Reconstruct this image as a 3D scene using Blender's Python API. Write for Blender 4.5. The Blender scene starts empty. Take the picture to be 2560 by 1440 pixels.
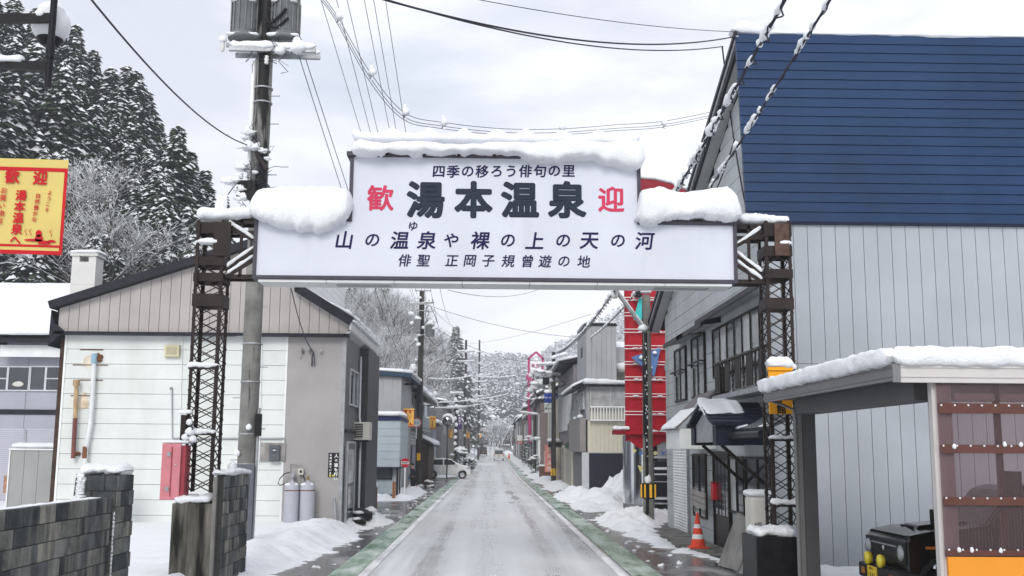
import bpy, math, random
import numpy as np
from mathutils import Vector, Matrix, noise

sc = bpy.context.scene
COL = sc.collection
rad = math.radians

# ------------------------------------------------------------------ camera
EYE = Vector((0, 0, 2.1)); FPX = 2650.0
TH, PH, RO = 0.15179465, 0.01945843, rad(-0.4)
_f = Vector((math.sin(PH)*math.cos(TH), math.cos(PH)*math.cos(TH), math.sin(TH)))
_r = Vector((math.cos(PH), -math.sin(PH), 0)); _u = _r.cross(_f)
_r, _u = _r*math.cos(RO)-_u*math.sin(RO), _u*math.cos(RO)+_r*math.sin(RO)
cam = bpy.data.cameras.new('camera'); camo = bpy.data.objects.new('camera', cam); COL.objects.link(camo)
cam.sensor_width = 36; cam.lens = FPX/2560*36; cam.clip_start = 0.1; cam.clip_end = 3000
camo.matrix_world = Matrix.Translation(EYE) @ Matrix((_r, _u, -_f)).transposed().to_4x4()
sc.camera = camo

def ray(px, py): return _f+_r*((px-1280)/FPX)+_u*((720-py)/FPX)
def aty(px, py, Y): d = ray(px, py); return EYE+d*(Y/d.y)          # survey point on the plane y = Y
def atx(px, py, X): d = ray(px, py); return EYE+d*(X/d.x)          # on the plane x = X
def atz(px, py, Z=0): d = ray(px, py); return EYE+d*((Z-EYE.z)/d.z)

# ------------------------------------------------------------------ world, sun, exposure
sc.view_settings.view_transform = 'Standard'; sc.view_settings.look = 'None'
sc.view_settings.gamma = 1; sc.view_settings.use_curve_mapping = False; sc.view_settings.exposure = 0.44
sc.cycles.max_bounces = 7; sc.cycles.diffuse_bounces = 4; sc.cycles.volume_bounces = 1
sc.cycles.use_denoising = True
world = bpy.data.worlds.new('World'); sc.world = world; world.use_nodes = True
nt = world.node_tree; N = nt.nodes; L = nt.links
N.clear()
out = N.new('ShaderNodeOutputWorld'); bg = N.new('ShaderNodeBackground')
sky = N.new('ShaderNodeTexSky'); sky.sky_type = 'NISHITA'; sky.sun_disc = False
SUN_EL, SUN_AZ = rad(32), rad(188)
sky.sun_elevation = SUN_EL; sky.sun_rotation = SUN_AZ; sky.air_density = 1.2; sky.dust_density = 2.5
tc = N.new('ShaderNodeTexCoord'); mp = N.new('ShaderNodeMapping'); mp.inputs['Scale'].default_value = (1, 1, 3.2)
mp.inputs['Location'].default_value = (0.6, 2.2, 0.9)
n1 = N.new('ShaderNodeTexNoise'); n1.inputs['Scale'].default_value = 2.3; n1.inputs['Detail'].default_value = 6; n1.inputs['Roughness'].default_value = .52
n2 = N.new('ShaderNodeTexNoise'); n2.inputs['Scale'].default_value = 3.1; n2.inputs['Detail'].default_value = 5; n2.inputs['Roughness'].default_value = .5
L.new(tc.outputs['Generated'], mp.inputs[0]); L.new(mp.outputs[0], n1.inputs[0]); L.new(mp.outputs[0], n2.inputs[0])
cr = N.new('ShaderNodeValToRGB'); e = cr.color_ramp.elements       # cloud brightness, x10 (Background strength is 0.1)
e[0].position = .40; e[0].color = (5.3, 5.6, 6.4, 1); e[1].position = .60; e[1].color = (9.8, 9.8, 9.9, 1)
m0 = e.new(.5); m0.color = (7.1, 7.3, 7.9, 1)
cov = N.new('ShaderNodeValToRGB'); e = cov.color_ramp.elements
e[0].position = .30; e[0].color = (.62, .62, .62, 1); e[1].position = .46; e[1].color = (1, 1, 1, 1)
mx = N.new('ShaderNodeMix'); mx.data_type = 'RGBA'
L.new(n1.outputs[0], cr.inputs[0]); L.new(n2.outputs[0], cov.inputs[0])
L.new(cov.outputs[0], mx.inputs[0]); L.new(sky.outputs[0], mx.inputs[6]); L.new(cr.outputs[0], mx.inputs[7])
L.new(mx.outputs[2], bg.inputs[0]); bg.inputs[1].default_value = 0.1
L.new(bg.outputs[0], out.inputs[0])
sun = bpy.data.lights.new('sun', 'SUN'); sun.energy = 1.5; sun.angle = rad(22); sun.color = (1, .96, .9)
suno = bpy.data.objects.new('sun', sun); COL.objects.link(suno)
_sd = Vector((math.sin(SUN_AZ)*math.cos(SUN_EL), math.cos(SUN_AZ)*math.cos(SUN_EL), math.sin(SUN_EL)))
suno.rotation_euler = _sd.to_track_quat('Z', 'Y').to_euler(); suno.location = (0, -20, 60)

# ------------------------------------------------------------------ materials
def mat(name, col, rough=.6, var=.12, scale=1.5, bump=0, bscale=30, metal=0, streak=0, dcol=(.05, .045, .04), spec=.18,
        dscale=1.5, edge=(.52, .72), sy=1.0, alpha=None):
    m = bpy.data.materials.new(name); m.use_nodes = True
    nt = m.node_tree; N = nt.nodes; L = nt.links; b = N['Principled BSDF']
    b.inputs['Roughness'].default_value = rough; b.inputs['Metallic'].default_value = metal
    b.inputs['Specular IOR Level'].default_value = spec
    g = N.new('ShaderNodeNewGeometry'); src = g.outputs['Position']
    def tex(sc_, det=5, st=(1, 1, 1), ro=.55):
        mp = N.new('ShaderNodeMapping'); mp.inputs['Scale'].default_value = st; L.new(src, mp.inputs[0])
        t = N.new('ShaderNodeTexNoise'); t.inputs['Scale'].default_value = sc_; t.inputs['Detail'].default_value = det
        t.inputs['Roughness'].default_value = ro; L.new(mp.outputs[0], t.inputs[0]); return t.outputs[0]
    def mr(v, a, b_, c, d):
        n = N.new('ShaderNodeMapRange'); n.inputs[1].default_value = a; n.inputs[2].default_value = b_
        n.inputs[3].default_value = c; n.inputs[4].default_value = d; L.new(v, n.inputs[0]); return n.outputs[0]
    mul = N.new('ShaderNodeMix'); mul.data_type = 'RGBA'; mul.blend_type = 'MULTIPLY'; mul.inputs[0].default_value = 1
    mul.inputs[6].default_value = (*col, 1)
    gcol = N.new('ShaderNodeCombineColor'); v = mr(tex(scale), .3, .7, 1-var, 1+var)
    for i in range(3): L.new(v, gcol.inputs[i])
    L.new(gcol.outputs[0], mul.inputs[7]); c = mul.outputs[2]
    if streak:
        s = mr(tex(dscale, 6, (1, sy, .12)), edge[0], edge[1], 0, streak)
        m2 = N.new('ShaderNodeMix'); m2.data_type = 'RGBA'; L.new(s, m2.inputs[0]); L.new(c, m2.inputs[6]); m2.inputs[7].default_value = (*dcol, 1); c = m2.outputs[2]
    L.new(c, b.inputs['Base Color'])
    if bump:
        bp = N.new('ShaderNodeBump'); bp.inputs['Strength'].default_value = bump; bp.inputs['Distance'].default_value = .02
        L.new(tex(bscale, 4), bp.inputs['Height']); L.new(bp.outputs[0], b.inputs['Normal'])
    m['c'] = 1
    return m

def glassy(name, col, rough=.05, var=.4, scale=1.2):
    m = mat(name, col, rough, var, scale, spec=.8); return m

SNOW = mat('snow', (.79, .81, .84), .8, .03, 2.0, bump=.7, bscale=34, spec=.15)
SNOWD = mat('snow_slush', (.80, .81, .83), .6, .1, 3.0, bump=.5, bscale=9, spec=.3, streak=.55, dcol=(.36, .36, .36), dscale=2.2, edge=(.55, .75), sy=.5)
BROWN = mat('brown_steel', (.024, .016, .015), .55, .35, 4, bump=.2, streak=.5, dcol=(.02, .013, .012), dscale=5)
BLACK = mat('black_metal', (.007, .007, .009), .5, .3, 5)
NAVY = mat('navy_trim', (.012, .013, .021), .45, .25, 3)
DARK = mat('dark_void', (.010, .010, .013), .8, .2, 2)
GLASS = glassy('window_glass', (.035, .042, .05))
CURT = mat('curtained_glass', (.42, .43, .44), .12, .25, 3, spec=.7)
ALU = mat('aluminium', (.55, .57, .6), .4, .1, 5, metal=.4)
GALV = mat('galvanised', (.34, .35, .37), .5, .2, 6, metal=.3)
WHITE = mat('white_paint', (.76, .78, .78), .45, .08, 2)
CONC = mat('concrete', (.22, .215, .205), .85, .3, 2.5, bump=.5, bscale=25, streak=.8, dcol=(.03, .028, .026), dscale=2.5, edge=(.45, .62))
POLEC = mat('pole_concrete', (.17, .17, .16), .5, .3, 3, bump=.2, streak=1, dcol=(.010, .010, .010), dscale=2.6, edge=(.53, .57))
POLED = mat('pole_dark', (.032, .03, .029), .5, .3, 3, streak=.7, dcol=(.17, .17, .17), dscale=3)
WIRE = mat('wire_black', (.02, .02, .035), .5, .2, 3)
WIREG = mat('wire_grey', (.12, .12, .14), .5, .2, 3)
RUST = mat('rust', (.17, .075, .035), .8, .4, 8, bump=.3)
RED = mat('red_paint', (.55, .02, .03), .4, .1, 2)
YEL = mat('yellow_plastic', (.85, .48, .03), .4, .1, 3)
PORC = mat('porcelain', (.6, .6, .58), .25, .1, 5)

# ------------------------------------------------------------------ mesh helpers
WO = {}
def link(name, me, parent=None, loc=None):
    o = bpy.data.objects.new(name, me); COL.objects.link(o)
    if parent is not None: o.parent = parent
    if loc is not None: o.location = Vector(loc)-(WO[parent] if parent is not None else Vector())
    WO[o] = Vector(loc) if loc is not None else (WO[parent] if parent is not None else Vector())
    return o
def thing(name, label, cat, loc=(0, 0, 0), group=None):
    o = bpy.data.objects.new(name, None); COL.objects.link(o); o.location = Vector(loc); o.empty_display_size = .2
    WO[o] = Vector(loc); o['label'] = label; o['category'] = cat
    if group: o['group'] = group
    return o
def tag(o, label, cat, group=None):
    o['label'] = label; o['category'] = cat
    if group: o['group'] = group
    return o
def kind(o, k, label=None):
    o['kind'] = k
    if label: o['label'] = label
    return o

class MB:
    def __init__(s): s.v = []; s.f = []; s.m = []; s.s = []
    def add(s, vs, fs, mi=0, smooth=False):
        n = len(s.v); s.v.extend([tuple(v) for v in vs])
        for f in fs: s.f.append(tuple(i+n for i in f)); s.m.append(mi); s.s.append(smooth)
        return s
    def box(s, x0, x1, y0, y1, z0, z1, mi=0):
        if x0 > x1: x0, x1 = x1, x0
        if y0 > y1: y0, y1 = y1, y0
        if z0 > z1: z0, z1 = z1, z0
        return s.add([(x0,y0,z0),(x1,y0,z0),(x1,y1,z0),(x0,y1,z0),(x0,y0,z1),(x1,y0,z1),(x1,y1,z1),(x0,y1,z1)],
              [(0,3,2,1),(4,5,6,7),(0,1,5,4),(1,2,6,5),(2,3,7,6),(3,0,4,7)], mi)
    def prism(s, poly, ax, a0, a1, mi=0):
        """poly in the plane across ax: 'y' -> (x,z), 'x' -> (y,z), 'z' -> (x,y)"""
        n = len(poly)
        def mk(p, a): return (p[0], a, p[1]) if ax == 'y' else (a, p[0], p[1]) if ax == 'x' else (p[0], p[1], a)
        vs = [mk(p, a0) for p in poly]+[mk(p, a1) for p in poly]
        fs = [tuple(range(n)), tuple(reversed(range(n, 2*n)))]+[(i, i+n, (i+1) % n+n, (i+1) % n) for i in range(n)]
        return s.add(vs, fs, mi)
    def tube(s, pts, r, n=8, mi=0, cap=True, smooth=True):
        pts = [Vector(p) for p in pts]; k = len(pts); rr = r if hasattr(r, '__len__') else [r]*k
        vs = []; fs = []
        for i, p in enumerate(pts):
            t = (pts[min(i+1, k-1)]-pts[max(i-1, 0)]).normalized()
            a = Vector((0, 0, 1)) if abs(t.z) < .9 else Vector((1, 0, 0))
            u = t.cross(a).normalized(); w = t.cross(u)
            for j in range(n):
                q = 2*math.pi*j/n; vs.append(p+(u*math.cos(q)+w*math.sin(q))*rr[i])
        for i in range(k-1):
            for j in range(n): fs.append((i*n+j, i*n+(j+1) % n, (i+1)*n+(j+1) % n, (i+1)*n+j))
        s.add(vs, fs, mi, smooth)
        if cap and n > 2: s.add(vs[:n], [tuple(range(n))], mi); s.add(vs[-n:], [tuple(reversed(range(n)))], mi)
        return s
    def bar(s, p0, p1, w, h, mi=0):
        """square-section bar between two points"""
        p0 = Vector(p0); p1 = Vector(p1); t = (p1-p0).normalized()
        a = Vector((0, 0, 1)) if abs(t.z) < .95 else Vector((0, 1, 0))
        u = t.cross(a).normalized()*w/2; v = u.cross(t).normalized()*h/2
        vs = [p0-u-v, p0+u-v, p0+u+v, p0-u+v, p1-u-v, p1+u-v, p1+u+v, p1-u+v]
        return s.add(vs, [(0,3,2,1),(4,5,6,7),(0,1,5,4),(1,2,6,5),(2,3,7,6),(3,0,4,7)], mi)
    def lathe(s, c, prof, n=16, mi=0, axis='z', smooth=True, caps=True):
        c = Vector(c); vs = []; fs = []
        for r, h in prof:
            for j in range(n):
                q = 2*math.pi*j/n; a, b = r*math.cos(q), r*math.sin(q)
                vs.append(c+(Vector((a, b, h)) if axis == 'z' else Vector((a, h, b)) if axis == 'y' else Vector((h, a, b))))
        for i in range(len(prof)-1):
            for j in range(n): fs.append((i*n+j, i*n+(j+1) % n, (i+1)*n+(j+1) % n, (i+1)*n+j))
        s.add(vs, fs, mi, smooth); k = len(prof)-1
        if not caps: return s
        if prof[0][0] > 1e-4: s.add(vs[:n], [tuple(range(n))], mi)
        if prof[k][0] > 1e-4: s.add(vs[-n:], [tuple(reversed(range(n)))], mi)
        return s
    def quad(s, a, b, c, d, mi=0): return s.add([a, b, c, d], [(0, 1, 2, 3)], mi)
    def mesh(s, name, mats, o=Vector()):
        me = bpy.data.meshes.new(name)
        v = np.array(s.v, dtype=np.float64).reshape(-1, 3)-np.array(o)
        me.from_pydata(v.tolist(), [], s.f)
        for m in (mats if isinstance(mats, (list, tuple)) else [mats]): me.materials.append(m)
        me.polygons.foreach_set('material_index', s.m); me.polygons.foreach_set('use_smooth', s.s); me.update()
        return me
    def build(s, name, mats, parent=None, bevel=0):
        """one mesh object; vertices are given in world space"""
        if parent is None:
            v = np.array(s.v); c = Vector(((v[:, 0].min()+v[:, 0].max())/2, (v[:, 1].min()+v[:, 1].max())/2, v[:, 2].min()))
        else: c = WO[parent]
        o = bpy.data.objects.new(name, s.mesh(name, mats, c)); COL.objects.link(o)
        if parent is not None: o.parent = parent
        else: o.location = c
        WO[o] = Vector(c)
        if bevel:
            b = o.modifiers.new('bevel', 'BEVEL'); b.width = bevel; b.segments = 2; b.limit_method = 'ANGLE'
        return o
def WOL(): return list(WO)[-1]
def box(name, m, parent, x0, x1, y0, y1, z0, z1, bevel=0): return MB().box(x0, x1, y0, y1, z0, z1).build(name, m, parent, bevel)

def fbm(x, y, z=0, o=4): return noise.fractal(Vector((x, y, z)), 1.0, 2.0, o)
def sp(c, e): return math.copysign(abs(c)**e, c)
def snow_bar(mb, p0, p1, w, h, seed=0, n=None, k=18, e=.5, amp=.03, fq=2.5, tilt=0, hb=None, ht=None, mi=0, endr=None, w1=None):
    """rounded heap of snow lying from p0 to p1 (base centre line), w wide, h thick; hb / ht(t) move its lower / upper edge"""
    p0 = Vector(p0); p1 = Vector(p1); Lg = (p1-p0).length; d = (p1-p0)/Lg
    lat = Vector((d.y, -d.x, 0)).normalized(); n = n or max(6, int(Lg/.12)); n = min(n, 90)
    er = (endr if endr is not None else min(h, w)*.6)/Lg; vs = []; fs = []
    for i in range(n+1):
        t = i/n; t = .5-.5*math.cos(math.pi*t)*(1 if n < 12 else 1) if n < 14 else t
        a = min(t, 1-t)/er if er > 0 else 1
        g = math.sqrt(max(0, 1-(1-a)**2)) if a < 1 else 1
        g = max(g, .02)
        b0 = hb(t) if hb else 0; t0 = h+(ht(t) if ht else 0); c = (b0+t0)/2; hz = (t0-b0)/2
        ww = (w if w1 is None else w+(w1-w)*t)/2
        for j in range(k):
            q = 2*math.pi*j/k; x = ww*sp(math.cos(q), e)*(.55+.45*g); z = hz*sp(math.sin(q), e*1.3)*g
            P = p0+d*(t*Lg)+lat*x+Vector((0, 0, c+z+tilt*x))
            f = fbm(P.x*fq+seed*7.3, P.y*fq, P.z*fq)*amp+fbm(P.x*fq*3+seed, P.y*fq*3+5, P.z*fq*3, 3)*amp*.5-abs(fbm(P.x*fq*6+seed, P.y*fq*6, P.z*fq*6, 3))*amp*.45
            P = P+(lat*math.cos(q)+Vector((0, 0, math.sin(q))))*f*(1 if g > .3 else .3)
            vs.append(P)
    m = n+1
    for i in range(n):
        for j in range(k): fs.append((i*k+j, (i+1)*k+j, (i+1)*k+(j+1) % k, i*k+(j+1) % k))
    mb.add(vs, fs, mi, True); mb.add(vs[:k], [tuple(range(k))], mi, True); mb.add(vs[-k:], [tuple(reversed(range(k)))], mi, True)
    return mb
def snow_lump(mb, c, rx, ry, rz, seed=0, amp=.2, n=12, m=8, mi=0, fq=1.5):
    c = Vector(c); vs = []; fs = []
    for i in range(m+1):
        a = math.pi*i/m-math.pi/2
        for j in range(n):
            q = 2*math.pi*j/n; d = Vector((math.cos(a)*math.cos(q), math.cos(a)*math.sin(q), math.sin(a)))
            f = 1+fbm(d.x*fq+seed*3.1, d.y*fq+seed, d.z*fq, 3)*amp
            z = d.z*rz*(1 if d.z > 0 else .55); vs.append(c+Vector((d.x*rx*f, d.y*ry*f, z*f)))
    for i in range(m):
        for j in range(n): fs.append((i*n+j, i*n+(j+1) % n, (i+1)*n+(j+1) % n, (i+1)*n+j))
    return mb.add(vs, fs, mi, True)
def snow_on(parent, x0, x1, y0, y1, z, h, seed=0, over=.04, tilt=0, along='x', name='snow_cap', m=None, amp=.025, **kw):
    mb = MB()
    if along == 'x': snow_bar(mb, (x0-over, (y0+y1)/2, z), (x1+over, (y0+y1)/2, z), (y1-y0)+2*over, h, seed, amp=amp, tilt=tilt, **kw)
    else: snow_bar(mb, ((x0+x1)/2, y0-over, z), ((x0+x1)/2, y1+over, z), (x1-x0)+2*over, h, seed, amp=amp, tilt=tilt, **kw)
    return mb.build(name, m or SNOW, parent)

# ------------------------------------------------------------------ lettering
_gl = {}
def glyph(ch):
    if ch in _gl: return _gl[ch]
    c = bpy.data.curves.new('g', 'FONT'); c.body = ch; c.align_x = 'CENTER'; c.align_y = 'CENTER'; c.size = 1; c.resolution_u = 3
    o = bpy.data.objects.new('g', c); COL.objects.link(o); bpy.context.view_layer.update()
    me = bpy.data.meshes.new_from_object(o.evaluated_get(bpy.context.evaluated_depsgraph_get()))
    v = [(p.co.x, p.co.y) for p in me.vertices]; f = [tuple(p.vertices) for p in me.polygons]
    bpy.data.objects.remove(o); bpy.data.curves.remove(c); bpy.data.meshes.remove(me)
    if v:
        a = np.array(v); cx = (a[:, 0].min()+a[:, 0].max())/2; cy = (a[:, 1].min()+a[:, 1].max())/2
        v = [(x-cx, y-cy) for x, y in v] if ch not in '、。ーゃゅょっ' else v
    _gl[ch] = (v, f); return _gl[ch]
def letters(mb, items, right, up, out, bold=0, mi=0, sx=1.0, shear=0.0, nb=8):
    """items: (character, centre, em height)"""
    right = Vector(right); up = Vector(up); out = Vector(out)
    for ch, c, h in items:
        v, f = glyph(ch); c = Vector(c)
        offs = [(0, 0)]+([(math.cos(2*math.pi*i/nb)*bold*h, math.sin(2*math.pi*i/nb)*bold*h) for i in range(nb)] if bold else [])
        for q, (ox, oy) in enumerate(offs):
            mb.add([c+right*((x+shear*y)*h*sx+ox)+up*(y*h+oy)+out*(q*.0002) for x, y in v], f, mi)
    return mb

# ------------------------------------------------------------------ terrain and ground
def lerp_t(t, pts):
    if t <= pts[0][0]: return pts[0][1]
    for (a, va), (b, vb) in zip(pts, pts[1:]):
        if t <= b: return va+(vb-va)*(t-a)/(b-a)
    return pts[-1][1]
def smooth(a, b, x): t = min(1, max(0, (x-a)/(b-a))); return t*t*(3-2*t)
def rise(y): return lerp_t(y, [(88, 0), (156, .54), (208, .95), (252, 1.9), (300, 3.5), (400, 5)])
def ground(x, y):
    x0 = lerp_t(y, [(30, 24), (50, 17), (75, 13), (130, 3.5), (160, 5), (220, 9), (400, 20)])
    h = .75*max(0, -x-x0); h = 60*(1-math.exp(-h/60))
    if x > 34: h += .28*(x-34)*smooth(220, 420, y)*(1-smooth(520, 900, y)*.6)
    h += 71*max(0, (y-330)/570)**1.15*(1+.006*max(0, x-40)+.003*max(0, -x-60)) if y < 900 else 71+.45*max(0, x-40)+.2*max(0, -x-60)
    h += rise(y)
    if h > rise(y)+.5: h += fbm(x*.03, y*.03)*min((h-rise(y))*.15, 4)
    return h
def grid_axis(segs):
    o = []
    for a, b, s in segs:
        n = max(1, round((b-a)/s)); o += [a+(b-a)*i/n for i in range(n)]
    return o+[segs[-1][1]]
gx = grid_axis([(-320, -80, 12), (-80, -4, 3), (-4, 6, 5), (6, 60, 6), (60, 320, 14)])
gy = grid_axis([(-160, 20, 20), (20, 520, 4), (520, 1160, 16)])
vs = [(x, y, ground(x, y)) for y in gy for x in gx]; nx = len(gx)
fs = [(j*nx+i, j*nx+i+1, (j+1)*nx+i+1, (j+1)*nx+i) for j in range(len(gy)-1) for i in range(nx-1)]
kind(MB().add(vs, fs, 0, True).build('ground', SNOW), 'structure')

def road_mat(name, dark, light, lo, hi, rough0, rough1, st=(1, .12, 1), tracks=0, col2=None):
    m = bpy.data.materials.new(name); m.use_nodes = True
    nt = m.node_tree; N = nt.nodes; L = nt.links; b = N['Principled BSDF']
    g = N.new('ShaderNodeNewGeometry')
    def tex(sc_, det, st):
        mp = N.new('ShaderNodeMapping'); mp.inputs['Scale'].default_value = st; L.new(g.outputs['Position'], mp.inputs[0])
        t = N.new('ShaderNodeTexNoise'); t.inputs['Scale'].default_value = sc_; t.inputs['Detail'].default_value = det; t.inputs['Roughness'].default_value = .6
        L.new(mp.outputs[0], t.inputs[0]); return t.outputs[0]
    a = tex(1.3, 7, st); c = tex(.55, 5, (1, .5, 1))
    ad = N.new('ShaderNodeMath'); ad.operation = 'MULTIPLY_ADD'; L.new(a, ad.inputs[0]); ad.inputs[1].default_value = .6
    k = N.new('ShaderNodeMath'); k.operation = 'MULTIPLY'; L.new(c, k.inputs[0]); k.inputs[1].default_value = .4; L.new(k.outputs[0], ad.inputs[2])
    v = ad.outputs[0]
    if tracks:   # two pairs of wheel tracks worn clear of slush
        sx = N.new('ShaderNodeSeparateXYZ'); L.new(g.outputs['Position'], sx.inputs[0])
        w = N.new('ShaderNodeMath'); w.operation = 'MULTIPLY'; w.inputs[1].default_value = 2*math.pi/1.15; L.new(sx.outputs[0], w.inputs[0])
        s = N.new('ShaderNodeMath'); s.operation = 'COSINE'; L.new(w.outputs[0], s.inputs[0])
        q = N.new('ShaderNodeMath'); q.operation = 'MULTIPLY_ADD'; q.inputs[1].default_value = -tracks; L.new(s.outputs[0], q.inputs[0]); L.new(v, q.inputs[2]); v = q.outputs[0]
    r = N.new('ShaderNodeMapRange'); r.inputs[1].default_value = lo; r.inputs[2].default_value = hi; L.new(v, r.inputs[0])
    mx = N.new('ShaderNodeMix'); mx.data_type = 'RGBA'; L.new(r.outputs[0], mx.inputs[0]); mx.inputs[6].default_value = (*dark, 1); mx.inputs[7].default_value = (*light, 1)
    fine = tex(60, 3, (1, 1, 1)); fr = N.new('ShaderNodeMapRange'); fr.inputs[1].default_value = .3; fr.inputs[2].default_value = .7; fr.inputs[3].default_value = .8; fr.inputs[4].default_value = 1.15; L.new(fine, fr.inputs[0])
    cc = N.new('ShaderNodeCombineColor')
    for i in range(3): L.new(fr.outputs[0], cc.inputs[i])
    mu = N.new('ShaderNodeMix'); mu.data_type = 'RGBA'; mu.blend_type = 'MULTIPLY'; mu.inputs[0].default_value = 1
    L.new(mx.outputs[2], mu.inputs[6]); L.new(cc.outputs[0], mu.inputs[7]); L.new(mu.outputs[2], b.inputs['Base Color'])
    ro = N.new('ShaderNodeMapRange'); ro.inputs[3].default_value = rough0; ro.inputs[4].default_value = rough1; L.new(r.outputs[0], ro.inputs[0]); L.new(ro.outputs[0], b.inputs['Roughness'])
    bp = N.new('ShaderNodeBump'); bp.inputs['Strength'].default_value = .18; bp.inputs['Distance'].default_value = .008; L.new(tex(25, 5, (1, 1, 1)), bp.inputs['Height']); L.new(bp.outputs[0], b.inputs['Normal'])
    return m
ASPH = road_mat('wet_asphalt_with_slush', (.36, .36, .37), (.66, .67, .69), .36, .64, .18, .5, st=(1.8, .035, 1), tracks=.075)
PAVE = road_mat('wet_pavement', (.075, .075, .078), (.30, .30, .30), .50, .62, .22, .6, st=(1, .5, 1))
GREEN = road_mat('green_strip_paint', (.075, .20, .10), (.52, .58, .54), .42, .60, .22, .55, st=(2.2, .5, 1))
LINE = road_mat('white_line_paint', (.45, .46, .47), (.85, .86, .87), .40, .56, .3, .6, st=(2, .3, 1))
XL, XR = -2.08, 2.28
def sheet(name, m, pts, z):
    xs = sorted({p[0] for p in pts}); ys = sorted({p[1] for p in pts}); Y = [ys[0]]+[y for y in range(20, 340, 4) if ys[0] < y < ys[-1]]+[ys[-1]]
    vs = [(x, y, rise(y)+z) for y in Y for x in (xs[0], xs[-1])]
    return kind(MB().add(vs, [(2*i, 2*i+1, 2*i+3, 2*i+2) for i in range(len(Y)-1)], 0).build(name, m), 'structure')
sheet('road', ASPH, [(-2.2, -15), (2.4, -15), (2.4, 300), (-2.2, 300)], .008)
sheet('pavement', PAVE, [(-5.2, -15), (-2.2, -15), (-2.2, 300), (-5.2, 300)], .004)
sheet('pavement', PAVE, [(2.4, -15), (5.6, -15), (5.6, 300), (2.4, 300)], .004)
sheet('green_strip', GREEN, [(-2.68, -15), (-2.2, -15), (-2.2, 200), (-2.68, 200)], .012)
sheet('green_strip', GREEN, [(2.42, -15), (2.95, -15), (2.95, 200), (2.42, 200)], .012)
sheet('white_line', LINE, [(-2.18, -15), (-2.02, -15), (-2.02, 200), (-2.18, 200)], .016)
sheet('white_line', LINE, [(2.2, -15), (2.34, -15), (2.34, 200), (2.2, 200)], .016)
for (x0, x1, y0, y1) in ((.82, 1.2, 51.5, 56), (.98, 1.32, 46.2, 50), (.75, 1.0, 43, 43.8)):
    n = 18; vs = []
    for i in range(n): a = 2*math.pi*i/n; f = 1+.35*fbm(math.cos(a)*2+x0, math.sin(a)*2, y0); vs.append(((x0+x1)/2+(x1-x0)/2*math.cos(a)*f, (y0+y1)/2+(y1-y0)/2*math.sin(a)*f, .0125))
    kind(MB().add(vs, [tuple(range(n))]).build('road_patch', PAVE), 'structure')
# asphalt side lane between the house and the booth
sheet('side_lane', PAVE, [(-16, 37.5), (-5.2, 37.5), (-5.2, 43.5), (-16, 43.5)], .006)
sheet('side_lane', PAVE, [(5.6, 33.4), (9, 33.4), (9, 41), (5.6, 41)], .006)
# low kerb stones along the right edge of the carriageway
# ------------------------------------------------------------------ snow lying on the ground
def snow_field(name, x0, x1, y0, y1, step, fn, m=SNOW, label=None):
    nx = int((x1-x0)/step)+1; ny = int((y1-y0)/step)+1
    H = [[fn(x0+i*step, y0+j*step) for i in range(nx)] for j in range(ny)]
    idx = {}; vs = []; fs = []
    for j in range(ny-1):
        for i in range(nx-1):
            q = [(i, j), (i+1, j), (i+1, j+1), (i, j+1)]
            if max(H[b][a] for a, b in q) <= 0: continue
            f = []
            for a, b in q:
                if (a, b) not in idx: idx[(a, b)] = len(vs); vs.append((x0+a*step, y0+b*step, max(H[b][a], -.02)+rise(y0+b*step)))
                f.append(idx[(a, b)])
            fs.append(tuple(f))
    o = kind(MB().add(vs, fs, 0, True).build(name, m), 'stuff')
    if label: o['label'] = label
    return o
def lum(x, y, s=1.0, a=1.0): return a*(fbm(x*1.1*s, y*.8*s, 3, 5)+.5*abs(fbm(x*4*s, y*3*s, 9, 3)))
# yard in front of the white house, with the ridge thrown up by the plough
def f_yard(x, y):
    edge = -3.15-lerp_t(y, [(13, .35), (18, .25), (22, .1), (26, 0), (30, .05), (33, .35), (36, 1.2)])+fbm(y*.5, 1, 0, 4)*.35+fbm(y*2.3, 7, 0, 3)*.12
    d = edge-x
    if d < -.3: return -.1
    h = .26*smooth(0, 1.1, d)+.10*math.exp(-((d-.9)/.5)**2)*(1+.8*fbm(x*1.5, y*.8))*smooth(14, 19, y)
    h += lum(x, y, 1, .05)*math.exp(-(max(0, d-1.2)/1.2)**2)+.03*fbm(x*.7, y*.7)+.05*abs(fbm(x*3, y*2.2, 4, 3))*math.exp(-(max(0, d-1.0)/.9)**2)
    h -= .35*smooth(34.5, 37.5, y)
    h += (.025*fbm(x*5, y*4, 2, 4)+.03*abs(fbm(x*9, y*7, 6, 3)))*math.exp(-(max(0, d-1.6)/1.0)**2)
    return h-.03+min(0, d)*.6
snow_field('snow_bank', -14, -2.6, 13.2, 37.4, .09, f_yard, label='ploughed snow bank beside the white house yard')
def bump_heap(cx, cy, rx, ry, h, s=1):
    def f(x, y):
        d = math.hypot((x-cx)/rx, (y-cy)/ry); d += fbm(x*1.2+cx, y*.9, cy, 4)*.25
        if d > 1.15: return -.1
        return h*(1-smooth(0, 1.05, d))*(1+.35*fbm(x*2.4, y*2.0, s, 4))+(.10*h+.03)*(1-smooth(.6, 1.1, d))*(abs(fbm(x*5, y*4.5, s, 4))*1.6-.5)-.03
    return f
def multi(fns): return lambda x, y: max(f(x, y) for f in fns)
snow_field('snow_bank', -9, -2.6, 29, 37, .1, multi([bump_heap(-4.0, 33.2, .95, 2.6, .42), bump_heap(-3.4, 31.3, .8, 2.2, .34, 3)]), label='lumpy heap of snow at the corner of the plastered house')
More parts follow.
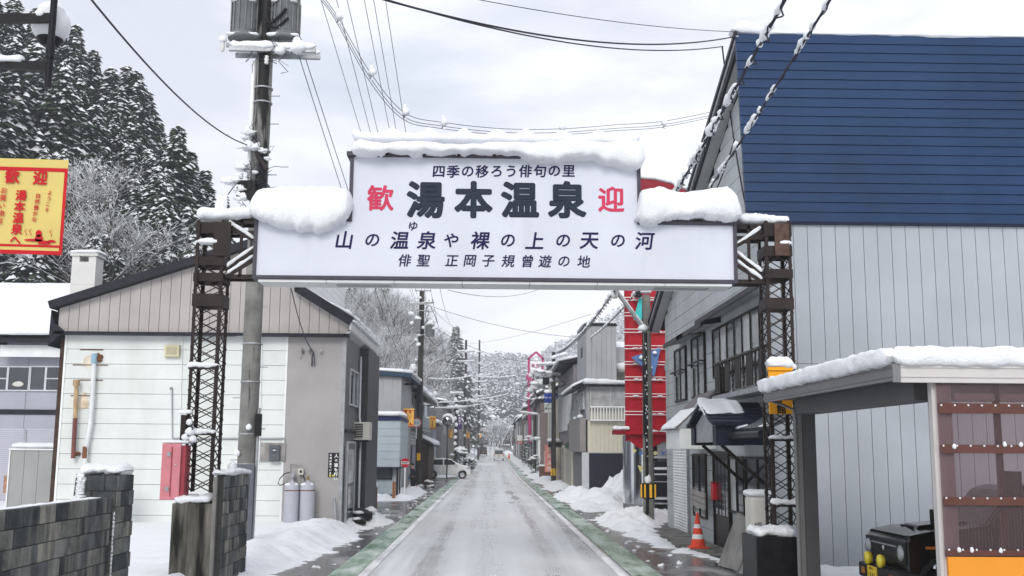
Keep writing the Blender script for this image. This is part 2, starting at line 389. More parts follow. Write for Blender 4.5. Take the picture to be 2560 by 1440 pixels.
snow_field('snow_bank', -8.5, -2.8, 43, 66, .16, multi([bump_heap(-5.2, 44.9, 2.6, 1.0, .35), bump_heap(-3.85, 48.5, .9, 4.2, .38, 2), bump_heap(-3.75, 53.0, .8, 3, .32, 5), bump_heap(-4.4, 61, .8, 4, .3, 6)]), label='snow bank where the person in dark clothes shovels')
snow_field('snow_bank', -7, -2.4, 80, 250, .5, multi([bump_heap(-3.9, y, 1.3, 9, .7, y) for y in range(90, 250, 13)]), label='far snow bank along the left kerb')
big = [bump_heap(6.3, 45.2, 2.5, 3.4, 1.35, 4), bump_heap(4.6, 44, 1.6, 5, .6, 7), bump_heap(3.9, 48, 1.1, 6, .5, 9), bump_heap(3.7, 40.5, .9, 4, .22, 2), bump_heap(5.2, 39.5, 2.2, 1.6, .25, 11)]
snow_field('snow_bank', 2.7, 9.5, 36, 55, .13, multi(big), label='large heap of cleared snow before the cream building')
def f_right(x, y):
    edge = lerp_t(y, [(19, 4.6), (21.5, 4.1), (24, 3.6), (27, 3.3), (31, 3.15), (34, 3.3), (36, 4.2)])+fbm(y*.8, 3, 0, 4)*.35+fbm(y*3, 5, 0, 3)*.15
    d = x-edge
    w = lerp_t(y, [(19, .35), (24, .55), (29, 1.2), (33, 2.3), (36, 2)])
    if d < -.3 or d > w+.3: return -.1
    return (.13+.10*smooth(26, 31, y))*smooth(0, .5, d)*(1-smooth(w-.4, w+.2, d))*(1+.8*fbm(x*2.2, y*1.6))+lum(x, y, 1.5, .05)-.03
snow_field('snow_bank', 2.7, 7, 18.5, 36.4, .1, f_right, label='trodden strip of slushy snow by the orange cone')
snow_field('snow_bank', 2.6, 6, 55, 250, .5, multi([bump_heap(3.9, y, 1.0, 8, .45, y) for y in range(60, 250, 12)]), label='far snow bank along the right kerb')
snow_field('snow_bank', 5.0, 12, 14.8, 18.7, .13, lambda x, y: (.22*smooth(5.0, 5.5, x)*smooth(15.6, 16.6, y))+.06*fbm(x*2, y*2)-.05, label='snow lying behind the black car')
rnd = random.Random(5)
mb = MB()
for i in range(90):   # thrown lumps of snow along the kerbs
    L_ = rnd.random() < .5; y = rnd.uniform(18, 60); x = (-2.75-abs(rnd.gauss(0, .35))) if L_ else (3.05+abs(rnd.gauss(0, .5)))
    r = rnd.uniform(.012, .05); snow_lump(mb, (x, y, .01), r*rnd.uniform(1.2, 2.2), r*1.6, r*.8, i, .9, 9, 6)
kind(mb.build('snow_crumbs', SNOW), 'stuff')

# ------------------------------------------------------------------ the gateway sign over the road
YS = 16.0; YB = 16.56                                    # front and back of the sign box
SIGNW = mat('sign_face', (.60, .625, .70), .5, .04, 1.2, streak=.28, dcol=(.33, .34, .38), dscale=2.6, edge=(.56, .8))
SOFF = mat('sign_soffit', (.64, .66, .66), .5, .06, 2)
TXN = mat('lettering_navy', (.006, .007, .060), .6, .1, 3)
TXD = mat('lettering_slate', (.010, .019, .036), .5, .15, 4)
TXK = mat('lettering_outline', (.004, .005, .02), .6, .1, 3)
TXR = mat('lettering_crimson', (.55, .035, .095), .5, .1, 3)
def Q(px, py, Y=YS): p = aty(px, py, Y); return (p.x, p.z)
xl, zb = Q(640, 688); xr = Q(1835, 690)[0]; zs = Q(640, 551)[1]; zs2 = zs
ul, zt = Q(885, 392); ur = Q(1592, 395)[0]
sign = thing('welcome_sign', 'wide snow capped white welcome signboard spanning the road between two lattice towers', 'signboard', ((xl+xr)/2, YS, zb))
MB().prism([(xl, zb), (xr, zb), (xr, zs), (ur, zs), (ur, zt), (ul, zt), (ul, zs), (xl, zs)], 'y', YS, YS+.03).build('face_panel', SIGNW, sign); face = WOL()
MB().prism([(xl, zb), (xr, zb), (xr, zs), (ur, zs), (ur, zt), (ul, zt), (ul, zs), (xl, zs)], 'y', YB-.03, YB).build('back_panel', SIGNW, sign)
fr = MB(); t = .055
fr.box(xl-t, xr+t, YS-.03, YB+.03, zb-t, zb)
fr.box(xl-t, xl, YS-.03, YB+.03, zb, zs+t); fr.box(xr, xr+t, YS-.03, YB+.03, zb, zs+t)
fr.box(xl, ul-t, YS-.06, YB+.06, zs, zs+t*.9); fr.box(ur+t, xr, YS-.06, YB+.06, zs, zs+t*.9)
fr.box(ul-t, ul, YS-.03, YB+.03, zs-.002, zt); fr.box(ur, ur+t, YS-.03, YB+.03, zs-.002, zt)
fr.box(ul-t*1.9, ur+t*1.9, YS-.08, YB+.08, zt, zt+.07)
fr.build('frame', mat('sign_frame', (.06, .058, .075), .5, .2, 3), sign, .006)
# soffit set up into the box, rising to the back, with joints and lamp hatches
nx_ = 7
for i in range(nx_):
    a = xl+.03+(xr-xl-.06)*i/nx_; b = xl+.03+(xr-xl-.06)*(i+1)/nx_
    MB().box(a+.004, b-.004, YS+.0, YS+.53, zb-.10, zb-.060).build('soffit_panel', SOFF, sign)
SB = mat('soffit_edge', (.35, .36, .37), .5, .1, 3)
for px in (905, 1710):
    c = Q(px, 705)[0]; MB().box(c-.42, c+.42, YS+.18, YS+.40, zb-.108, zb-.101).build('lamp_hatch', SB, sign)
# the box is deeper than its face: side girders behind
MB().box(xl+.02, xr-.02, YB-.0, YB+.04, zb-.08, zb+.25).build('rear_girder', BROWN, sign)
# lettering
R_, U_, O_ = (1, 0, 0), (0, 0, 1), (0, -1, 0)
def sp_(px, py): p = aty(px, py, YS-.004); return p
def emh(px_h): return px_h/FPX*YS*1.02
def chars(items, m, bold, **kw):
    for it in items: mb = MB(); letters(mb, [it], R_, U_, O_, bold, **kw); mb.build('character', m, face)
chars([(c, sp_(1097+36.1*i, 429-.2*i), emh(34)) for i, c in enumerate('四季の移ろう俳句の里')], TXN, .022, shear=.06)
chars([(c, sp_(x, 499), emh(96)) for c, x in zip('湯本温泉', (1064, 1184, 1300, 1418))], TXK, .040, nb=12)
chars([(c, sp_(x, 499)+Vector((0, -.006, 0)), emh(96)) for c, x in zip('湯本温泉', (1064, 1184, 1300, 1418))], TXD, .027, nb=12)
chars([('歓', sp_(951, 495), emh(68)), ('迎', sp_(1528, 498), emh(68))], TXR, .026)
cs = (861, 931, 1000, 1068, 1128, 1201, 1270, 1338, 1408, 1474, 1545, 1612)
chars([(c, sp_(x, 600+(i*.2)), emh(48 if ord(c) > 0x3100 else 40)) for i, (c, x) in enumerate(zip('山の温泉や裸の上の天の河', cs))]+[('ゆ', sp_(1033, 565), emh(26))], TXN, .020, shear=.14)
cs = (1012, 1059, 1130, 1175, 1221, 1271, 1319, 1363, 1410, 1460)
chars([(c, sp_(x, 651+(i*.3)), emh(33)) for i, (c, x) in enumerate(zip('俳聖正岡子規曾遊の地', cs))], TXN, .016, shear=.14)
# snow on the sign: three heavy slabs hanging over the front edge
def px_z(pts, x0, x1, base):
    """edge profile from surveyed points (px, py) at the slab's front"""
    w = [(aty(px, py, YS-.22).x, aty(px, py, YS-.22).z-base) for px, py in pts]
    return lambda t: lerp_t(x0+(x1-x0)*t, w)
def slab(name, pxl, pxr, bot, top, seed, y0=-.30, y1=.16, amp=.028):
    a = aty(pxl, 500, YS-.2).x; b = aty(pxr, 500, YS-.2).x; base = 0
    hb0 = px_z(bot, a, b, base); hb = lambda t: hb0(t)+.035*fbm(t*22*(b-a)/4, seed, 1, 4)-.02*abs(fbm(t*60*(b-a)/4, seed, 5, 3)); ht = px_z(top, a, b, base)
    mb = MB(); snow_bar(mb, (a, (YS+YB)/2+(y0+y1)/2, base), (b, (YS+YB)/2+(y0+y1)/2, base), YB-YS+(y1-y0), 0, seed, n=88, k=40, e=.42, amp=amp, fq=2.2, hb=hb, ht=ht, endr=.14)
    return mb.build(name, SNOW, sign)
slab('snow_cap', 870, 1618, [(870, 384), (1200, 382), (1300, 388), (1335, 402), (1395, 405), (1410, 398), (1480, 396), (1530, 411), (1570, 420), (1618, 408)],
     [(870, 352), (900, 345), (960, 356), (1000, 352), (1075, 348), (1140, 360), (1240, 352), (1330, 352), (1420, 345), (1500, 350), (1560, 345), (1600, 348), (1618, 370)], 1)
mb = MB()      # second, higher ridge along the back edge of the cap, peaked over the wires' posts
bz = aty(1200, 352, YB).z-.06
pk = [885, 985, 1075, 1160, 1240, 1310, 1400, 1490, 1585]
def ridge_top(t):
    px = 885+(1590-885)*t; return .10+.11*sum(math.exp(-((px-p)/16)**2) for p in pk)
snow_bar(mb, (aty(880, 352, YB).x, YB-.02, bz), (aty(1598, 352, YB).x, YB-.02, bz), .34, 0, 9, n=88, k=20, e=.6, amp=.02, ht=lambda t: ridge_top(t)+.04, endr=.1)
mb.build('snow_ridge', SNOW, sign)
slab('snow_cap', 620, 880, [(620, 538), (660, 550), (690, 568), (732, 572), (745, 580), (775, 570), (805, 578), (850, 556), (880, 538)],
     [(620, 500), (640, 470), (700, 458), (760, 462), (830, 462), (860, 468), (880, 468)], 2)
slab('snow_cap', 1588, 1858, [(1588, 548), (1625, 564), (1665, 550), (1700, 545), (1790, 545), (1830, 550), (1858, 545)],
     [(1588, 540), (1604, 470), (1650, 462), (1700, 474), (1760, 470), (1820, 462), (1840, 480), (1858, 520)], 3)
for px in (970, 1062, 1148, 1236):          # eave brackets showing under the cap
    c = Q(px, 385)[0]; box('eave_bracket', BLACK, sign, c-.025, c+.025, YS-.16, YS-.08, zt-.01, zt+.08)

# ------------------------------------------------------------------ lattice towers
def lattice_tower(label, x0, x1, y0, y1, z0, z1, side, plates, snows):
    t = thing('lattice_tower', label, 'tower', ((x0+x1)/2, (y0+y1)/2, z0), 'lattice towers carrying the welcome sign')
    a = .05
    for sx in (0, 1):
        for sy in (0, 1):
            X = x0 if sx == 0 else x1; Y = y0 if sy == 0 else y1; dx = a if sx == 0 else -a; dy = a if sy == 0 else -a
            m = MB().box(X, X+dx, Y, Y+dy*.2, z0, z1); m.box(X, X+dx*.2, Y+dy*.2, Y+dy, z0, z1); m.build('leg', BROWN, t)
    n = 17; hh = (z1-.45-z0)/n
    for i in range(n):
        za = z0+i*hh; zc = za+hh
        for f, (pa, pb) in enumerate((((x0, y0), (x1, y0)), ((x1, y0), (x1, y1)), ((x1, y1), (x0, y1)), ((x0, y1), (x0, y0)))):
            for s in (0, 1):
                A = (*pa, za if s == 0 else zc); B = (*pb, zc if s == 0 else za)
                off = .006*s
                MB().bar((A[0], A[1]+off, A[2]), (B[0], B[1]+off, B[2]), .014, .014).build('brace', BROWN, t)
    for z, h in plates:
        m = MB()
        m.box(x0-.012, x1+.012, y0-.014, y0-.002, z, z+h); m.box(x0-.012, x1+.012, y1+.002, y1+.014, z, z+h)
        m.box(x0-.014, x0-.002, y0, y1, z, z+h); m.box(x1+.002, x1+.014, y0, y1, z, z+h); m.build('tie_plate', BROWN, t)
    for i, (z, h) in enumerate(snows):
        MB().box(x0-.01, x1+.01, y0-.03, y0+.05, z-.03, z).build('shelf_angle', BROWN, t)
        mb = MB(); snow_bar(mb, (x0-.03, y0+.02, z-.01), (x1+.02, y0+.02, z-.01), .16, h, i+side*3, n=16, k=12, amp=.03, fq=5); mb.build('snow_cap', SNOW, t)
    return t
A = aty(487, 600, 16.05); B = aty(557, 600, 16.05); zt_ = aty(530, 549, 16.05).z
tx0, tx1 = A.x+.02, B.x+.02; ty0, ty1 = 16.05, 16.50
def zz(py, px=520): return aty(px, py, 16.05).z
tw = lattice_tower('left brown lattice tower on the concrete plinth beside the pink box', tx0, tx1, ty0, ty1, zz(1232), zt_, 0,
     [(zz(583), .17), (zz(663), .13), (zz(703), .13), (zz(765), .19)], [(zz(918), .09), (zz(1083), .08)])
MB().box(tx0+.28, tx0+.31+.22, ty0-.06, ty0-.02, zz(640), zz(556)).build('gusset_plate', BROWN, tw)
MB().box(tx0+.03, tx0+.06, ty0-.05, ty0-.016, zz(712), zz(556)).build('strap', BROWN, tw)
mb = MB(); snow_bar(mb, (tx0-.04, ty0+.25, zt_), (tx1+.45, ty0+.25, zt_+.03), .62, .20, 8, n=24, amp=.04); mb.build('snow_cap', SNOW, tw)
mb = MB(); snow_lump(mb, (tx0+.30, ty0+.2, zt_+.22), .09, .09, .22, 3); snow_lump(mb, (tx0+.36, ty0+.2, zt_+.30), .04, .04, .24, 4); mb.build('snow_lump', SNOW, tw)
mb = MB(); snow_lump(mb, (tx0+.18, ty0-.0, zz(606)), .2, .1, .07, 5); mb.build('snow_lump', SNOW, tw)
# two bracket frames joining tower and sign
def bracket(t, xa, xb, flip, n0):
    z0_, z1_ = zb-.01, zs+.05
    for k, (z, h) in enumerate(((z1_-.07, .07), (zb-.03, .06), ((z0_+z1_)/2+.22, .05))):
        MB().box(xa, xb, 16.12, 16.17, z, z+h).build('bracket_rail', BROWN, t)
        MB().box(xa, xb, 16.42, 16.47, z, z+h).build('bracket_rail', BROWN, t)
    xm = (xa+xb)/2; w = xb-xa
    MB().box(xm-.02, xm+.02, 16.12, 16.17, z0_, z1_).build('bracket_post', BROWN, t)
    zz_ = [z0_+.05, z0_+.32, z0_+.6, z1_-.05]; s = 1 if not flip else -1
    for i, (za, zc) in enumerate(((z1_-.10, z1_-.36), (z0_+.12, z0_+.42), (z0_-.0, z0_+.28))):
        p = (xa, 16.14, za) if not flip else (xb, 16.14, za); q = (xb, 16.14, zc) if not flip else (xa, 16.14, zc)
        MB().bar(p, q, .05, .05).build('bracket_strut', BROWN, t)
        mb = MB(); snow_bar(mb, Vector(p)+Vector((.02*s, 0, .02)), Vector(q)-Vector((.02*s, 0, -.02)), .09, .075, i+n0, n=12, k=12, amp=.02, fq=5); mb.build('snow_cap', SNOW, t)
bracket(tw, tx1+.02, xl-t-.004, False, 0)
# right tower
zr = lambda py: aty(1945, py, 16.05).z
A = aty(1913, 620, 16.05); B = aty(1975, 620, 16.05)
rx0, rx1 = A.x-.0, B.x+.02
tr = lattice_tower('right brown lattice tower on the black stone plinth behind the carport post', rx0, rx1, ty0, ty1, zr(1318), zr(552), 1,
     [(zr(590), .2), (zr(640), .16), (zr(695), .14), (zr(772), .17)], [(zr(1098), .07), (zr(1262), .1), (zr(925), .12)])
MB().box(rx0+.14, rx0+.36, ty0-.06, ty0-.02, zr(640), zr(560)).build('gusset_plate', mat('weathered_brown', (.085, .05, .04), .7, .4, 9, bump=.3), tr)
mb = MB(); snow_bar(mb, (rx0-.38, ty0+.25, zr(556)), (rx1+.02, ty0+.25, zr(556)), .5, .15, 12, n=24, amp=.05); mb.build('snow_cap', SNOW, tr)
mb = MB(); snow_lump(mb, (rx1-.12, ty0-.0, zr(608)), .14, .08, .05, 7); mb.build('snow_lump', SNOW, tr)
bracket(tr, xr+t+.004, rx0-.016, True, 6)

# ------------------------------------------------------------------ plinths and block walls
BLK = mat('concrete_block', (.085, .09, .092), .9, .45, 3.5, bump=.7, bscale=30, streak=.9, dcol=(.23, .22, .19), dscale=3.3, edge=(.56, .68))
BLKS = [mat('concrete_block_%s' % n, c, .9, .45, 3.5+i, bump=.7, bscale=30, streak=.85, dcol=d, dscale=3.0+i*.4, edge=(.50, .64))
        for i, (n, c, d) in enumerate((('grey', (.115, .12, .123), (.35, .34, .30)), ('dark', (.055, .06, .063), (.22, .215, .19)), ('pale', (.15, .152, .14), (.36, .34, .29))))]
MORT = mat('mortar', (.05, .05, .05), .95, .3, 6)
WETC = mat('stained_concrete', (.19, .18, .155), .85, .3, 2, bump=.5, streak=1.0, dcol=(.014, .014, .012), dscale=2.0, edge=(.50, .60))
def block_wall(t, x0, x1, y0, y1, z0, z1, face, seed, bl=.39, bh=.19, core=True):
    """a core of mortar with blocks proud of it on the named faces"""
    rn = random.Random(seed); MB().box(x0+.012, x1-.012, y0+.012, y1-.012, z0, z1-.01).build('mortar_core', MORT, t)
    cache = {}
    def put(u0, u1, z, h, f):
        w = u1-u0; k = (round(w, 3), round(h, 3), f)
        if k not in cache:
            m = MB()
            if f in 'xX': m.box(-.011, .011, .004, w-.004, .004, h-.004)
            else: m.box(.004, w-.004, -.011, .011, .004, h-.004)
            cache[k] = m
        loc = (x1-.008, u0, z) if f == 'x' else (x0+.008, u0, z) if f == 'X' else (u0, y0+.008, z)
        loc = Vector(loc)+Vector((rn.uniform(-.003, .003), 0, 0)) if f in 'xX' else Vector(loc)+Vector((0, rn.uniform(-.003, .003), 0))
        mi = rn.randrange(3); kk = k+(mi,)
        if kk not in cache: cache[kk] = cache[k].mesh('block', BLKS[mi])
        o = link('block', cache[kk], t, loc); o.modifiers.new('b', 'BEVEL').width = .006
    for f in face:
        a, b = (y0, y1) if f in 'xX' else (x0, x1)
        row = 0; z = z1
        while z > z0+.02:
            h = min(bh, z-z0); z -= h; u = a-(.5*bl if row % 2 else 0)
            while u < b-.01:
                s, e = max(u, a), min(u+bl, b)
                if e-s > .03: put(s, e, z, h, f)
                u += bl
            row += 1
# long garden wall at the lower left, running along the pavement
wz = atx(330, 1236, -4.55).z
wt = thing('block_wall', 'long weathered grey concrete block wall at the lower left corner', 'wall', (-4.62, 11, 0))
block_wall(wt, -4.70, -4.55, 5.6, 13.1, 0, wz, 'x', 1)
mb = MB(); snow_bar(mb, (-4.67, 5.6, wz-.01), (-4.67, 13.0, wz-.012), .12, .018, 3, n=60, amp=.012, fq=4); mb.build('snow_cap', SNOW, wt)
pt = thing('wall_pillar', 'dark block pillar with snow on top ending the long wall', 'pillar', (-4.7, 13.3, 0))
pz = atx(345, 1185, -4.5).z
block_wall(pt, -4.95, -4.50, 13.12, 13.75, 0, pz, 'xy', 2, bl=.30)
mb = MB(); snow_bar(mb, (-5.0, 13.45, pz-.01), (-4.48, 13.45, pz-.01), .62, .13, 5, n=20, amp=.05, fq=4)
for i in range(16): snow_lump(mb, (-4.93+.41*abs(fbm(i, 2)), 13.10, pz-.02-.022*i), .05+.05*abs(fbm(i, 5)), .04, .03, i, .8)
for i in range(26): snow_lump(mb, (-4.515+.01*fbm(i, 9), 13.115, .1+i*.048), .012+.02*abs(fbm(i, 3)), .015, .03+.03*abs(fbm(i, 7)), i+9, .8, 8, 6)
mb.build('snow_cap', SNOW, pt)
# plinth of the left tower
pl = thing('tower_plinth', 'stained concrete plinth under the left tower, faced with blocks on its road side', 'plinth', (-4.2, 16.3, 0))
p0 = aty(430, 1258, 15.85); p1 = aty(532, 1258, 15.85)
box('plinth_block', WETC, pl, p0.x, p1.x, 15.85, 16.75, 0, p0.z, .015)
mb = MB(); snow_bar(mb, (p0.x-.0, 16.2, p0.z-.01), (p1.x-.02, 16.2, p0.z-.01), .74, .13, 4, n=20, amp=.04, fq=4); mb.build('snow_cap', SNOW, pl)
qx = p1.x+.012; qz = atx(535, 1190, qx+.1).z
box('corner_post', CONC, pl, p1.x+.004, p1.x+.06, 15.80, 15.9, 0, qz-.02, .008)
block_wall(pl, p1.x+.004-.12+.13, p1.x+.15, 15.9, 17.5, 0, qz-.0, 'x', 4, bl=.30)
mb = MB(); snow_bar(mb, (p1.x+.08, 15.8, qz-.01), (p1.x+.08, 17.5, qz-.01), .22, .08, 6, n=24, amp=.04, fq=5); snow_lump(mb, (p1.x+.08, 16.6, qz+.08), .07, .12, .12, 2); mb.build('snow_cap', SNOW, pl)
# black plinth of the right tower
BSTONE = mat('black_stone', (.008, .008, .010), .35, .5, 6, bump=.3)
pr = thing('tower_plinth', 'glossy black stone plinth topped with snow under the right tower', 'plinth', (4.5, 16.3, 0))
p0 = aty(1890, 1342, 15.85); p1 = aty(1990, 1342, 15.85)
box('plinth_block', BSTONE, pr, p0.x, p1.x+.03, 15.85, 16.75, 0, p0.z, .012)
mb = MB(); snow_bar(mb, (p0.x, 16.2, p0.z-.01), (p1.x+.03, 16.2, p0.z-.01), .72, .14, 14, n=20, amp=.05, fq=4); mb.build('snow_cap', SNOW, pr)

# pink meter cabinet on the left tower
PINK = mat('faded_pink_paint', (.60, .22, .25), .5, .12, 3, streak=.3, dcol=(.42, .12, .12)); PINKD = mat('dull_pink_paint', (.36, .06, .08), .5, .15, 3)
a = aty(407, 1108, 15.9); b = aty(452, 1250, 15.9)
cb = thing('cabinet', 'faded pink metal fire hose cabinet beside the left tower', 'cabinet', (a.x, 15.95, b.z))
xm = aty(452, 1180, 15.9).x; xe = aty(470, 1180, 16.1).x
box('case', PINKD, cb, a.x+.02, xe, 15.93, 16.2, b.z+.02, a.z-.03, .01)
dr_ = box('door', PINK, cb, a.x, xm-.01, 15.88, 15.925, b.z, a.z, .008)
for z in (a.z-.16, b.z+.16): box('hinge', GALV, dr_, a.x+.08, a.x+.13, 15.865, 15.879, z-.03, z+.03)
MB().lathe((xm-.07, 15.875, (a.z+b.z)/2+.1), [(.012, 0), (.014, -.006), (.001, -.008)], 10, axis='y').build('knob', ALU, dr_)
MB().tube([(a.x+.15, 15.873, b.z+.05), (a.x+.15, 15.873, a.z-.05)], .008, 6).build('rod', PINKD, cb)
snow_on(cb, a.x, xe, 15.9, 16.2, a.z-.01, .06, 3)
box('pipe_stand', BROWN, cb, xe-.12, xe-.04, 16.0, 16.08, a.z, a.z+.42)
mb = MB(); snow_bar(mb, (xe-.17, 16.04, a.z+.42), (xe+.04, 16.04, a.z+.42), .16, .09, 7, n=10, k=12)
for i, (dx, dz, r) in enumerate(((.02, .3, .05), (.04, .16, .07), (-.03, .08, .06), (.08, .05, .06))): snow_lump(mb, (xe+dx, 15.98, a.z+dz), r, r, r*1.2, i)
mb.build('snow_cap', SNOW, cb)
mb = MB()
for i in range(5): mb.tube([(xe-.02, 15.97, a.z+.05), (xe+.02+.02*i, 15.93, a.z+.12+.03*i), (xe+.03+.01*i, 15.98, a.z+.3), (xe+.01, 16.02, a.z+.42)], .007, 5)
mb.build('cables', WIRE, cb)

# ------------------------------------------------------------------ white and taupe house on the left
YH = 28.0
SIDE = mat('white_siding', (.66, .69, .675), .5, .08, 1.0, bump=.1, bscale=12, streak=.45, dcol=(.44, .45, .40), dscale=.9, edge=(.46, .78))
TAUPE = mat('taupe_cladding', (.40, .375, .36), .6, .08, 1.2, streak=.35, dcol=(.30, .28, .27), dscale=1.1, edge=(.45, .7))
PLAST = mat('grey_plaster', (.37, .355, .35), .85, .12, .7, bump=.25, bscale=60, streak=.25, dcol=(.25, .24, .23), dscale=.9, edge=(.5, .75))
SHAD = mat('eave_soffit', (.42, .43, .43), .6, .06, 2)
GPAN = mat('grey_wall_panel', (.135, .14, .145), .6, .12, 1.5, streak=.3, dcol=(.09, .09, .095))
PIERM = mat('dark_tile_pier', (.055, .058, .064), .55, .15, 3)
def h(px, py, Y=YH): p = aty(px, py, Y); return p.x, p.z
ho = thing('house', 'white board clad house with taupe gable and grey plaster corner behind the left tower', 'house', (-7.5, 31, 0))
hx0 = h(158, 1000)[0]; hxp = h(708, 1080)[0]; hx1 = h(862, 1000)[0]; zE = h(500, 838)[1]
box('wall_core', SHAD, ho, hx0+.03, hx1-.03, YH+.03, 35.5, 0, zE)
# lower wall: horizontal boards
nb = 13; bh = (zE-.0)/nb
for i in range(nb):
    m = MB(); z = i*bh
    m.add([(hx0, YH-.012, z), (hxp, YH-.012, z), (hxp, YH+.0, z+bh-.012), (hx0, YH+.0, z+bh-.012), (hx0, YH+.03, z), (hxp, YH+.03, z), (hxp, YH+.03, z+bh), (hx0, YH+.03, z+bh)],
          [(0,1,2,3),(4,7,6,5),(0,4,5,1),(3,2,6,7),(0,3,7,4),(1,5,6,2)]); m.build('siding_board', SIDE, ho)
box('corner_trim', WHITE, ho, hx0-.05, hx0-.001, YH-.03, YH+.1, 0, zE); box('corner_trim', WHITE, ho, hxp+.001, hxp+.045, YH-.03, YH+.03, 0, zE)
box('plaster_wall', PLAST, ho, hxp+.046, hx1-.09, YH-.02, YH+.03, 0, zE)
box('corner_trim', GALV, ho, hx1-.089, hx1, YH-.028, YH+.1, 0, zE)
# gable cladding: vertical boards cut to the roof line
prof_px = [(140, 776), (487, 668), (742, 590), (744, 700), (752, 752), (878, 818)]
roof = [h(*p) for p in prof_px]
gb0 = h(170, 838)[0]; gb1 = h(874, 838)[0]
def rz(x):
    return lerp_t(x, [(roof[0][0], roof[0][1]), (roof[1][0], roof[1][1]), (roof[2][0], roof[2][1]), (roof[3][0]+.001, roof[3][1]-.37+.03), (roof[5][0], roof[5][1]+.03)])
w = .262; x = h(150, 838)[0]; YG = YH-.16
while x < gb1-.02:
    xe = min(x+w, gb1)
    if x < roof[3][0] < xe: xe2 = roof[3][0]
    a, b = x+.006, xe-.006
    MB().prism([(a, zE+.05), (b, zE+.05), (b, max(zE+.06, rz(b)-.02)), (a, max(zE+.06, rz(a)-.02))], 'y', YG, YG+.03).build('cladding_board', TAUPE, ho)
    x = xe
MB().prism([(h(150, 838)[0], zE+.02), (gb1, zE+.02), (gb1, zE+.08)]+[(p[0], p[1]-.03) for p in reversed(roof[1:5])]+[(roof[0][0]+.1, roof[0][1]-.02)], 'y', YG+.022, YG+.14).build('gable_core', DARK, ho)
box('eave_band', NAVY, ho, h(150, 838)[0]-.05, gb1+.02, YH-.30, YH+.0, zE-.03, zE+.045)
# roof edge boards and slabs
def roofseg(a, b, th=.2, y0=YH-.42, y1=36.0, m=NAVY, name='fascia', yf=None):
    (xa, za), (xb, zb_) = a, b; d = Vector((xb-xa, 0, zb_-za)).normalized(); n = Vector((-d.z, 0, d.x))*th
    return MB().prism([(xa, za), (xb, zb_), (xb+n.x, zb_+n.z), (xa+n.x, za+n.z)], 'y', y0, yf or y1).build(name, m, ho)
roofseg(roof[0], roof[1], yf=YH-.36); roofseg(roof[1], (roof[2][0], roof[2][1]), yf=YH-.36)
R2 = (roof[2][0]+.19, roof[2][1]+.05)
MB().prism([(roof[3][0]-.0, roof[3][1]-.35), (roof[3][0]+.19, roof[3][1]-.25), R2, (roof[2][0], roof[2][1])], 'y', YH-.42, YH-.36).build('fascia', NAVY, ho)
roofseg((roof[3][0], roof[3][1]-.37), roof[5], .24, yf=YH-.36)
roofseg(roof[0], roof[1], .14, YH-.359, 36, NAVY, 'roof'); roofseg(roof[1], roof[2], .14, YH-.359, 36, NAVY, 'roof')
roofseg((roof[3][0], roof[3][1]-.37), roof[5], .14, YH-.359, 34, SHAD, 'roof')
# left eave soffit box
MB().prism([(roof[0][0], roof[0][1]-.62+.6), (roof[0][0]+.1, zE+.25), (hx0, zE+.05), (hx0, zE-.02), (hx0-.10, zE-.05), (roof[0][0]-.02, zE-.35)], 'y', YH-.3, YH+5).build('eave_box', NAVY, ho)
box('side_wall', mat('dark_brown_board', (.05, .028, .02), .7, .4, 6), ho, hx0-.18, hx0-.051, YH+.02, YH+5, 0, zE-.1)
box('side_shutter', DARK, ho, hx0-.42, hx0-.19, YH+1.0, YH+3, 1.9, zE-.25)
# snow on the roofs
def slope_snow(par, a, b, y0, y1, hh, seed, up=.16):
    (xa, za), (xb, zb_) = a, b; tl = (zb_-za)/(xb-xa)
    mb = MB(); snow_bar(mb, ((xa+xb)/2, y0, (za+zb_)/2+up), ((xa+xb)/2, y1, (za+zb_)/2+up), abs(xb-xa), hh, seed, n=40, k=24, e=.35, amp=.05, tilt=tl, fq=1.2)
    return mb.build('snow_cap', SNOW, par)
# right lower roof: snow seen on its street-side edge
ex0 = roof[5][0]; ez = roof[5][1]
slope_snow(ho, (roof[4][0], roof[4][1]+.1), (ex0+.05, ez+.1), YH-.2, 34, .12, 3)
# overhanging eave along the street
GUT = mat('pale_gutter', (.5, .51, .52), .4, .1, 3)
box('eave_fascia', GUT, ho, ex0+.0, ex0+.05, YH-.38, 34.2, ez-.12, ez+.14, .01)
MB().prism([(hx1-.02, zE-.02), (ex0+.04, ez-.16), (ex0+.04, ez-.12), (hx1-.02, zE+.04)], 'y', YH-.30, 34.2).build('soffit', SHAD, ho)
snow_on(ho, ex0-.1, ex0+.1, YH, 34.5, ez+.10, .1, 5, along='y', amp=.03)
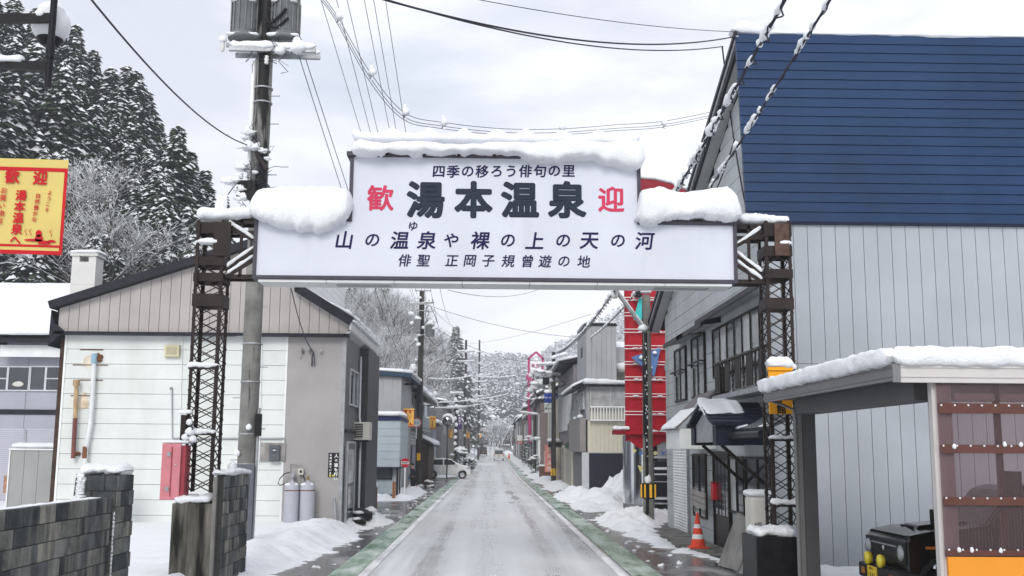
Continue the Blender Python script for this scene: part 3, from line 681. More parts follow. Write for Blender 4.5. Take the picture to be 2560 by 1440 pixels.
# street side wall
YP = atx(897, 1000, hx1).y
for i, (z0, z1) in enumerate(((.0, 1.3), (1.304, 2.55), (2.61, 3.1), (3.104, 4.1), (4.104, zE))):
    for j in range(3):
        y0 = YH+.1+(YP-YH-.1)*j/3; y1 = YH+.1+(YP-YH-.1)*(j+1)/3
        if i == 3 and j >= 1: continue
        box('wall_panel', GPAN, ho, hx1-.028, hx1, y0+.004, y1-.004, z0+.004, z1-.004)
box('floor_band', NAVY, ho, hx1-.0, hx1+.06, YH+.1, YP, 2.55, 2.61)
a = atx(876, 925, hx1); b = atx(893, 1015, hx1)
wy0, wy1, wz0, wz1 = a.y, b.y, b.z, a.z
box('window_pane', GLASS, ho, hx1-.03, hx1-.006, wy0, wy1, wz0, wz1)
m = MB(); m.box(hx1-.01, hx1+.03, wy0-.04, wy0, wz0, wz1); m.box(hx1-.01, hx1+.03, wy1, wy1+.04, wz0, wz1); m.box(hx1-.01, hx1+.03, wy0-.04, wy1+.04, wz0-.05, wz0); m.box(hx1-.01, hx1+.03, wy0-.04, wy1+.04, wz1, wz1+.05); m.box(hx1-.01, hx1+.02, (wy0+wy1)/2-.02, (wy0+wy1)/2+.02, wz0, wz1); f_ = m.build('window_frame', ALU, ho)
wz2 = wz1+.05
box('wall_panel', GPAN, ho, hx1-.06, hx1-.029, YH+.1, YP, 3.1, 4.1)
# door and ground-floor window
dz = 2.25
a = atx(866, 1120, hx1).y; b = atx(884, 1120, hx1).y
dr_ = box('door', mat('entrance_door', (.12, .13, .145), .35, .1, 3), ho, hx1+.001, hx1+.04, a, b, .15, dz)
m = MB(); m.box(hx1+.001, hx1+.06, a-.06, a, .1, dz+.06); m.box(hx1+.001, hx1+.06, b, b+.06, .1, dz+.06); m.box(hx1+.001, hx1+.06, a, b, dz, dz+.06); m.build('door_frame', ALU, ho)
box('door_pane', CURT, dr_, hx1+.041, hx1+.05, a+.2, b-.2, 1.2, 2.1); box('door_pane', GLASS, dr_, hx1+.041, hx1+.05, a+.2, b-.2, .4, 1.1)
box('side_window', GLASS, ho, hx1+.001, hx1+.02, YH+.25, a-.1, .6, 2.1)
# dark pier
pxr = h(919, 1000, YP)[0]
box('pier', PIERM, ho, hx1-.1, pxr, YP, 34.0, 0, zE-.03)
for k in range(7): box('pier_joint', BLACK, ho, hx1-.0, pxr+.001, YP-.003, YP-.0005, .75*k+.3, .75*k+.312)
MB().tube([(hx1+.06, YP-.3, zE-.3), (hx1+.07, YP-.3, 3.0), (hx1+.14, YP-.5, 2.7), (hx1+.14, YP-.5, .2)], .035, 8).build('drain_pipe', ALU, ho)
# air conditioner on brackets
a = aty(884, 1055, YP-1.0); b = aty(912, 1100, YP-1.0)
ac = thing('air_conditioner', 'cream outdoor air conditioner unit hung on the grey wall under the small upper window', 'air conditioner', (a.x, YP-1, b.z))
CREAM = mat('cream_plastic', (.56, .55, .50), .4, .06, 3)
box('case', CREAM, ac, a.x, b.x+.12, YP-1.0, YP-.35, b.z, a.z, .015)
gr_ = box('grille', DARK, ac, a.x+.03, b.x+.03-.09, YP-1.012, YP-1.001, b.z+.05, a.z-.05)
for i in range(9): z = b.z+.07+i*(a.z-b.z-.12)/8; box('slat', CREAM, gr_, a.x+.03, b.x-.06, YP-1.018, YP-1.013, z, z+.012)
box('bracket', BLACK, ac, hx1+.0, b.x+.1, YP-.95, YP-.4, b.z-.05, b.z-.005)
# white clapboard upper storey receding along the street
ux = h(768, 722, YH)[0]; ZU0, ZU1 = 4.9, 9.0; UY = 35.2
nb2 = 20
CLAP = mat('white_clapboard', (.72, .73, .74), .5, .05, 1.5)
for i in range(nb2):
    z = ZU0+(ZU1-ZU0)*i/nb2; zz2 = z+(ZU1-ZU0)/nb2
    MB().add([(ux, YH, z), (ux, UY, z), (ux, UY, zz2-.01), (ux, YH, zz2-.01), (ux-.06, YH, z), (ux-.06, UY, z), (ux-.06, UY, zz2), (ux-.06, YH, zz2)],
             [(0,1,2,3),(4,7,6,5),(0,4,5,1),(3,2,6,7),(0,3,7,4),(1,5,6,2)]).build('clapboard', CLAP, ho)
box('upper_core', NAVY, ho, ux-.5, ux-.061, YH+.02, UY-.02, ZU0, ZU1-.8)
# wires bracket on plaster
for px in (757, 775, 803): c = h(px, 878, YH-.05); MB().lathe((c[0], YH-.02, c[1]), [(.05, 0), (.05, -.05), (.025, -.06), (.02, -.12), (.035, -.13), (.001, -.15)], 10, axis='y').build('wall_insulator', PORC if px > 790 else GALV, ho)
mb = MB()
for dx in (-.03, .03, -.02): c = h(785, 885); mb.tube([(c[0], YH-.1, c[1]+.05), (c[0]+dx, YH-.12, c[1]-.1), (c[0]+dx*1.3, YH-.06, c[1]-.33)], .012, 5)
c = h(757, 870); mb.tube([(c[0], YH-.12, c[1]), (c[0]+.03, YH-.1, c[1]-.15), (c[0]-.04, YH-.06, c[1]-.3)], .01, 5)
mb.build('loose_cable', WIRE, ho)
# poster on the plaster
a = h(822, 1132); b = h(846, 1193)
po = thing('wall_poster', 'small black text board with white brush writing on the grey plaster corner', 'poster', ((a[0]+b[0])/2, YH-.03, b[1]))
bd_ = box('board', mat('poster_black', (.012, .012, .016), .4, .1, 3), po, a[0], b[0], YH-.035, YH-.021, b[1], a[1])
TW = mat('lettering_white', (.75, .75, .75), .5, .05, 3); TY = mat('lettering_yellow', (.6, .5, .1), .5, .05, 3)
hh = a[1]-b[1]; mb = MB(); x2 = b[0]-.065; x1 = a[0]+.06
letters(mb, [(c, (x2, YH-.037, a[1]-.075-.118*i), .10 if c != 'の' else .07) for i, c in enumerate('人の道も行い')][:6]+[(c, (x1, YH-.037, a[1]-.06-.077*i), .06) for i, c in enumerate('を神は見ている')], R_, U_, O_, .05); mb.build('lettering', TW, bd_)
mb = MB(); letters(mb, [('聖', (x1, YH-.037, b[1]+.04), .06), ('書', (x1+.08, YH-.037, b[1]+.04), .06)], R_, U_, O_, .04); mb.build('lettering', TY, bd_)
# wall pipes: two flues with rust
def wallpipe(lbl, pxs, r, m, off=.16, extra=None):
    t = thing('flue_pipe', lbl, 'pipe', (*aty(pxs[0][0], pxs[0][1], YH-off).to_tuple(),))
    MB().tube([aty(x, y, YH-off) for x, y in pxs], r, 10).build('pipe', m, t); return t
W2 = mat('white_flue', (.68, .70, .70), .4, .08, 3, streak=.3, dcol=(.35, .25, .15))
f1 = wallpipe('tall white flue pipe with a blue cap and rust stains around its wall inlet', [(236, 885), (231, 1000), (226, 1060), (215, 1120), (207, 1238)], .058, W2)
c = aty(236, 888, YH-.16)
MB().lathe((c.x, c.y, c.z), [(.075, -.22), (.075, 0), (.07, .04), (.001, .05)], 14).build('cap', mat('blue_cap', (.28, .42, .52), .4), f1)
MB().tube([(c.x, c.y, c.z-.1), (c.x+.12, YH-.02, c.z-.1)], .07, 10).build('elbow', RUST, f1)
c = aty(213, 1128, YH-.16); MB().lathe((c.x, c.y, c.z), [(.07, -.18), (.07, .12)], 12).build('joint', RUST, f1)
OC = mat('ochre_flue', (.42, .30, .17), .6, .2, 6, streak=.5, dcol=(.2, .07, .04)); RB = mat('red_brown_flue', (.16, .06, .05), .6, .2, 5)
f2 = wallpipe('short ochre and red brown rusty flue pipe beside the white one', [(191, 960), (188, 1045)], .055, OC)
MB().tube([aty(188, 1045, YH-.16), aty(183, 1140, YH-.16), aty(183, 1146, YH-.16)], .056, 10).build('pipe', RB, f2)
c = aty(191, 955, YH-.16); MB().lathe((c.x, c.y, c.z), [(.09, -.1), (.09, .06)], 4).build('cap', OC, f2)
MB().tube([aty(184, 1136, YH-.16), aty(198, 1134, YH-.03)], .055, 8).build('elbow', RUST, f2)
# rust patches: thin flaking scale on the boards
RS = mat('rust_stain', (.58, .47, .33), .8, .4, 5, streak=.9, dcol=(.70, .73, .71), dscale=5, edge=(.42, .58)); RD = mat('rust_dark', (.12, .05, .025), .9, .5, 7, streak=.5, dcol=(.3, .16, .07), dscale=8)
rn = random.Random(3)
def blot(cx, cy, rx, ry, m, y, sd):
    vs = []; n = 22
    for i in range(n):
        q = 2*math.pi*i/n; f = 1+.45*fbm(math.cos(q)*1.5+sd, math.sin(q)*1.5, sd); p = aty(cx+rx*math.cos(q)*f, cy+ry*math.sin(q)*f, y); vs.append((p.x, y, p.z))
    MB().add(vs, [tuple(range(n))]).build('rust_stain', m, ho)
blot(232, 905, 26, 18, RS, YH-.0135, 1); blot(244, 893, 13, 9, RD, YH-.0145, 2); blot(232, 960, 14, 12, RS, YH-.0135, 5); blot(200, 1003, 26, 22, RS, YH-.0135, 3); blot(190, 1012, 14, 12, RS, YH-.0145, 7)
for (xa, xb, y) in ((200, 258, 874), (182, 270, 912), (190, 258, 950), (176, 232, 989)):
    a = aty(xa, y, YH-.016); b = aty(xb, y, YH-.016); MB().box(a.x, b.x, YH-.016, YH-.0125, a.z-.012, a.z+.012).build('rust_stain', RD, ho)
# vent hood, conduits
a = h(412, 861, YH-.12); b = h(447, 893, YH-.12)
vh = thing('vent_hood', 'square cream vent hood high on the white siding', 'vent', (a[0], YH-.1, b[1]))
MB().prism([(YH-.014, b[1]), (YH-.14, b[1]+.02), (YH-.16, a[1]-.03), (YH-.014, a[1])], 'x', a[0], b[0]).build('hood', mat('cream_vent', (.62, .58, .40), .5, .1, 3), vh, .01)
MB().prism([(YH-.143, b[1]+.06), (YH-.146, b[1]+.06), (YH-.163, a[1]-.06), (YH-.158, a[1]-.06)], 'x', a[0]+.05, b[0]-.05).build('louvre', mat('cream_vent_dark', (.42, .39, .27), .5, .1, 3), vh)
mb = MB(); mb.tube([aty(430, 968, YH-.05), aty(431, 1095, YH-.05), aty(555, 1096, YH-.05), aty(712, 1096, YH-.05), aty(712, 1150, YH-.05)], .018, 6)
mb.tube([aty(430, 968, YH-.05), aty(424, 972, YH-.05)], .022, 6); mb.build('conduit', GALV, ho)
mb = MB(); mb.tube([aty(456, 846, YH-.04), aty(450, 1090, YH-.04)], .012, 5); mb.tube([aty(655, 846, YH-.04), aty(648, 1160, YH-.04)], .012, 5); mb.build('conduit', WHITE, ho)
# meter board
a = h(651, 1107, YH-.1); b = h(712, 1153, YH-.1)
me_ = thing('meter_board', 'weathered board with a grey electricity meter left of the gas cylinders', 'meter', (a[0], YH-.05, b[1]))
box('board', mat('weathered_ply', (.30, .29, .28), .8, .3, 4, streak=.6, dcol=(.13, .12, .11), dscale=5), me_, a[0], b[0], YH-.07, YH-.015, b[1], a[1])
a2 = h(673, 1112, YH-.2); b2 = h(698, 1154, YH-.2)
mt_ = box('meter', mat('meter_grey', (.10, .115, .125), .4), me_, a2[0], b2[0], YH-.2, YH-.071, b2[1], a2[1], .03)
box('dial', GLASS, mt_, a2[0]+.07, b2[0]-.07, YH-.206, YH-.201, b2[1]+.2, a2[1]-.08); box('counter', WHITE, mt_, a2[0]+.1, b2[0]-.1, YH-.208, YH-.2065, b2[1]+.28, b2[1]+.3)
# gas cylinders
CYL = mat('gas_cylinder_paint', (.42, .43, .48), .4, .06, 3, streak=.15, dcol=(.3, .3, .33))
def cylinder(pxc, lbl, seed, valve):
    p = atz(pxc, 1322, .05); y = YH-.34; x = aty(pxc, 1260, y).x; z1 = aty(pxc, 1206, y).z
    t = thing('gas_cylinder', lbl, 'gas cylinder', (x, y, 0), 'gas cylinders against the plaster wall')
    r = .188
    MB().lathe((x, y, 0), [(r-.02, .0), (r, .04), (r, z1-.14), (r*.97, z1-.09), (r*.8, z1-.03), (r*.45, z1+.01), (.04, z1+.02), (.04, z1+.05)], 24).build('body', CYL, t)
    MB().lathe((x, y, z1-.20), [(r+.004, -.012), (r+.008, 0), (r+.004, .012)], 24).build('strap', RUST, t)
    MB().lathe((x, y, z1+.05), [(.03, 0), (.03, .07), (.045, .075), (.045, .10), (.02, .105), (.02, .13), (.001, .13)], 10).build('valve', mat('brass', (.35, .26, .1), .4, metal=.6) if valve else GALV, t)
    mb = MB(); snow_lump(mb, (x-.08, y-.10, z1-.06), .10, .07, .05, seed); snow_lump(mb, (x+.10, y-.05, z1-.06), .06, .08, .05, seed+2); mb.build('snow_patch', SNOW, t)
cylinder(729, 'left grey gas cylinder, nearer the meter board', 1, 0); cylinder(768, 'right grey gas cylinder with the brass valve', 4, 1)
rg = thing('gas_regulator', 'gas regulator box with black hoses above the two cylinders', 'regulator', (*aty(752, 1180, YH-.2).to_tuple(),))
a = h(746, 1172, YH-.15); b = h(759, 1187, YH-.15); box('gauge', CREAM, rg, a[0], b[0], YH-.2, YH-.03, b[1], a[1], .01)
a2 = h(749, 1176, YH-.2); b2 = h(755, 1182, YH-.2); box('dial', DARK, rg, a2[0], b2[0], YH-.208, YH-.2015, b2[1], a2[1])
c = aty(733, 1192, YH-.2); MB().lathe((c.x, c.y, c.z), [(.03, -.14), (.06, -.1), (.06, .06), (.03, .09), (.03, .14)], 10).build('regulator', GALV, rg)
mb = MB(); mb.tube([aty(x, y, YH-.22) for x, y in ((724, 1181), (712, 1184), (700, 1196), (695, 1209), (702, 1213), (722, 1206))], .014, 6)
mb.tube([aty(x, y, YH-.22) for x, y in ((758, 1189), (763, 1200), (761, 1212), (752, 1210), (749, 1218))], .014, 6); mb.build('hose', BLACK, rg)
mb = MB(); mb.tube([aty(x, y, YH-.1) for x, y in ((727, 1190), (727, 1162), (757, 1162))], .014, 6); mb.build('pipe', GALV, rg)
# leaning pipe at the corner and the heap of covered things by the door
MB_ = MB().tube([aty(836, 1246, YH-.2), aty(841, 1325, YH-.25)], .035, 8).build('leaning_pipe', GALV); tag(MB_, 'grey pipe leaning at the corner of the plaster wall', 'pipe')
tb = thing('covered_bundle', 'black tarpaulin bundle dusted with snow at the house door', 'bundle', (hx1+.25, 30.3, 0))
mb = MB(); snow_lump(mb, (hx1+.25, 30.4, .22), .28, .5, .22, 3, .5, 16, 10); snow_lump(mb, (hx1+.3, 29.4, .15), .2, .4, .12, 8, .5, 14, 8); mb.build('tarpaulin', BLACK, tb)
mb = MB(); snow_lump(mb, (hx1+.42, 30.9, .36), .2, .4, .12, 5, .3); snow_lump(mb, (hx1+.2, 29.9, .36), .16, .18, .06, 6, .3); snow_lump(mb, (hx1+.25, 29.2, .24), .12, .15, .05, 7, .3); mb.build('snow_cap', SNOW, tb)
# chimney
YC = 31.5; a = h(181, 640, YC); b = h(236, 740, YC)
ch = thing('chimney', 'square white chimney stack with snow on its cap behind the gable', 'chimney', ((a[0]+b[0])/2, YC+.3, 3))
CH = mat('chimney_white', (.62, .62, .60), .7, .06, 2)
n = 5
for i in range(n):
    z0 = 3.5+(a[1]-3.5)*i/n; z1 = 3.5+(a[1]-3.5)*(i+1)/n
    if i < n-1: box('block_course', CH, ch, a[0], b[0]-.02, YC, YC+.62, z0+.004, z1-.004)
m = MB(); m.box(a[0], a[0]+.22, YC, YC+.62, z0, z1); m.box(b[0]-.24, b[0]-.02, YC, YC+.62, z0, z1); m.box(a[0]+.22, b[0]-.24, YC+.4, YC+.62, z0, z1); m.box(a[0]+.22, b[0]-.24, YC, YC+.4, z0, z1-.17); m.build('flue_block', CH, ch)
box('cap', CH, ch, a[0]-.05, b[0]+.03, YC-.05, YC+.67, z1, z1+.08, .01); snow_on(ch, a[0]-.05, b[0]+.03, YC-.05, YC+.67, z1+.07, .13, 4)
# table / frame with junk by the wall behind the long block wall
jf = thing('garden_table', 'snow covered low table frame with boards behind the block wall', 'table', (-9.5, 27, 0))
def hz(px, py): return aty(px, py, 26.2)
for p, q in (((193, 1185), (186, 1240)), ((262, 1185), (262, 1240)), ((193, 1187), (262, 1187)), ((225, 1187), (224, 1240)), ((190, 1225), (225, 1225))):
    MB().bar(hz(*p), hz(*q), .035, .035).build('frame_bar', RUST if p[0] > 200 else BROWN, jf)
a = hz(222, 1190); b = hz(262, 1238); box('board', mat('old_board', (.24, .18, .13), .8, .3, 5), jf, a.x, b.x, 26.22, 26.28, b.z, a.z)
mb = MB(); snow_bar(mb, (hz(222, 1187).x, 26.4, a.z+.0), (hz(300, 1187).x, 26.4, a.z+.0), .7, .2, 3, n=14, hb=lambda t: 0, ht=lambda t: -.02); mb.build('snow_cap', SNOW, jf)

# ------------------------------------------------------------------ neighbours at the far left
YN = 42.0
def n_(px, py, Y=YN): p = aty(px, py, Y); return p.x, p.z
GRYN = mat('pale_grey_siding', (.36, .37, .42), .5, .08, 1, streak=.15, dcol=(.28, .28, .32), dscale=.6); SHUT = mat('lilac_shutter', (.48, .48, .55), .45, .05, 1)
nb_ = thing('neighbour_house', 'pale grey two storey house with a thick snow roof at the left edge', 'house', (-20, 45, 0))
nx0 = n_(-260, 1000)[0]; nx1 = n_(172, 1000)[0]
box('wall_core', GRYN, nb_, nx0, nx1, YN+.02, YN+8, 0, n_(60, 850)[1])
zl = [n_(60, y)[1] for y in (1235, 1075, 1036, 1024, 980, 915, 868)]
for i, (a, b) in enumerate(zip(zl, zl[1:])):
    if i in (0, 2): continue
    for j in range(4):
        x0 = nx0+(nx1-nx0)*j/4; x1 = nx0+(nx1-nx0)*(j+1)/4; box('wall_panel', GRYN, nb_, x0+.01, x1-.01, YN-.01, YN+.019, a+.008, b-.008)
box('band', NAVY, nb_, nx0, nx1, YN-.06, YN+.019, zl[2], zl[3])
for px0, px1 in ((-140, 60), (64, 170)):
    xa, xb = n_(px0, 1100)[0], n_(px1, 1100)[0]; sh = MB(); z = 0
    while z < zl[1]-.02: sh.box(xa, xb, YN-.02, YN+.019, z+.006, z+.075); z += .08
    sh.build('roller_shutter', SHUT, nb_); box('shutter_frame', GALV, nb_, xb+.002, xb+.1, YN-.05, YN+.019, 0, zl[1])
for wx0, wx1 in ((-30, 70), (80, 150)):
    x0, z1 = n_(wx0, 918); x1, z0 = n_(wx1, 975)
    box('window_pane', GLASS, nb_, x0, x1, YN-.02, YN-.011, z0, z1)
    m = MB()
    for (a, b, c, d) in ((x0-.05, x1+.05, z1, z1+.05), (x0-.05, x1+.05, z0-.05, z0), (x0-.05, x0, z0, z1), (x1, x1+.05, z0, z1), ((x0+x1)/2-.04, (x0+x1)/2+.04, z0, z1), (x0 if wx0 < 0 else (x0+x1)/2+.04, (x0+x1)/2-.04 if wx0 < 0 else x1, (z0+z1)/2-.02, (z0+z1)/2+.02)): m.box(a, b, YN-.05, YN-.012, c, d)
    m.build('window_frame', ALU, nb_)
x0, z1 = n_(33, 944); mb = MB(); snow_lump(mb, (n_(46, 960)[0], YN-.04, n_(46, 962)[1]), .22, .01, .14, 2, .1); mb.build('pillow', mat('cream_cloth', (.6, .58, .52), .8), nb_)
e0, e1 = n_(16, 858)[1], n_(16, 800)[1]
MB().prism([(YN-.9, n_(60, 862)[1]), (YN-.9, n_(60, 852)[1]+.02), (YN+4, n_(60, 852)[1]+2.4), (YN+4, n_(60, 862)[1]+2.2)], 'x', n_(18, 850)[0], nx1+.6).build('roof', NAVY, nb_)
MB().prism([(YN-.5, n_(60, 866)[1]-.0), (YN-.5, n_(60, 862)[1]+.1), (YN+4, n_(60, 852)[1]+1.3), (YN+4, n_(60, 862)[1])], 'x', nx0, n_(18, 850)[0]).build('roof', NAVY, nb_)
box('balcony_front', WHITE, nb_, n_(16, 880)[0], nx1, YN-.55, YN-.5, n_(60, 895)[1], n_(60, 866)[1])
mb = MB(); snow_bar(mb, (nx0, YN+1.6, n_(60, 850)[1]+1.3), (nx1+.7, YN+1.6, n_(60, 850)[1]+1.3), 5.6, .42, 4, n=60, k=26, e=.3, amp=.08, tilt=-.47, fq=.8); mb.build('snow_cap', SNOW, nb_)
# grey shed
YS2 = 33.0; a = aty(28, 1125, YS2); b = aty(160, 1232, YS2)
sh_ = thing('garden_shed', 'low grey metal shed with snow on its flat top left of the white house', 'shed', (a.x, YS2, 0))
SG = mat('shed_grey', (.33, .335, .33), .5, .06, 1.2)
m = 4
for i in range(m): box('panel', SG, sh_, a.x+(b.x-a.x)*i/m+.006, a.x+(b.x-a.x)*(i+1)/m-.006, YS2, YS2+.03, 0.05, a.z)
box('core', SG, sh_, a.x+.02, b.x-.02, YS2+.02, YS2+1.6, .05, a.z-.01); box('rim', WHITE, sh_, a.x-.05, b.x+.05, YS2-.05, YS2+1.65, a.z, a.z+.05); box('post', WHITE, sh_, a.x-.04, a.x+.0, YS2-.03, YS2+.03, 0, a.z)
snow_on(sh_, a.x-.05, b.x+.1, YS2-.05, YS2+1.65, a.z+.04, .18, 6)
bx_ = MB().box(*[aty(10, 1190, 38).x, aty(25, 1190, 38).x], 38, 38.4, .5, 1.1).build('cardboard_box', mat('worn_orange_box', (.38, .22, .15), .8, .4, 9)); tag(bx_, 'worn reddish box standing before the shutters left of the shed', 'box')
mb = MB()
for i in range(30): y = random.Random(i).uniform(18, 40); snow_lump(mb, (random.Random(i+99).uniform(-16, -8), y, .02), .5, .5, .12, i, .4)
kind(mb.build('snow_mounds', SNOW), 'stuff', 'small mounds in the snow behind the block wall')
snow_field('snow_bank', -20, -5.4, 14, 41, .3, lambda x, y: .12+.05*fbm(x*.6, y*.6)+.04*fbm(x*2, y*2)-.3*smooth(-8, -6, x)*0 - (.4 if (y > 36.8 or x > -6.2-.2*(y-14)*0) else 0), label='smooth snow over the yard left of the white house')

# ------------------------------------------------------------------ grey building with the blue steep roof (right)
BLUE = mat('blue_steel_roof', (.007, .030, .088), .42, .14, .8, spec=.2, streak=.4, dcol=(.014, .044, .110), dscale=1.2, edge=(.45, .7)); SEAM = mat('blue_roof_seam', (.006, .010, .03), .5, .1)
GWALL = mat('grey_blue_cladding', (.37, .40, .435), .45, .08, .9, streak=.18, dcol=(.30, .32, .34), dscale=.9)
GSIDE = mat('weathered_pale_siding', (.43, .46, .47), .55, .1, 1.2, streak=.4, dcol=(.30, .32, .32), dscale=1.5, edge=(.45, .75))
SOF2 = mat('verge_soffit', (.36, .365, .365), .6, .1, 1.5)
DBR = mat('dark_brown_frame', (.018, .013, .011), .45, .3, 5)
gb = thing('shop_house', 'tall grey building with a steep navy blue metal roof and pale side wall', 'building', (8, 24, 0))
XW = 5.06; X0 = 4.72; YW = 19.18; XE = 14.0
eN = atx(1867, 553, X0); rd = atx(1838, 84, X0); eF = atx(1619, 815, X0)
YE, ZE = eN.y, eN.z; YR, ZR = rd.y, rd.z; YF, ZF = eF.y, eF.z
YW = max(YW, YE+.02)
# near wall cladding boards
x = XW; i = 0; w = .262
MB().box(XW+.02, XE, YW+.05, YF-1.2, 0, ZF-.3).build('core', DARK, gb)
MB().prism([(YW+.06, ZF-.4), (YF-1.3, ZF-.4), (YF-1.0, ZF-.1), (YR+.2, ZR-.3), (YW+.08, ZE-.05)], 'x', XW+.03, XE).build('core', DARK, gb)
zband = aty(2000, 909, YW).z
while x < XE-.01:
    xe = min(x+w, XE); box('cladding_board', GWALL, gb, x+.005, xe-.005, YW, YW+.049, .0, zband-.004); box('cladding_board', GWALL, gb, x+.005, xe-.005, YW, YW+.049, zband+.004, ZE-.02); x = xe
# blue roof strips
n = 20; dY = (YR-YE)/n; dZ = (ZR-ZE)/n
for i in range(n):
    a = (YE+dY*i, ZE+dZ*i); b = (YE+dY*(i+1), ZE+dZ*(i+1))
    MB().prism([(a[0]-.022, a[1]+.004), (b[0]-.004, b[1]-.004), (b[0]+.05, b[1]-.004), (a[0]+.05, a[1]+.004)], 'x', X0, XE+.4).build('roof_strip', BLUE, gb)
MB().prism([(YE+.03, ZE), (YR+.03, ZR), (YR+.12, ZR), (YE+.12, ZE)], 'x', X0+.01, XE+.4).build('roof_core', SEAM, gb)
box('eave_trim', SEAM, gb, X0-.01, XE+.4, YE-.04, YE+.14, ZE-.05, ZE-.002)
# far slope
tf = (ZR-ZF)/(YF-YR)
MB().prism([(YR+.05, ZR+.02), (YF, ZF+.02), (YF, ZF-.12), (YR+.05, ZR-.12)], 'x', X0+.08, XE+.4).build('roof', SEAM, gb)
# verge boards (three stepped mouldings) and soffit
for k, (dx, th, m) in enumerate(((0, .10, NAVY), (.035, .20, GALV), (.06, .30, NAVY))):
    MB().prism([(YR-.02, ZR+.05-th+.10), (YF+.02, ZF+.05-th+.10), (YF+.02, ZF-.05-th+.10), (YR-.02, ZR-.05-th+.10)], 'x', X0-.0+dx-.03, X0+dx+.03).build('verge_board', m, gb)
ns = 9
for i in range(ns):
    ya = YR+.25+(YF-.1-YR-.25)*i/ns; yb = YR+.25+(YF-.1-YR-.25)*(i+1)/ns
    za = ZR-.22-tf*(ya-YR); zb2 = ZR-.22-tf*(yb-YR)
    MB().prism([(ya+.01, za), (yb-.01, zb2), (yb-.01, zb2-.03), (ya+.01, za-.03)], 'x', X0+.09, XW-.002).build('soffit_panel', SOF2, gb)
# side wall boards facing the road
def ztop(y): return ZR-.26-tf*(y-YR) if y > YR else ZE+(ZR-ZE)*max(0, y-YW)/(YR-YW)
bh = .335; z = 0; r = 0; YB0, YB1 = YW, YF-1.1
rn = random.Random(8)
while z < ZR-.3:
    cuts = [YB0]; yy = YB0+(1.3 if r % 2 else 2.6)
    while yy < YB1-.5: cuts.append(yy); yy += 3.0
    cuts.append(YB1)
    for a, b in zip(cuts, cuts[1:]):
        # clip the board to the gable outline
        def lim(yv): return min(z+bh-.012, ztop(yv))
        pts = [a+(b-a)*k/6 for k in range(7)]; top = [(yv, max(z, lim(yv))) for yv in pts]
        top = [(yv, t_) for yv, t_ in top if t_ > z+.001]
        if len(top) < 2: continue
        poly = [(top[0][0]+.004, z)]+[(min(max(yv, top[0][0]+.004), top[-1][0]-.004), t_) for yv, t_ in top]+[(top[-1][0]-.004, z)]
        MB().prism(poly, 'x', XW-.0+rn.uniform(0, .004), XW+.028).build('siding_board', GSIDE, gb)
    z += bh; r += 1
# snow on the ridge
mb = MB(); snow_bar(mb, (X0-.05, YR+.22, ZR-.02), (XE+.4, YR+.22, ZR-.02), .55, .13, 3, n=80, k=16, amp=.05, fq=1.0, ht=lambda t: .22*math.exp(-((t-.02)/.045)**2)-.02); mb.build('snow_cap', SNOW, gb)
mb = MB(); snow_bar(mb, (X0+.45, (YR+YF)/2, (ZR+ZF)/2), (XE+.3, (YR+YF)/2, (ZR+ZF)/2), YF-YR-.3, .12, 5, n=40, k=30, e=.25, amp=.03, tilt=tf); mb.build('snow_cap', SNOW, gb)
# ---- openings on the side wall, set out with the plane x = XW
def w2(px, py, X=XW): p = atx(px, py, X); return p.y, p.z
def rect(pxl, pxr, pyt_r, pyb_r, X=XW):
    """y range and z range of an opening: left px, right px, top / bottom py measured at the right (nearer) edge"""
    yf = w2(pxl, pyt_r, X)[0]; yn, zt = w2(pxr, pyt_r, X); zb = w2(pxr, pyb_r, X)[1]; return yn, yf, zb, zt
def side_window(name, pxl, pxr, pyt, pyb, mull=1, glass=GLASS, fw=.05, X=XW, rail=True):
    y0, y1, z0, z1 = rect(pxl, pxr, pyt, pyb)
    fr = MB().box(X-.06, X-.002, y0-fw, y1+fw, z0-fw, z0).box(X-.06, X-.002, y0-fw, y1+fw, z1, z1+fw).box(X-.06, X-.002, y0-fw, y0, z0, z1).box(X-.06, X-.002, y1, y1+fw, z0, z1)
    for k in range(1, mull+1): c = y0+(y1-y0)*k/(mull+1); fr.box(X-.055, X-.002, c-fw*.4, c+fw*.4, z0, z1)
    o = fr.build('window_frame', DBR, gb, .004)
    for k in range(mull+1):
        a = y0+(y1-y0)*k/(mull+1); b = y0+(y1-y0)*(k+1)/(mull+1); g = MB().box(X-.03, X-.012, a+.02, b-.02, z0, z1).build('window_pane', glass[k % len(glass)] if isinstance(glass, list) else glass, o)
    return y0, y1, z0, z1
ICEG = mat('icy_window_glass', (.16, .18, .18), .12, .5, 4, spec=.8, streak=.5, dcol=(.35, .37, .37), dscale=4)
for (a, b, t_, b_) in ((1690, 1716, 868, 996), (1732, 1763, 836, 985)):
    y0, y1, z0, z1 = side_window('w', a, b, t_, b_, 1, [ICEG, ICEG])
    box('guard_rail', DBR, gb, XW-.16, XW-.13, y0-.05, y1+.1, (z0+z1)/2+.06, (z0+z1)/2+.1); box('guard_bracket', DBR, gb, XW-.14, XW-.06, y1, y1+.03, (z0+z1)/2+.06, (z0+z1)/2+.09)
    box('guard_bracket', DBR, gb, XW-.14, XW-.06, y0-.04, y0-.01, (z0+z1)/2+.06, (z0+z1)/2+.09)
    box('lower_louvre', GALV, gb, XW-.075, XW-.061, y1-.25, y1+.06, z0, (z0+z1)/2)
y0, y1, z0, z1 = side_window('w', 1785, 1902, 770, 905, 5, [ICEG, CURT, ICEG])
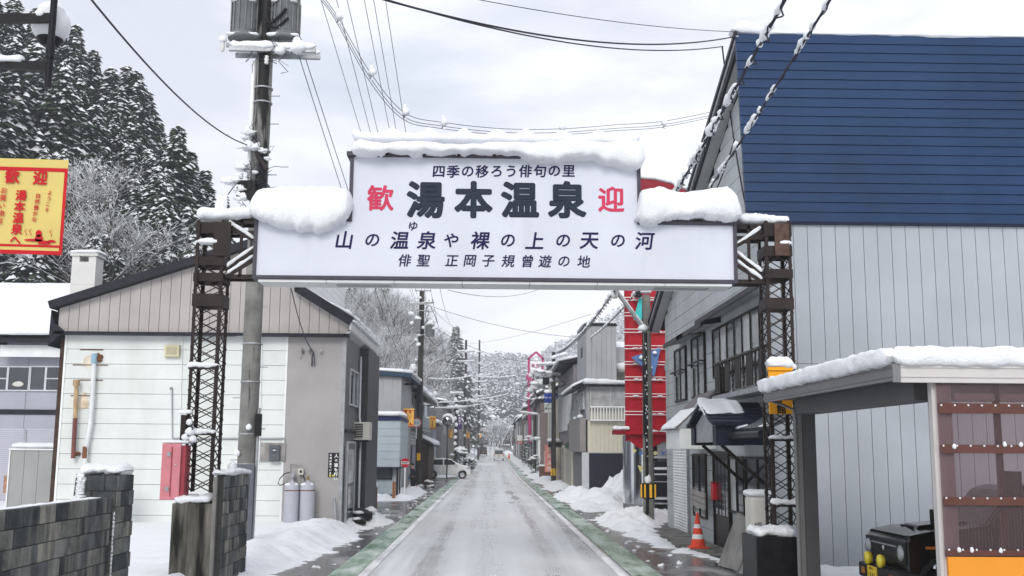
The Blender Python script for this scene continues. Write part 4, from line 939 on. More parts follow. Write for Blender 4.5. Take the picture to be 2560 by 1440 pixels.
# balcony rail with alternating panels
by0, by1, bz0, bz1 = rect(1787, 1912, 863, 962, XW-.35)
n = 9
for k in range(n):
    a = by0+(by1-by0)*k/n; b = by0+(by1-by0)*(k+1)/n
    if k % 2 == 0: 
        for j in range(4): c = a+(b-a)*j/4; box('slat', DBR, gb, XW-.36, XW-.34, c+.01, c+(b-a)/4-.01, bz0+.05, bz1-.04)
    else:
        mb = MB(); c = (a+b)/2
        for j in range(6):
            zc = bz0+.12+j*(bz1-bz0-.2)/5; s = 1 if j % 2 else -1; mb.tube([(XW-.35, c+s*.06*math.cos(q), zc+.06*math.sin(q)) for q in [math.pi*v/5 for v in range(0, 8)]], .009, 4)
        mb.tube([(XW-.35, c, bz0), (XW-.35, c, bz1)], .008, 4); mb.build('scroll_panel', DBR, gb)
box('hand_rail', DBR, gb, XW-.39, XW-.31, by0-.03, by1+.03, bz1-.04, bz1+.01, .006); box('balcony_floor', GALV, gb, XW-.42, XW-.003, by0-.08, by1+.08, bz0-.1, bz0+.0, .01); box('balcony_end', DBR, gb, XW-.36, XW-.06, by1+.0, by1+.03, bz0, bz1-.05)
# sloping metal hoods over the upstairs windows
for (a, b, t_, b_) in ((1672, 1722, 828, 846), (1706, 1768, 800, 820), (1752, 1912, 700, 738)):
    yn, yf, zb_, zt_2 = rect(a, b, t_, b_, XW-.3)
    MB().prism([(XW-.002, zt_2+.10), (XW-.42, zt_2-.06), (XW-.42, zt_2-.11), (XW-.002, zt_2-.02)], 'y', yn, yf).build('window_hood', GALV, gb); box('hood_edge', NAVY, gb, XW-.46, XW-.421, yn-.02, yf+.02, zt_2-.15, zt_2-.04)
    MB().prism([(XW-.002, zt_2+.12), (XW-.46, zt_2-.05), (XW-.46, zt_2-.12), (XW-.002, zt_2-.05)], 'y', yn-.03, yn-.001).build('hood_end', NAVY, gb)
# lower floor: white shutter, window, door, shop windows
yn, yf, zb_, zt_2 = rect(1686, 1722, 1112, 1345)
box('shutter_frame', GALV, gb, XW-.07, XW-.001, yn-.06, yn-.001, 0, zt_2); k = 0; z = .02
while z < zt_2-.05: MB().prism([(XW-.035, z), (XW-.055, z+.035), (XW-.035, z+.07), (XW-.002, z+.07), (XW-.002, z)], 'y', yn, yf).build('shutter_slat', WHITE, gb); z += .075
side_window('w', 1736, 1766, 1140, 1292, 1)
yn, yf, zb_, zt_2 = rect(1790, 1826, 1140, 1375)
box('door_frame', DBR, gb, XW-.08, XW-.001, yn-.07, yn-.001, 0, zt_2); box('door_frame', DBR, gb, XW-.08, XW-.001, yf+.001, yf+.07, 0, zt_2); box('lintel', DBR, gb, XW-.08, XW-.001, yn-.07, yf+.07, zt_2+.001, zt_2+.1)
dr_ = box('door', DBR, gb, XW-.045, XW-.001, yn, yf, 0.05, zt_2)
for k in range(4): a = yn+(yf-yn)*k/4; box('door_pane', GLASS, dr_, XW-.052, XW-.046, a+.05, a+(yf-yn)/4-.05, .75, zt_2-.1)
side_window('w', 1828, 1862, 1148, 1282, 1, [GLASS, CURT]); side_window('w', 1868, 1930, 1150, 1312, 1, [GLASS, GLASS])
# low tiled lean-to roof over the shop windows
yn, yf, zb_, zt_2 = rect(1802, 1940, 1072, 1100, XW-.55)
k = 6
for i in range(k):
    a = yn+(yf-yn)*i/k; b = yn+(yf-yn)*(i+1)/k
    MB().prism([(XW-.002, zt_2+.32), (XW-.7, zt_2+.02), (XW-.7, zt_2-.02), (XW-.002, zt_2+.27)], 'y', a+.006, b-.006).build('roof_sheet', mat('lean_to_steel', (.10, .11, .12), .4, .2, 2) if i == 0 else bpy.data.materials['lean_to_steel'], gb)
box('lean_to_fascia', NAVY, gb, XW-.74, XW-.701, yn-.02, yf, zt_2-.13, zt_2+.03); MB().tube([(XW-.8, yn-.05, zt_2-.08), (XW-.8, yf, zt_2-.08)], .06, 8).build('gutter', NAVY, gb)
mb = MB(); snow_bar(mb, (XW-.6, yf-.2, zt_2+.05), (XW-.6, yf-2.2, zt_2+.05), .2, .06, 3, n=16, k=12, tilt=-.3); snow_bar(mb, (XW-.62, yn+.7, zt_2+.04), (XW-.62, yn+.1, zt_2+.04), .15, .05, 4, n=10, k=12, tilt=-.3); mb.build('snow_cap', SNOW, gb)
# gabled entrance hood, projecting towards the road
PORC_N = mat('porch_navy', (.008, .012, .028), .4, .2, 3)
c0 = atx(1748, 1100, XW-1.0); hy0, hy1 = atx(1832, 1085, XW-.75).y-.0, atx(1735, 1085, XW-1.0).y
hz0 = atx(1745, 1113, XW-1.05).z; hz1 = hz0+.34; ym = (hy0+hy1)/2; ha = hz1+.42
hood = MB(); hx = XW-1.05
box('hood_fascia', PORC_N, gb, hx, XW-.003, hy0, hy0+.05, hz0, hz1); box('hood_fascia', PORC_N, gb, hx, hx+.05, hy0+.052, hy0+.30, hz0, hz1); box('hood_fascia', PORC_N, gb, hx, hx+.05, hy1-.3, hy1, hz0, hz1); box('hood_fascia', PORC_N, gb, hx, XW-.003, hy1+.002, hy1+.05, hz0, hz1)
MB().prism([(hy0+.3, hz0+.05), (hy1-.3, hz0+.05), (hy1-.3, hz1+.05), (ym, ha-.12), (hy0+.3, hz1+.05)], 'x', hx+.04, hx+.06).build('gable_panel', GALV, gb)
for s, (ya) in ((1, hy0), (-1, hy1)):
    for i in range(6):
        f0 = i/6; f1 = (i+1)/6; y_a = ya+(ym-ya)*f0-.12*s*(1-f0)*(i == 0); y_b = ya+(ym-ya)*f1; za = hz1+(ha-hz1)*f0; zc = hz1+(ha-hz1)*f1
        MB().prism([(y_a, za), (y_b, zc), (y_b, zc+.05), (y_a, za+.07)], 'x', hx-.08, XW-.003).build('roof_tile_row', PORC_N, gb)
mb = MB(); snow_bar(mb, (hx-.10, ym-.32, hz1+.24), (XW-.35, ym-.30, hz1+.24), .95, .17, 3, n=20, k=18, tilt=-.42, amp=.05, w1=.6); snow_bar(mb, (hx-.1, ym+.15, hz1+.36), (hx+.5, ym+.15, hz1+.36), .5, .12, 6, n=14, k=14, tilt=.3); mb.build('snow_cap', SNOW, gb)
for yb_ in (hy0+.5, hy1-.1): MB().bar((hx+.2, yb_, hz0), (XW-.02, yb_, hz0-.75), .06, .06).build('hood_brace', DBR, gb)
# small tiled side roof and white box beyond the hood
q0 = atx(1716, 1060, XW-.7); yn2, yf2 = q0.y+.1, atx(1655, 1060, XW-.9).y
TILE = mat('old_roof_tile', (.16, .15, .16), .6, .3, 4)
for i in range(5):
    f0, f1 = i/5, (i+1)/5; xa = XW-.9+.9*f0; xb = XW-.9+.9*f1; za = q0.z-.06+.85*f0; zc = q0.z-.06+.85*f1
    MB().prism([(xa, za), (xb-.003, zc), (xb-.003, zc-.05), (xa, za-.06)], 'y', yn2, yf2).build('roof_tile_row', TILE, gb)
box('hood_box', WHITE, gb, XW-.82, XW-.003, yn2+.1, yf2-.1, q0.z-.55, q0.z-.10, .01)
mb = MB(); snow_bar(mb, (XW-.68, yn2, q0.z+.10), (XW-.68, yf2, q0.z+.10), .5, .09, 9, n=20, k=14, tilt=.9, amp=.04); mb.build('snow_cap', SNOW, gb)
# red letter box, wooden rack, pipe
a = atx(1777, 1207, XW-.12); b = atx(1786, 1250, XW-.12)
lb = thing('letter_box', 'red letter box on the pale wall beside the shop door', 'letter box', (XW-.08, b.y, b.z)); box('case', RED, lb, XW-.14, XW-.003, b.y, b.y+.26, b.z, a.z, .01); box('lid', mat('dark_red', (.25, .01, .02), .4), lb, XW-.16, XW-.003, b.y-.01, b.y+.27, a.z+.001, a.z+.03)
wr = thing('wooden_rack', 'grey weathered wooden plank rack leaning under the side window', 'rack', (XW-.3, 24.9, .5)); WOODG = mat('grey_weathered_wood', (.33, .31, .29), .8, .2, 6)
a = atx(1727, 1232, XW-.25); b = atx(1764, 1275, XW-.25)
for i in range(3): z = b.z+.1+i*(a.z-b.z)/2.4; MB().bar((XW-.26, b.y, z-.05), (XW-.26, a.y, z+.0), .03, .11).build('plank', WOODG, wr)
for yy in (b.y+.35, a.y-.35): MB().bar((XW-.22, yy, b.z-.12), (XW-.22, yy, a.z+.15), .04, .04).build('post', WOODG, wr)
# pavement step before the shop
kind(MB().box(XW-.9, XW-.06, 22.6, 29.0, .0, .07).build('step_slab', CONC), 'structure', 'concrete step along the pale shop wall')
# traffic cone
p = atz(1745, 1369, .08); cn = thing('traffic_cone', 'orange and white traffic cone before the pale shop wall', 'traffic cone', p)
CO = mat('cone_orange', (.75, .07, .03), .45, .1, 3); cx, cy, cz = p
MB().box(cx-.19, cx+.19, cy-.19, cy+.19, cz-.01, cz+.03).build('base', CO, cn, .01)
H_ = .70; segs = [(0, .22, CO), (.22, .36, WHITE), (.36, .54, CO), (.54, .66, WHITE), (.66, 1, CO)]
for a, b, m in segs: MB().lathe((cx, cy, cz+.03), [(.14*(1-a)+.02, a*H_), (.14*(1-b)+.02, b*H_)]+([(.001, H_)] if b == 1 else []), 20).build('cone_band', m, cn)
# stone slabs and white tank leaning by the tower
SLAB = mat('stone_slab', (.24, .235, .225), .8, .25, 2.5, bump=.4, streak=.5, dcol=(.10, .10, .095), dscale=2)
def slab_at(pts, lbl, th, y0, y1, X):
    vs = [(X+ox, atx(px, py, X).y, atx(px, py, X).z) for px, py, ox in pts]; t = MB(); k = len(vs)
    t.add(vs+[(v[0]+th, v[1]+.02, v[2]) for v in vs], [tuple(range(k)), tuple(reversed(range(k, 2*k)))]+[(i, (i+1) % k, (i+1) % k+k, i+k) for i in range(k)]); tag(t.build('stone_slab', SLAB, None, .01), lbl, 'slab')
slab_at([(1808, 1412, -.1), (1860, 1425, -.1), (1866, 1315, .16), (1820, 1283, .16)], 'grey stone slab leaning at the shop window, left of the two', .05, 0, 0, 4.35)
slab_at([(1862, 1432, -.1), (1893, 1436, -.1), (1892, 1325, .12), (1870, 1308, .12)], 'lighter stone slab leaning next to the black plinth', .05, 0, 0, 4.33)
a = aty(1874, 1240, 18.2); b = aty(1925, 1350, 18.2)
tk = thing('oil_tank', 'cream plastic tank with snow on top behind the right tower', 'tank', ((a.x+b.x)/2, 18.4, b.z))
MB().box(a.x, b.x, 18.1, 18.6, b.z-.55, a.z).build('tank', mat('tank_cream', (.62, .60, .55), .45, .08, 3), tk, .06)
box('gauge', GALV, tk, a.x+.1, a.x+.16, 18.07, 18.1, b.z, b.z+.3); snow_on(tk, a.x, b.x, 18.1, 18.6, a.z-.02, .12, 8); 
MB().tube([(b.x-.1, 18.08, a.z-.1), (b.x+.12, 18.06, a.z-.3), (b.x+.12, 18.06, b.z-.4)], .014, 6).build('pipe', GALV, tk)
# yellow sign on the right tower
a = aty(1925, 990, 15.9); b = aty(1984, 1035, 15.9); c = aty(1925, 926, 15.9)
ys = thing('yellow_sign', 'yellow signboard with black characters fixed to the right tower', 'signboard', (a.x, 15.9, b.z))
OY = mat('sign_orange_yellow', (.80, .36, .01), .4, .05)
box('board', OY, ys, a.x, b.x, 15.93, 15.99, b.z, c.z, .004); box('cap', OY, ys, a.x-.01, b.x+.01, 15.9, 16.0, c.z+.002, c.z+.05)
mb = MB(); letters(mb, [('学', ((a.x+b.x)/2, 15.928, aty(1955, 994, 15.9).z), .15), ('館', ((a.x+b.x)/2, 15.928, aty(1955, 1022, 15.9).z), .15)], R_, U_, O_, .03); mb.build('lettering', BLACK, ys)
mb = MB(); snow_bar(mb, (a.x-.03, 15.98, c.z+.04), (b.x+.03, 15.98, c.z+.04), .25, .17, 9, n=12, k=14, amp=.04, fq=4); mb.build('snow_cap', SNOW, ys)

# ------------------------------------------------------------------ carport
CPG = mat('carport_grey', (.20, .20, .205), .45, .06, 2, metal=.1); CPL = mat('carport_pale', (.56, .54, .53), .45, .06, 2); CPD = mat('carport_dark', (.10, .10, .105), .5, .1, 2)
YC0 = 10.6; pc = aty(2235, 956, YC0); pt_ = aty(2235, 910, YC0); XC = pc.x; YC1 = atx(1909, 1000, XC).y; cz0, cz1 = pc.z, pt_.z
cp = thing('carport', 'grey metal carport with a thick snow covered roof at the right edge', 'carport', (XC+1, 13, 0))
box('side_fascia', CPG, cp, XC, XC+.04, YC0+.02, YC1, cz0+.02, cz1, .006); box('side_lip', CPG, cp, XC-.015, XC-.001, YC0+.02, YC1, cz0+.06, cz0+.075); box('side_lip', CPG, cp, XC-.015, XC-.001, YC0+.02, YC1, cz1-.03, cz1-.0)
box('front_fascia', CPL, cp, XC+.07, 8.3, YC0, YC0+.04, cz0, cz1, .006); box('front_lip', CPL, cp, XC+.07, 8.3, YC0-.012, YC0-.001, cz1-.035, cz1); box('front_lip', CPL, cp, XC+.07, 8.3, YC0-.012, YC0-.001, cz0+.055, cz0+.065)
box('corner_cap', CPG, cp, XC-.01, XC+.069, YC0-.01, YC0+.019, cz0, cz1, .006)
box('roof_deck', CPD, cp, XC+.045, 8.3, YC0+.045, YC1, cz0+.06, cz0+.09)
p1 = aty(1990, 1100, YC1-.3); p2 = aty(2037, 1100, YC1-.3)
box('post', CPG, cp, p1.x, p1.x+.07, YC1-.38, YC1-.28, 0, cz0+.06, .008); box('post_channel', CPD, cp, p1.x+.075, p2.x, YC1-.36, YC1-.30, 0, cz0+.06, .008)
box('side_beam', CPD, cp, p1.x-.02, p2.x+.0, YC0+.4, YC1-.4, cz0-.16, cz0+.059)
q1 = aty(2336, 1200, YC0+.14); q2 = aty(2346, 1200, YC0+.14)
box('post', CPL, cp, q1.x, q1.x+.045, YC0+.1, YC0+.2, 0, cz0+.059, .006)
MB().tube([(p1.x-.03, YC1-.38, .1), (p1.x-.03, YC1-.38, cz0-.1), (XC+.1, YC1-.1, cz0+.05)], .03, 8).build('drain_pipe', CPG, cp)
mb = MB(); snow_bar(mb, ((XC+8.3)/2+.0, YC0-.02, cz1-.01), ((XC+8.3)/2, YC1+.05, cz1-.01), 8.3-XC+.1, .19, 5, n=60, k=90, e=.22, amp=.03, fq=1.6, endr=.12)
mb.build('snow_cap', SNOW, cp)
mb = MB(); snow_bar(mb, (XC-.02, YC0-.01, cz1-.02), (XC-.02, YC1+.05, cz1-.02), .16, .2, 6, n=80, k=18, e=.6, amp=.025, fq=5); snow_bar(mb, (XC-.02, YC0-.0, cz1-.02), (8.3, YC0-.0, cz1-.02), .16, .2, 7, n=80, k=18, e=.6, amp=.025, fq=5); mb.build('snow_cap', SNOW, cp)
# corrugated brown translucent sheet
def clear_mat(name, tint, refl, gcol=(.8, .8, .8), rough=.1):
    m = bpy.data.materials.new(name); m.use_nodes = True; nt = m.node_tree; N = nt.nodes; L = nt.links; N.remove(N['Principled BSDF'])
    tr_ = N.new('ShaderNodeBsdfTransparent'); tr_.inputs[0].default_value = (*tint, 1); gl = N.new('ShaderNodeBsdfGlossy'); gl.inputs[0].default_value = (*gcol, 1); gl.inputs[1].default_value = rough
    df = N.new('ShaderNodeBsdfDiffuse'); df.inputs[0].default_value = (.42, .30, .31, 1); m1 = N.new('ShaderNodeMixShader'); m1.inputs[0].default_value = refl; L.new(tr_.outputs[0], m1.inputs[1]); L.new(df.outputs[0], m1.inputs[2])
    lw = N.new('ShaderNodeLayerWeight'); lw.inputs[0].default_value = .35; m2 = N.new('ShaderNodeMixShader'); mr = N.new('ShaderNodeMath'); mr.operation = 'MULTIPLY'; mr.inputs[1].default_value = .5
    L.new(lw.outputs['Fresnel'], mr.inputs[0]); L.new(mr.outputs[0], m2.inputs[0]); L.new(m1.outputs[0], m2.inputs[1]); L.new(gl.outputs[0], m2.inputs[2]); L.new(m2.outputs[0], N['Material Output'].inputs[0]); return m
POLY = clear_mat('brown_clear_sheet', (.44, .37, .39), .16)
XP0 = q1.x+.03; XP1 = 7.9; YP_ = YC0+.05; zP0 = aty(2450, 1392, YP_).z; zP1 = cz0-.002
vs = []; fs = []; n = int((XP1-XP0)/.0055)
for i in range(n+1):
    x = XP0+(XP1-XP0)*i/n; y = YP_+.008*math.sin(x*2*math.pi/.033); vs += [(x, y, zP0), (x, y, zP1)]
for i in range(n): fs.append((2*i, 2*i+2, 2*i+3, 2*i+1))
mb = MB().add(vs, fs, 0, True); mb.build('corrugated_sheet', POLY, cp)
BAT = mat('batten_brown', (.11, .045, .035), .5, .15, 4); PINKW = mat('pale_wood_post', (.62, .55, .54), .6, .1, 3)
for (t_, b_) in ((1009, 1034), (1112, 1133), (1243, 1263), (1375, 1389)):
    za, zc = aty(2450, t_, YP_).z, aty(2450, b_, YP_).z
    bt__ = box('batten', BAT, cp, XP0+.005, XP1, YP_-.028, YP_-.012, zc, za)
    k = 0; x = XP0+.03
    while x < 5.9: MB().lathe((x, YP_-.03, (za+zc)/2+.03), [(.011, 0), (.009, -.006), (.001, -.008)], 8, axis='y').build('screw', WHITE, bt__); x += .137
box('inner_post', PINKW, cp, XP0+.005, aty(2386, 1200, YP_+.06).x, YP_+.03, YP_+.09, 0, zP1-.01); a = aty(2496, 1200, YP_+.06).x; box('inner_post', BAT, cp, a, a+.05, YP_+.03, YP_+.09, 0, zP1-.01); box('inner_post', PINKW, cp, a+1.1, a+1.2, YP_+.03, YP_+.09, 0, zP1-.01)
box('inner_rail', PINKW, cp, XP0+.2, XP1, YP_+.03, YP_+.07, zP1-.17, zP1-.10)
box('lower_board', mat('orange_board', (.78, .30, .03), .5, .05, 2), cp, XP0+.02, XP1, YP_-.02, YP_+.02, .05, zP0-.0, .005)
mb = MB()
for i, (px, py) in enumerate(((2386, 1118), (2512, 1113), (2552, 1113), (2398, 1377), (2430, 1377), (2502, 1379))): p = aty(px, py, YP_-.035); snow_lump(mb, p, .022, .015, .035, i, .3, 8, 5)
mb.build('snow_blob', SNOW, cp)
# far inner wall bits stored in the carport
sf = thing('shelf_unit', 'dim storage shelves with boxes behind the brown clear sheet', 'shelf', (6.6, 12.4, 0))
for z in (.5, 1.1, 1.7): box('shelf', DBR, sf, 6.0, 7.9, 12.1, 12.6, z, z+.04)
for x in (6.0, 7.0, 7.86): box('upright', DBR, sf, x, x+.04, 12.1, 12.6, 0, 1.9)
for i in range(7): x = 6.1+i*.25; box('carton', [CREAM, GALV, RUST][i % 3], sf, x, x+.2, 12.15, 12.5, .541+.6*(i % 3), .75+.6*(i % 3))

# ------------------------------------------------------------------ black off-road car in the carport, nose to the road
CARB = mat('black_car_paint', (.004, .004, .005), .14, .2, 3, spec=.4, streak=.25, dcol=(.02, .02, .02), dscale=5); TRIM = mat('black_car_trim', (.022, .024, .026), .45, .2, 6); TYRE = mat('tyre_rubber', (.018, .018, .018), .85, .2, 9)
XF = 5.20; YA, YZ = 13.55, 15.03
car = thing('offroad_car', 'black off-road car with yellow fog lamps parked nose out in the carport', 'car', (XF+1.7, (YA+YZ)/2, 0))
U = lambda u: XF+u
WB = (.62, 2.65); WR = .34
def arch(u, n=9): return [(U(u+ (WR+.09)*math.cos(a)), .36+(WR+.09)*math.sin(a)) for a in [math.pi*i/n for i in range(n+1)]]
side = [(U(.10), .42), (U(.06), .62), (U(.06), .98), (U(.10), 1.06), (U(.4), 1.12), (U(1.10), 1.17), (U(3.3), 1.12), (U(3.36), .9), (U(3.34), .42)]+arch(WB[1])[0:]+[]+arch(WB[0])
MB().prism([(x, z) for x, z in side], 'y', YA+.04, YZ-.04).build('body', CARB, car, .03)
MB().add([(U(.09), YA+.1, 1.06), (U(1.12), YA+.06, 1.19), (U(1.12), YZ-.06, 1.19), (U(.09), YZ-.1, 1.06), (U(.06), YA+.1, 1.02), (U(1.14), YA+.06, 1.15), (U(1.14), YZ-.06, 1.15), (U(.06), YZ-.1, 1.02), (U(.3), (YA+YZ)/2, 1.13), (U(1.12), (YA+YZ)/2, 1.215)],
    [(0, 1, 9, 8), (8, 9, 2, 3), (0, 8, 3), (0, 4, 5, 1), (3, 2, 6, 7), (0, 3, 7, 4), (4, 7, 6, 5), (1, 5, 6, 2, 9)]).build('hood', CARB, car, .01)
ym = (YA+YZ)/2
MB().add([(U(.35), ym-.28, 1.10), (U(.35), ym+.28, 1.10), (U(.42), ym-.24, 1.165), (U(.42), ym+.24, 1.165), (U(1.0), ym-.24, 1.225), (U(1.0), ym+.24, 1.225), (U(1.08), ym-.28, 1.19), (U(1.08), ym+.28, 1.19)],
    [(0, 2, 3, 1), (2, 4, 5, 3), (4, 6, 7, 5), (0, 6, 4, 2), (1, 3, 5, 7)]).build('hood_scoop', CARB, car, .012); box('scoop_mouth', DARK, car, U(.345), U(.36), ym-.22, ym+.22, 1.125, 1.15)
cab = [(U(1.12), 1.15), (U(1.5), 1.62), (U(1.7), 1.68), (U(3.15), 1.68), (U(3.3), 1.1)]
MB().prism(cab, 'y', YA+.12, YZ-.12).build('cabin', CARB, car, .03)
for (u0, u1, t0, t1) in ((1.42, 2.05, 1.62, 2.05), (2.12, 2.55, 2.12, 2.55), (2.63, 3.1, 2.63, 3.05)): MB().prism([(U(u0-.1 if u0 < 1.5 else u0), 1.2), (U(u1), 1.2), (U(u1), 1.58), (U(t0), 1.58)], 'y', YA+.112, YA+.119).build('side_window', GLASS, car)
MB().add([(U(1.145), YA+.22, 1.2), (U(1.145), YZ-.22, 1.2), (U(1.485), YZ-.24, 1.61), (U(1.485), YA+.24, 1.61)], [(0, 1, 2, 3)]).build('windscreen', GLASS, car)
gr_ = box('grille', TRIM, car, U(.035), U(.059), YA+.28, YZ-.28, .70, .98, .008)
for z in (.76, .83, .90): box('grille_bar', GALV if z == .90 else TRIM, gr_, U(.02), U(.034), YA+.30, YZ-.30, z, z+.018)
MB().lathe((U(.02), ym, .86), [(.035, 0), (.03, -.008), (.001, -.01)], 10, axis='x').build('badge', ALU, car)
HL = mat('headlamp_glass', (.35, .38, .40), .08, .3, 6, spec=.9)
for y in (YA+.16, YZ-.16):
    lb_ = box('lamp_bezel', TRIM, car, U(.03), U(.059), y-.12, y+.12, .70, .98, .02); MB().lathe((U(.028), y, .84), [(.10, .0), (.10, -.01), (.07, -.028), (.001, -.035)], 20, axis='x').build('headlight', HL, lb_)
    box('indicator', mat('amber_lens', (.6, .18, .02), .2), car, U(.30), U(.42), YA+.025 if y < ym else YZ-.034, YA+.039 if y < ym else YZ-.025, .90, .935)
MB().prism([(YA+.02, .42), (YZ-.02, .42), (YZ-.02, .62), (YA+.02, .62)], 'x', U(-.08), U(.10)).build('bumper', TRIM, car, .03)
box('bumper_end', TRIM, car, U(-.06), U(.25), YA-.0, YA+.039, .42, .60, .02); box('bumper_end', TRIM, car, U(-.06), U(.25), YZ-.039, YZ, .42, .60, .02)
FY = mat('fog_lamp_yellow', (.85, .70, .04), .15, .1, 4, spec=.8)
for y in (ym-.17, ym+.30): MB().lathe((U(-.10), y, .70), [(.001, .06), (.08, .05), (.088, 0), (.075, -.02), (.001, -.03)], 20, axis='x').build('fog_lamp', FY, car)
box('fog_bar', BLACK, car, U(-.07), U(-.04), YA+.3, YZ-.3, .62, .64)
for y in (YA+.22, YZ-.22): box('turn_lamp', mat('amber_front', (.5, .2, .05), .2), car, U(-.085), U(-.0805), y-.07, y+.07, .48, .56)
pl_ = box('number_plate', mat('plate_yellow', (.85, .62, .05), .4, .03), car, U(-.10), U(-.0815), ym-.02, ym+.31, .44, .605, .004)
mb = MB(); letters(mb, [(c, (U(-.1015), ym+.145-.075*(i-1.5), .495), .085) for i, c in enumerate('1041')]+[(c, (U(-.1015), ym+.145-.04*(i-1.5), .575), .035) for i, c in enumerate('秋田58')], (0, -1, 0), (0, 0, 1), (-1, 0, 0), .02); mb.build('plate_lettering', mat('plate_ink', (.01, .012, .01), .5), pl_)
for u in WB:
    for (y, s) in ((YA+.02, 1), (YZ-.02, -1)):
        w_ = MB().lathe((U(u), y, .34), [(.19, 0), (.30, -.0), (.34, .03*s), (.34, .17*s), (.30, .20*s), (.19, .20*s), (.19, 0)], 28, axis='y', caps=False).build('tyre', TYRE, car)
        MB().lathe((U(u), y, .34), [(.001, .01*s), (.05, -.01*s), (.07, .02*s), (.17, .04*s), (.188, .0), (.188, .18*s)], 24, axis='y').build('rim', ALU, w_)
        mb = MB()
        for k in range(36):
            a = 2*math.pi*k/36; cxx, czz = U(u)+.335*math.cos(a), .34+.335*math.sin(a); mb.box(cxx-.014, cxx+.014, y-.004*s, y+.2*s, czz-.014, czz+.014)
        kind(mb.build('tread_lugs', TYRE, w_), 'stuff')
MB().prism([(p_[0], p_[1]) for p_ in arch(WB[0])]+[(p_[0]*1.0+(U(WB[0])-p_[0])*-.12, .36+(p_[1]-.36)*1.13) for p_ in reversed(arch(WB[0]))], 'y', YA-.01, YA+.039).build('fender_flare', TRIM, car, .004)
MB().tube([(U(.52), YA+.10, 1.12), (U(.46), YA+.04, 1.17), (U(.40), YA+.0, 1.22)], .012, 6).build('mirror_arm', BLACK, car); MB().box(U(.36), U(.40), YA-.06, YA+.03, 1.20, 1.40).build('mirror', BLACK, car, .02)

# ------------------------------------------------------------------ generic street building
CREAMW = mat('cream_cladding', (.60, .57, .46), .5, .06, 1.5, streak=.2, dcol=(.45, .43, .36)); LGREY = mat('light_grey_wall', (.36, .37, .39), .6, .08, 1.2, streak=.25, dcol=(.25, .25, .27))
MGREY = mat('mid_grey_wall', (.20, .20, .21), .65, .1, 1.5, streak=.3, dcol=(.13, .13, .135)); DWOOD = mat('dark_wood', (.055, .038, .030), .75, .3, 5, streak=.4, dcol=(.12, .10, .085)); BWALL = mat('brown_wall', (.16, .12, .10), .7, .12, 2)
BLG = mat('blue_grey_wall', (.28, .32, .35), .55, .08, 1.5, streak=.2, dcol=(.2, .23, .25)); TEALR = mat('dark_blue_eave', (.02, .05, .09), .4, .1, 2); MAUVE = mat('mauve_wall', (.22, .17, .17), .7, .1, 1.5)
def ribs(par, name, m, ax, a0, a1, step, p0, z0, z1, d=.03, gap=.008, out=-1):
    """row of upright boards; ax 'x': face at y=p0 towards the camera; ax 'y': face at x=p0 towards the road (out = side of the road)"""
    n = max(1, round((a1-a0)/step)); w = (a1-a0)/n
    for i in range(n):
        a, b = a0+i*w+gap/2, a0+(i+1)*w-gap/2
        if ax == 'x': box(name, m, par, a, b, p0-d, p0-.001, z0, z1)
        else: box(name, m, par, p0+out*.001, p0+out*d, a, b, z0, z1)
def courses(par, name, m, ax, a0, a1, step, p0, z0, z1, d=.025, out=-1):
    n = max(1, round((z1-z0)/step)); w = (z1-z0)/n
    for i in range(n):
        za, zc = z0+i*w+.006, z0+(i+1)*w-.006
        if ax == 'x': box(name, m, par, a0, a1, p0-d, p0-.001, za, zc)
        else: box(name, m, par, p0+out*.001, p0+out*d, a0, a1, za, zc)
def win(par, ax, a0, a1, z0, z1, p, out=-1, mull=1, glass=None, fm=None, d=.05):
    glass = glass or GLASS; fm = fm or ALU; fr = MB(); t = .05
    def bb(m, u0, u1, d0, d1, v0, v1):
        if ax == 'x': m.box(u0, u1, p-d1, p-d0, v0, v1)
        else: m.box(p+out*d0, p+out*d1, u0, u1, v0, v1)
    bb(fr, a0-t, a1+t, .002, d+.03, z1, z1+t); bb(fr, a0-t, a1+t, .002, d+.03, z0-t, z0); bb(fr, a0-t, a0, .002, d+.03, z0, z1); bb(fr, a1, a1+t, .002, d+.03, z0, z1)
    for k in range(1, mull+1): c = a0+(a1-a0)*k/(mull+1); bb(fr, c-.02, c+.02, .002, d+.02, z0, z1)
    f = fr.build('window_frame', fm, par); g = MB(); bb(g, a0+.001, a1-.001, .003, d-.01, z0+.001, z1-.001); g.build('pane', glass, f); return f
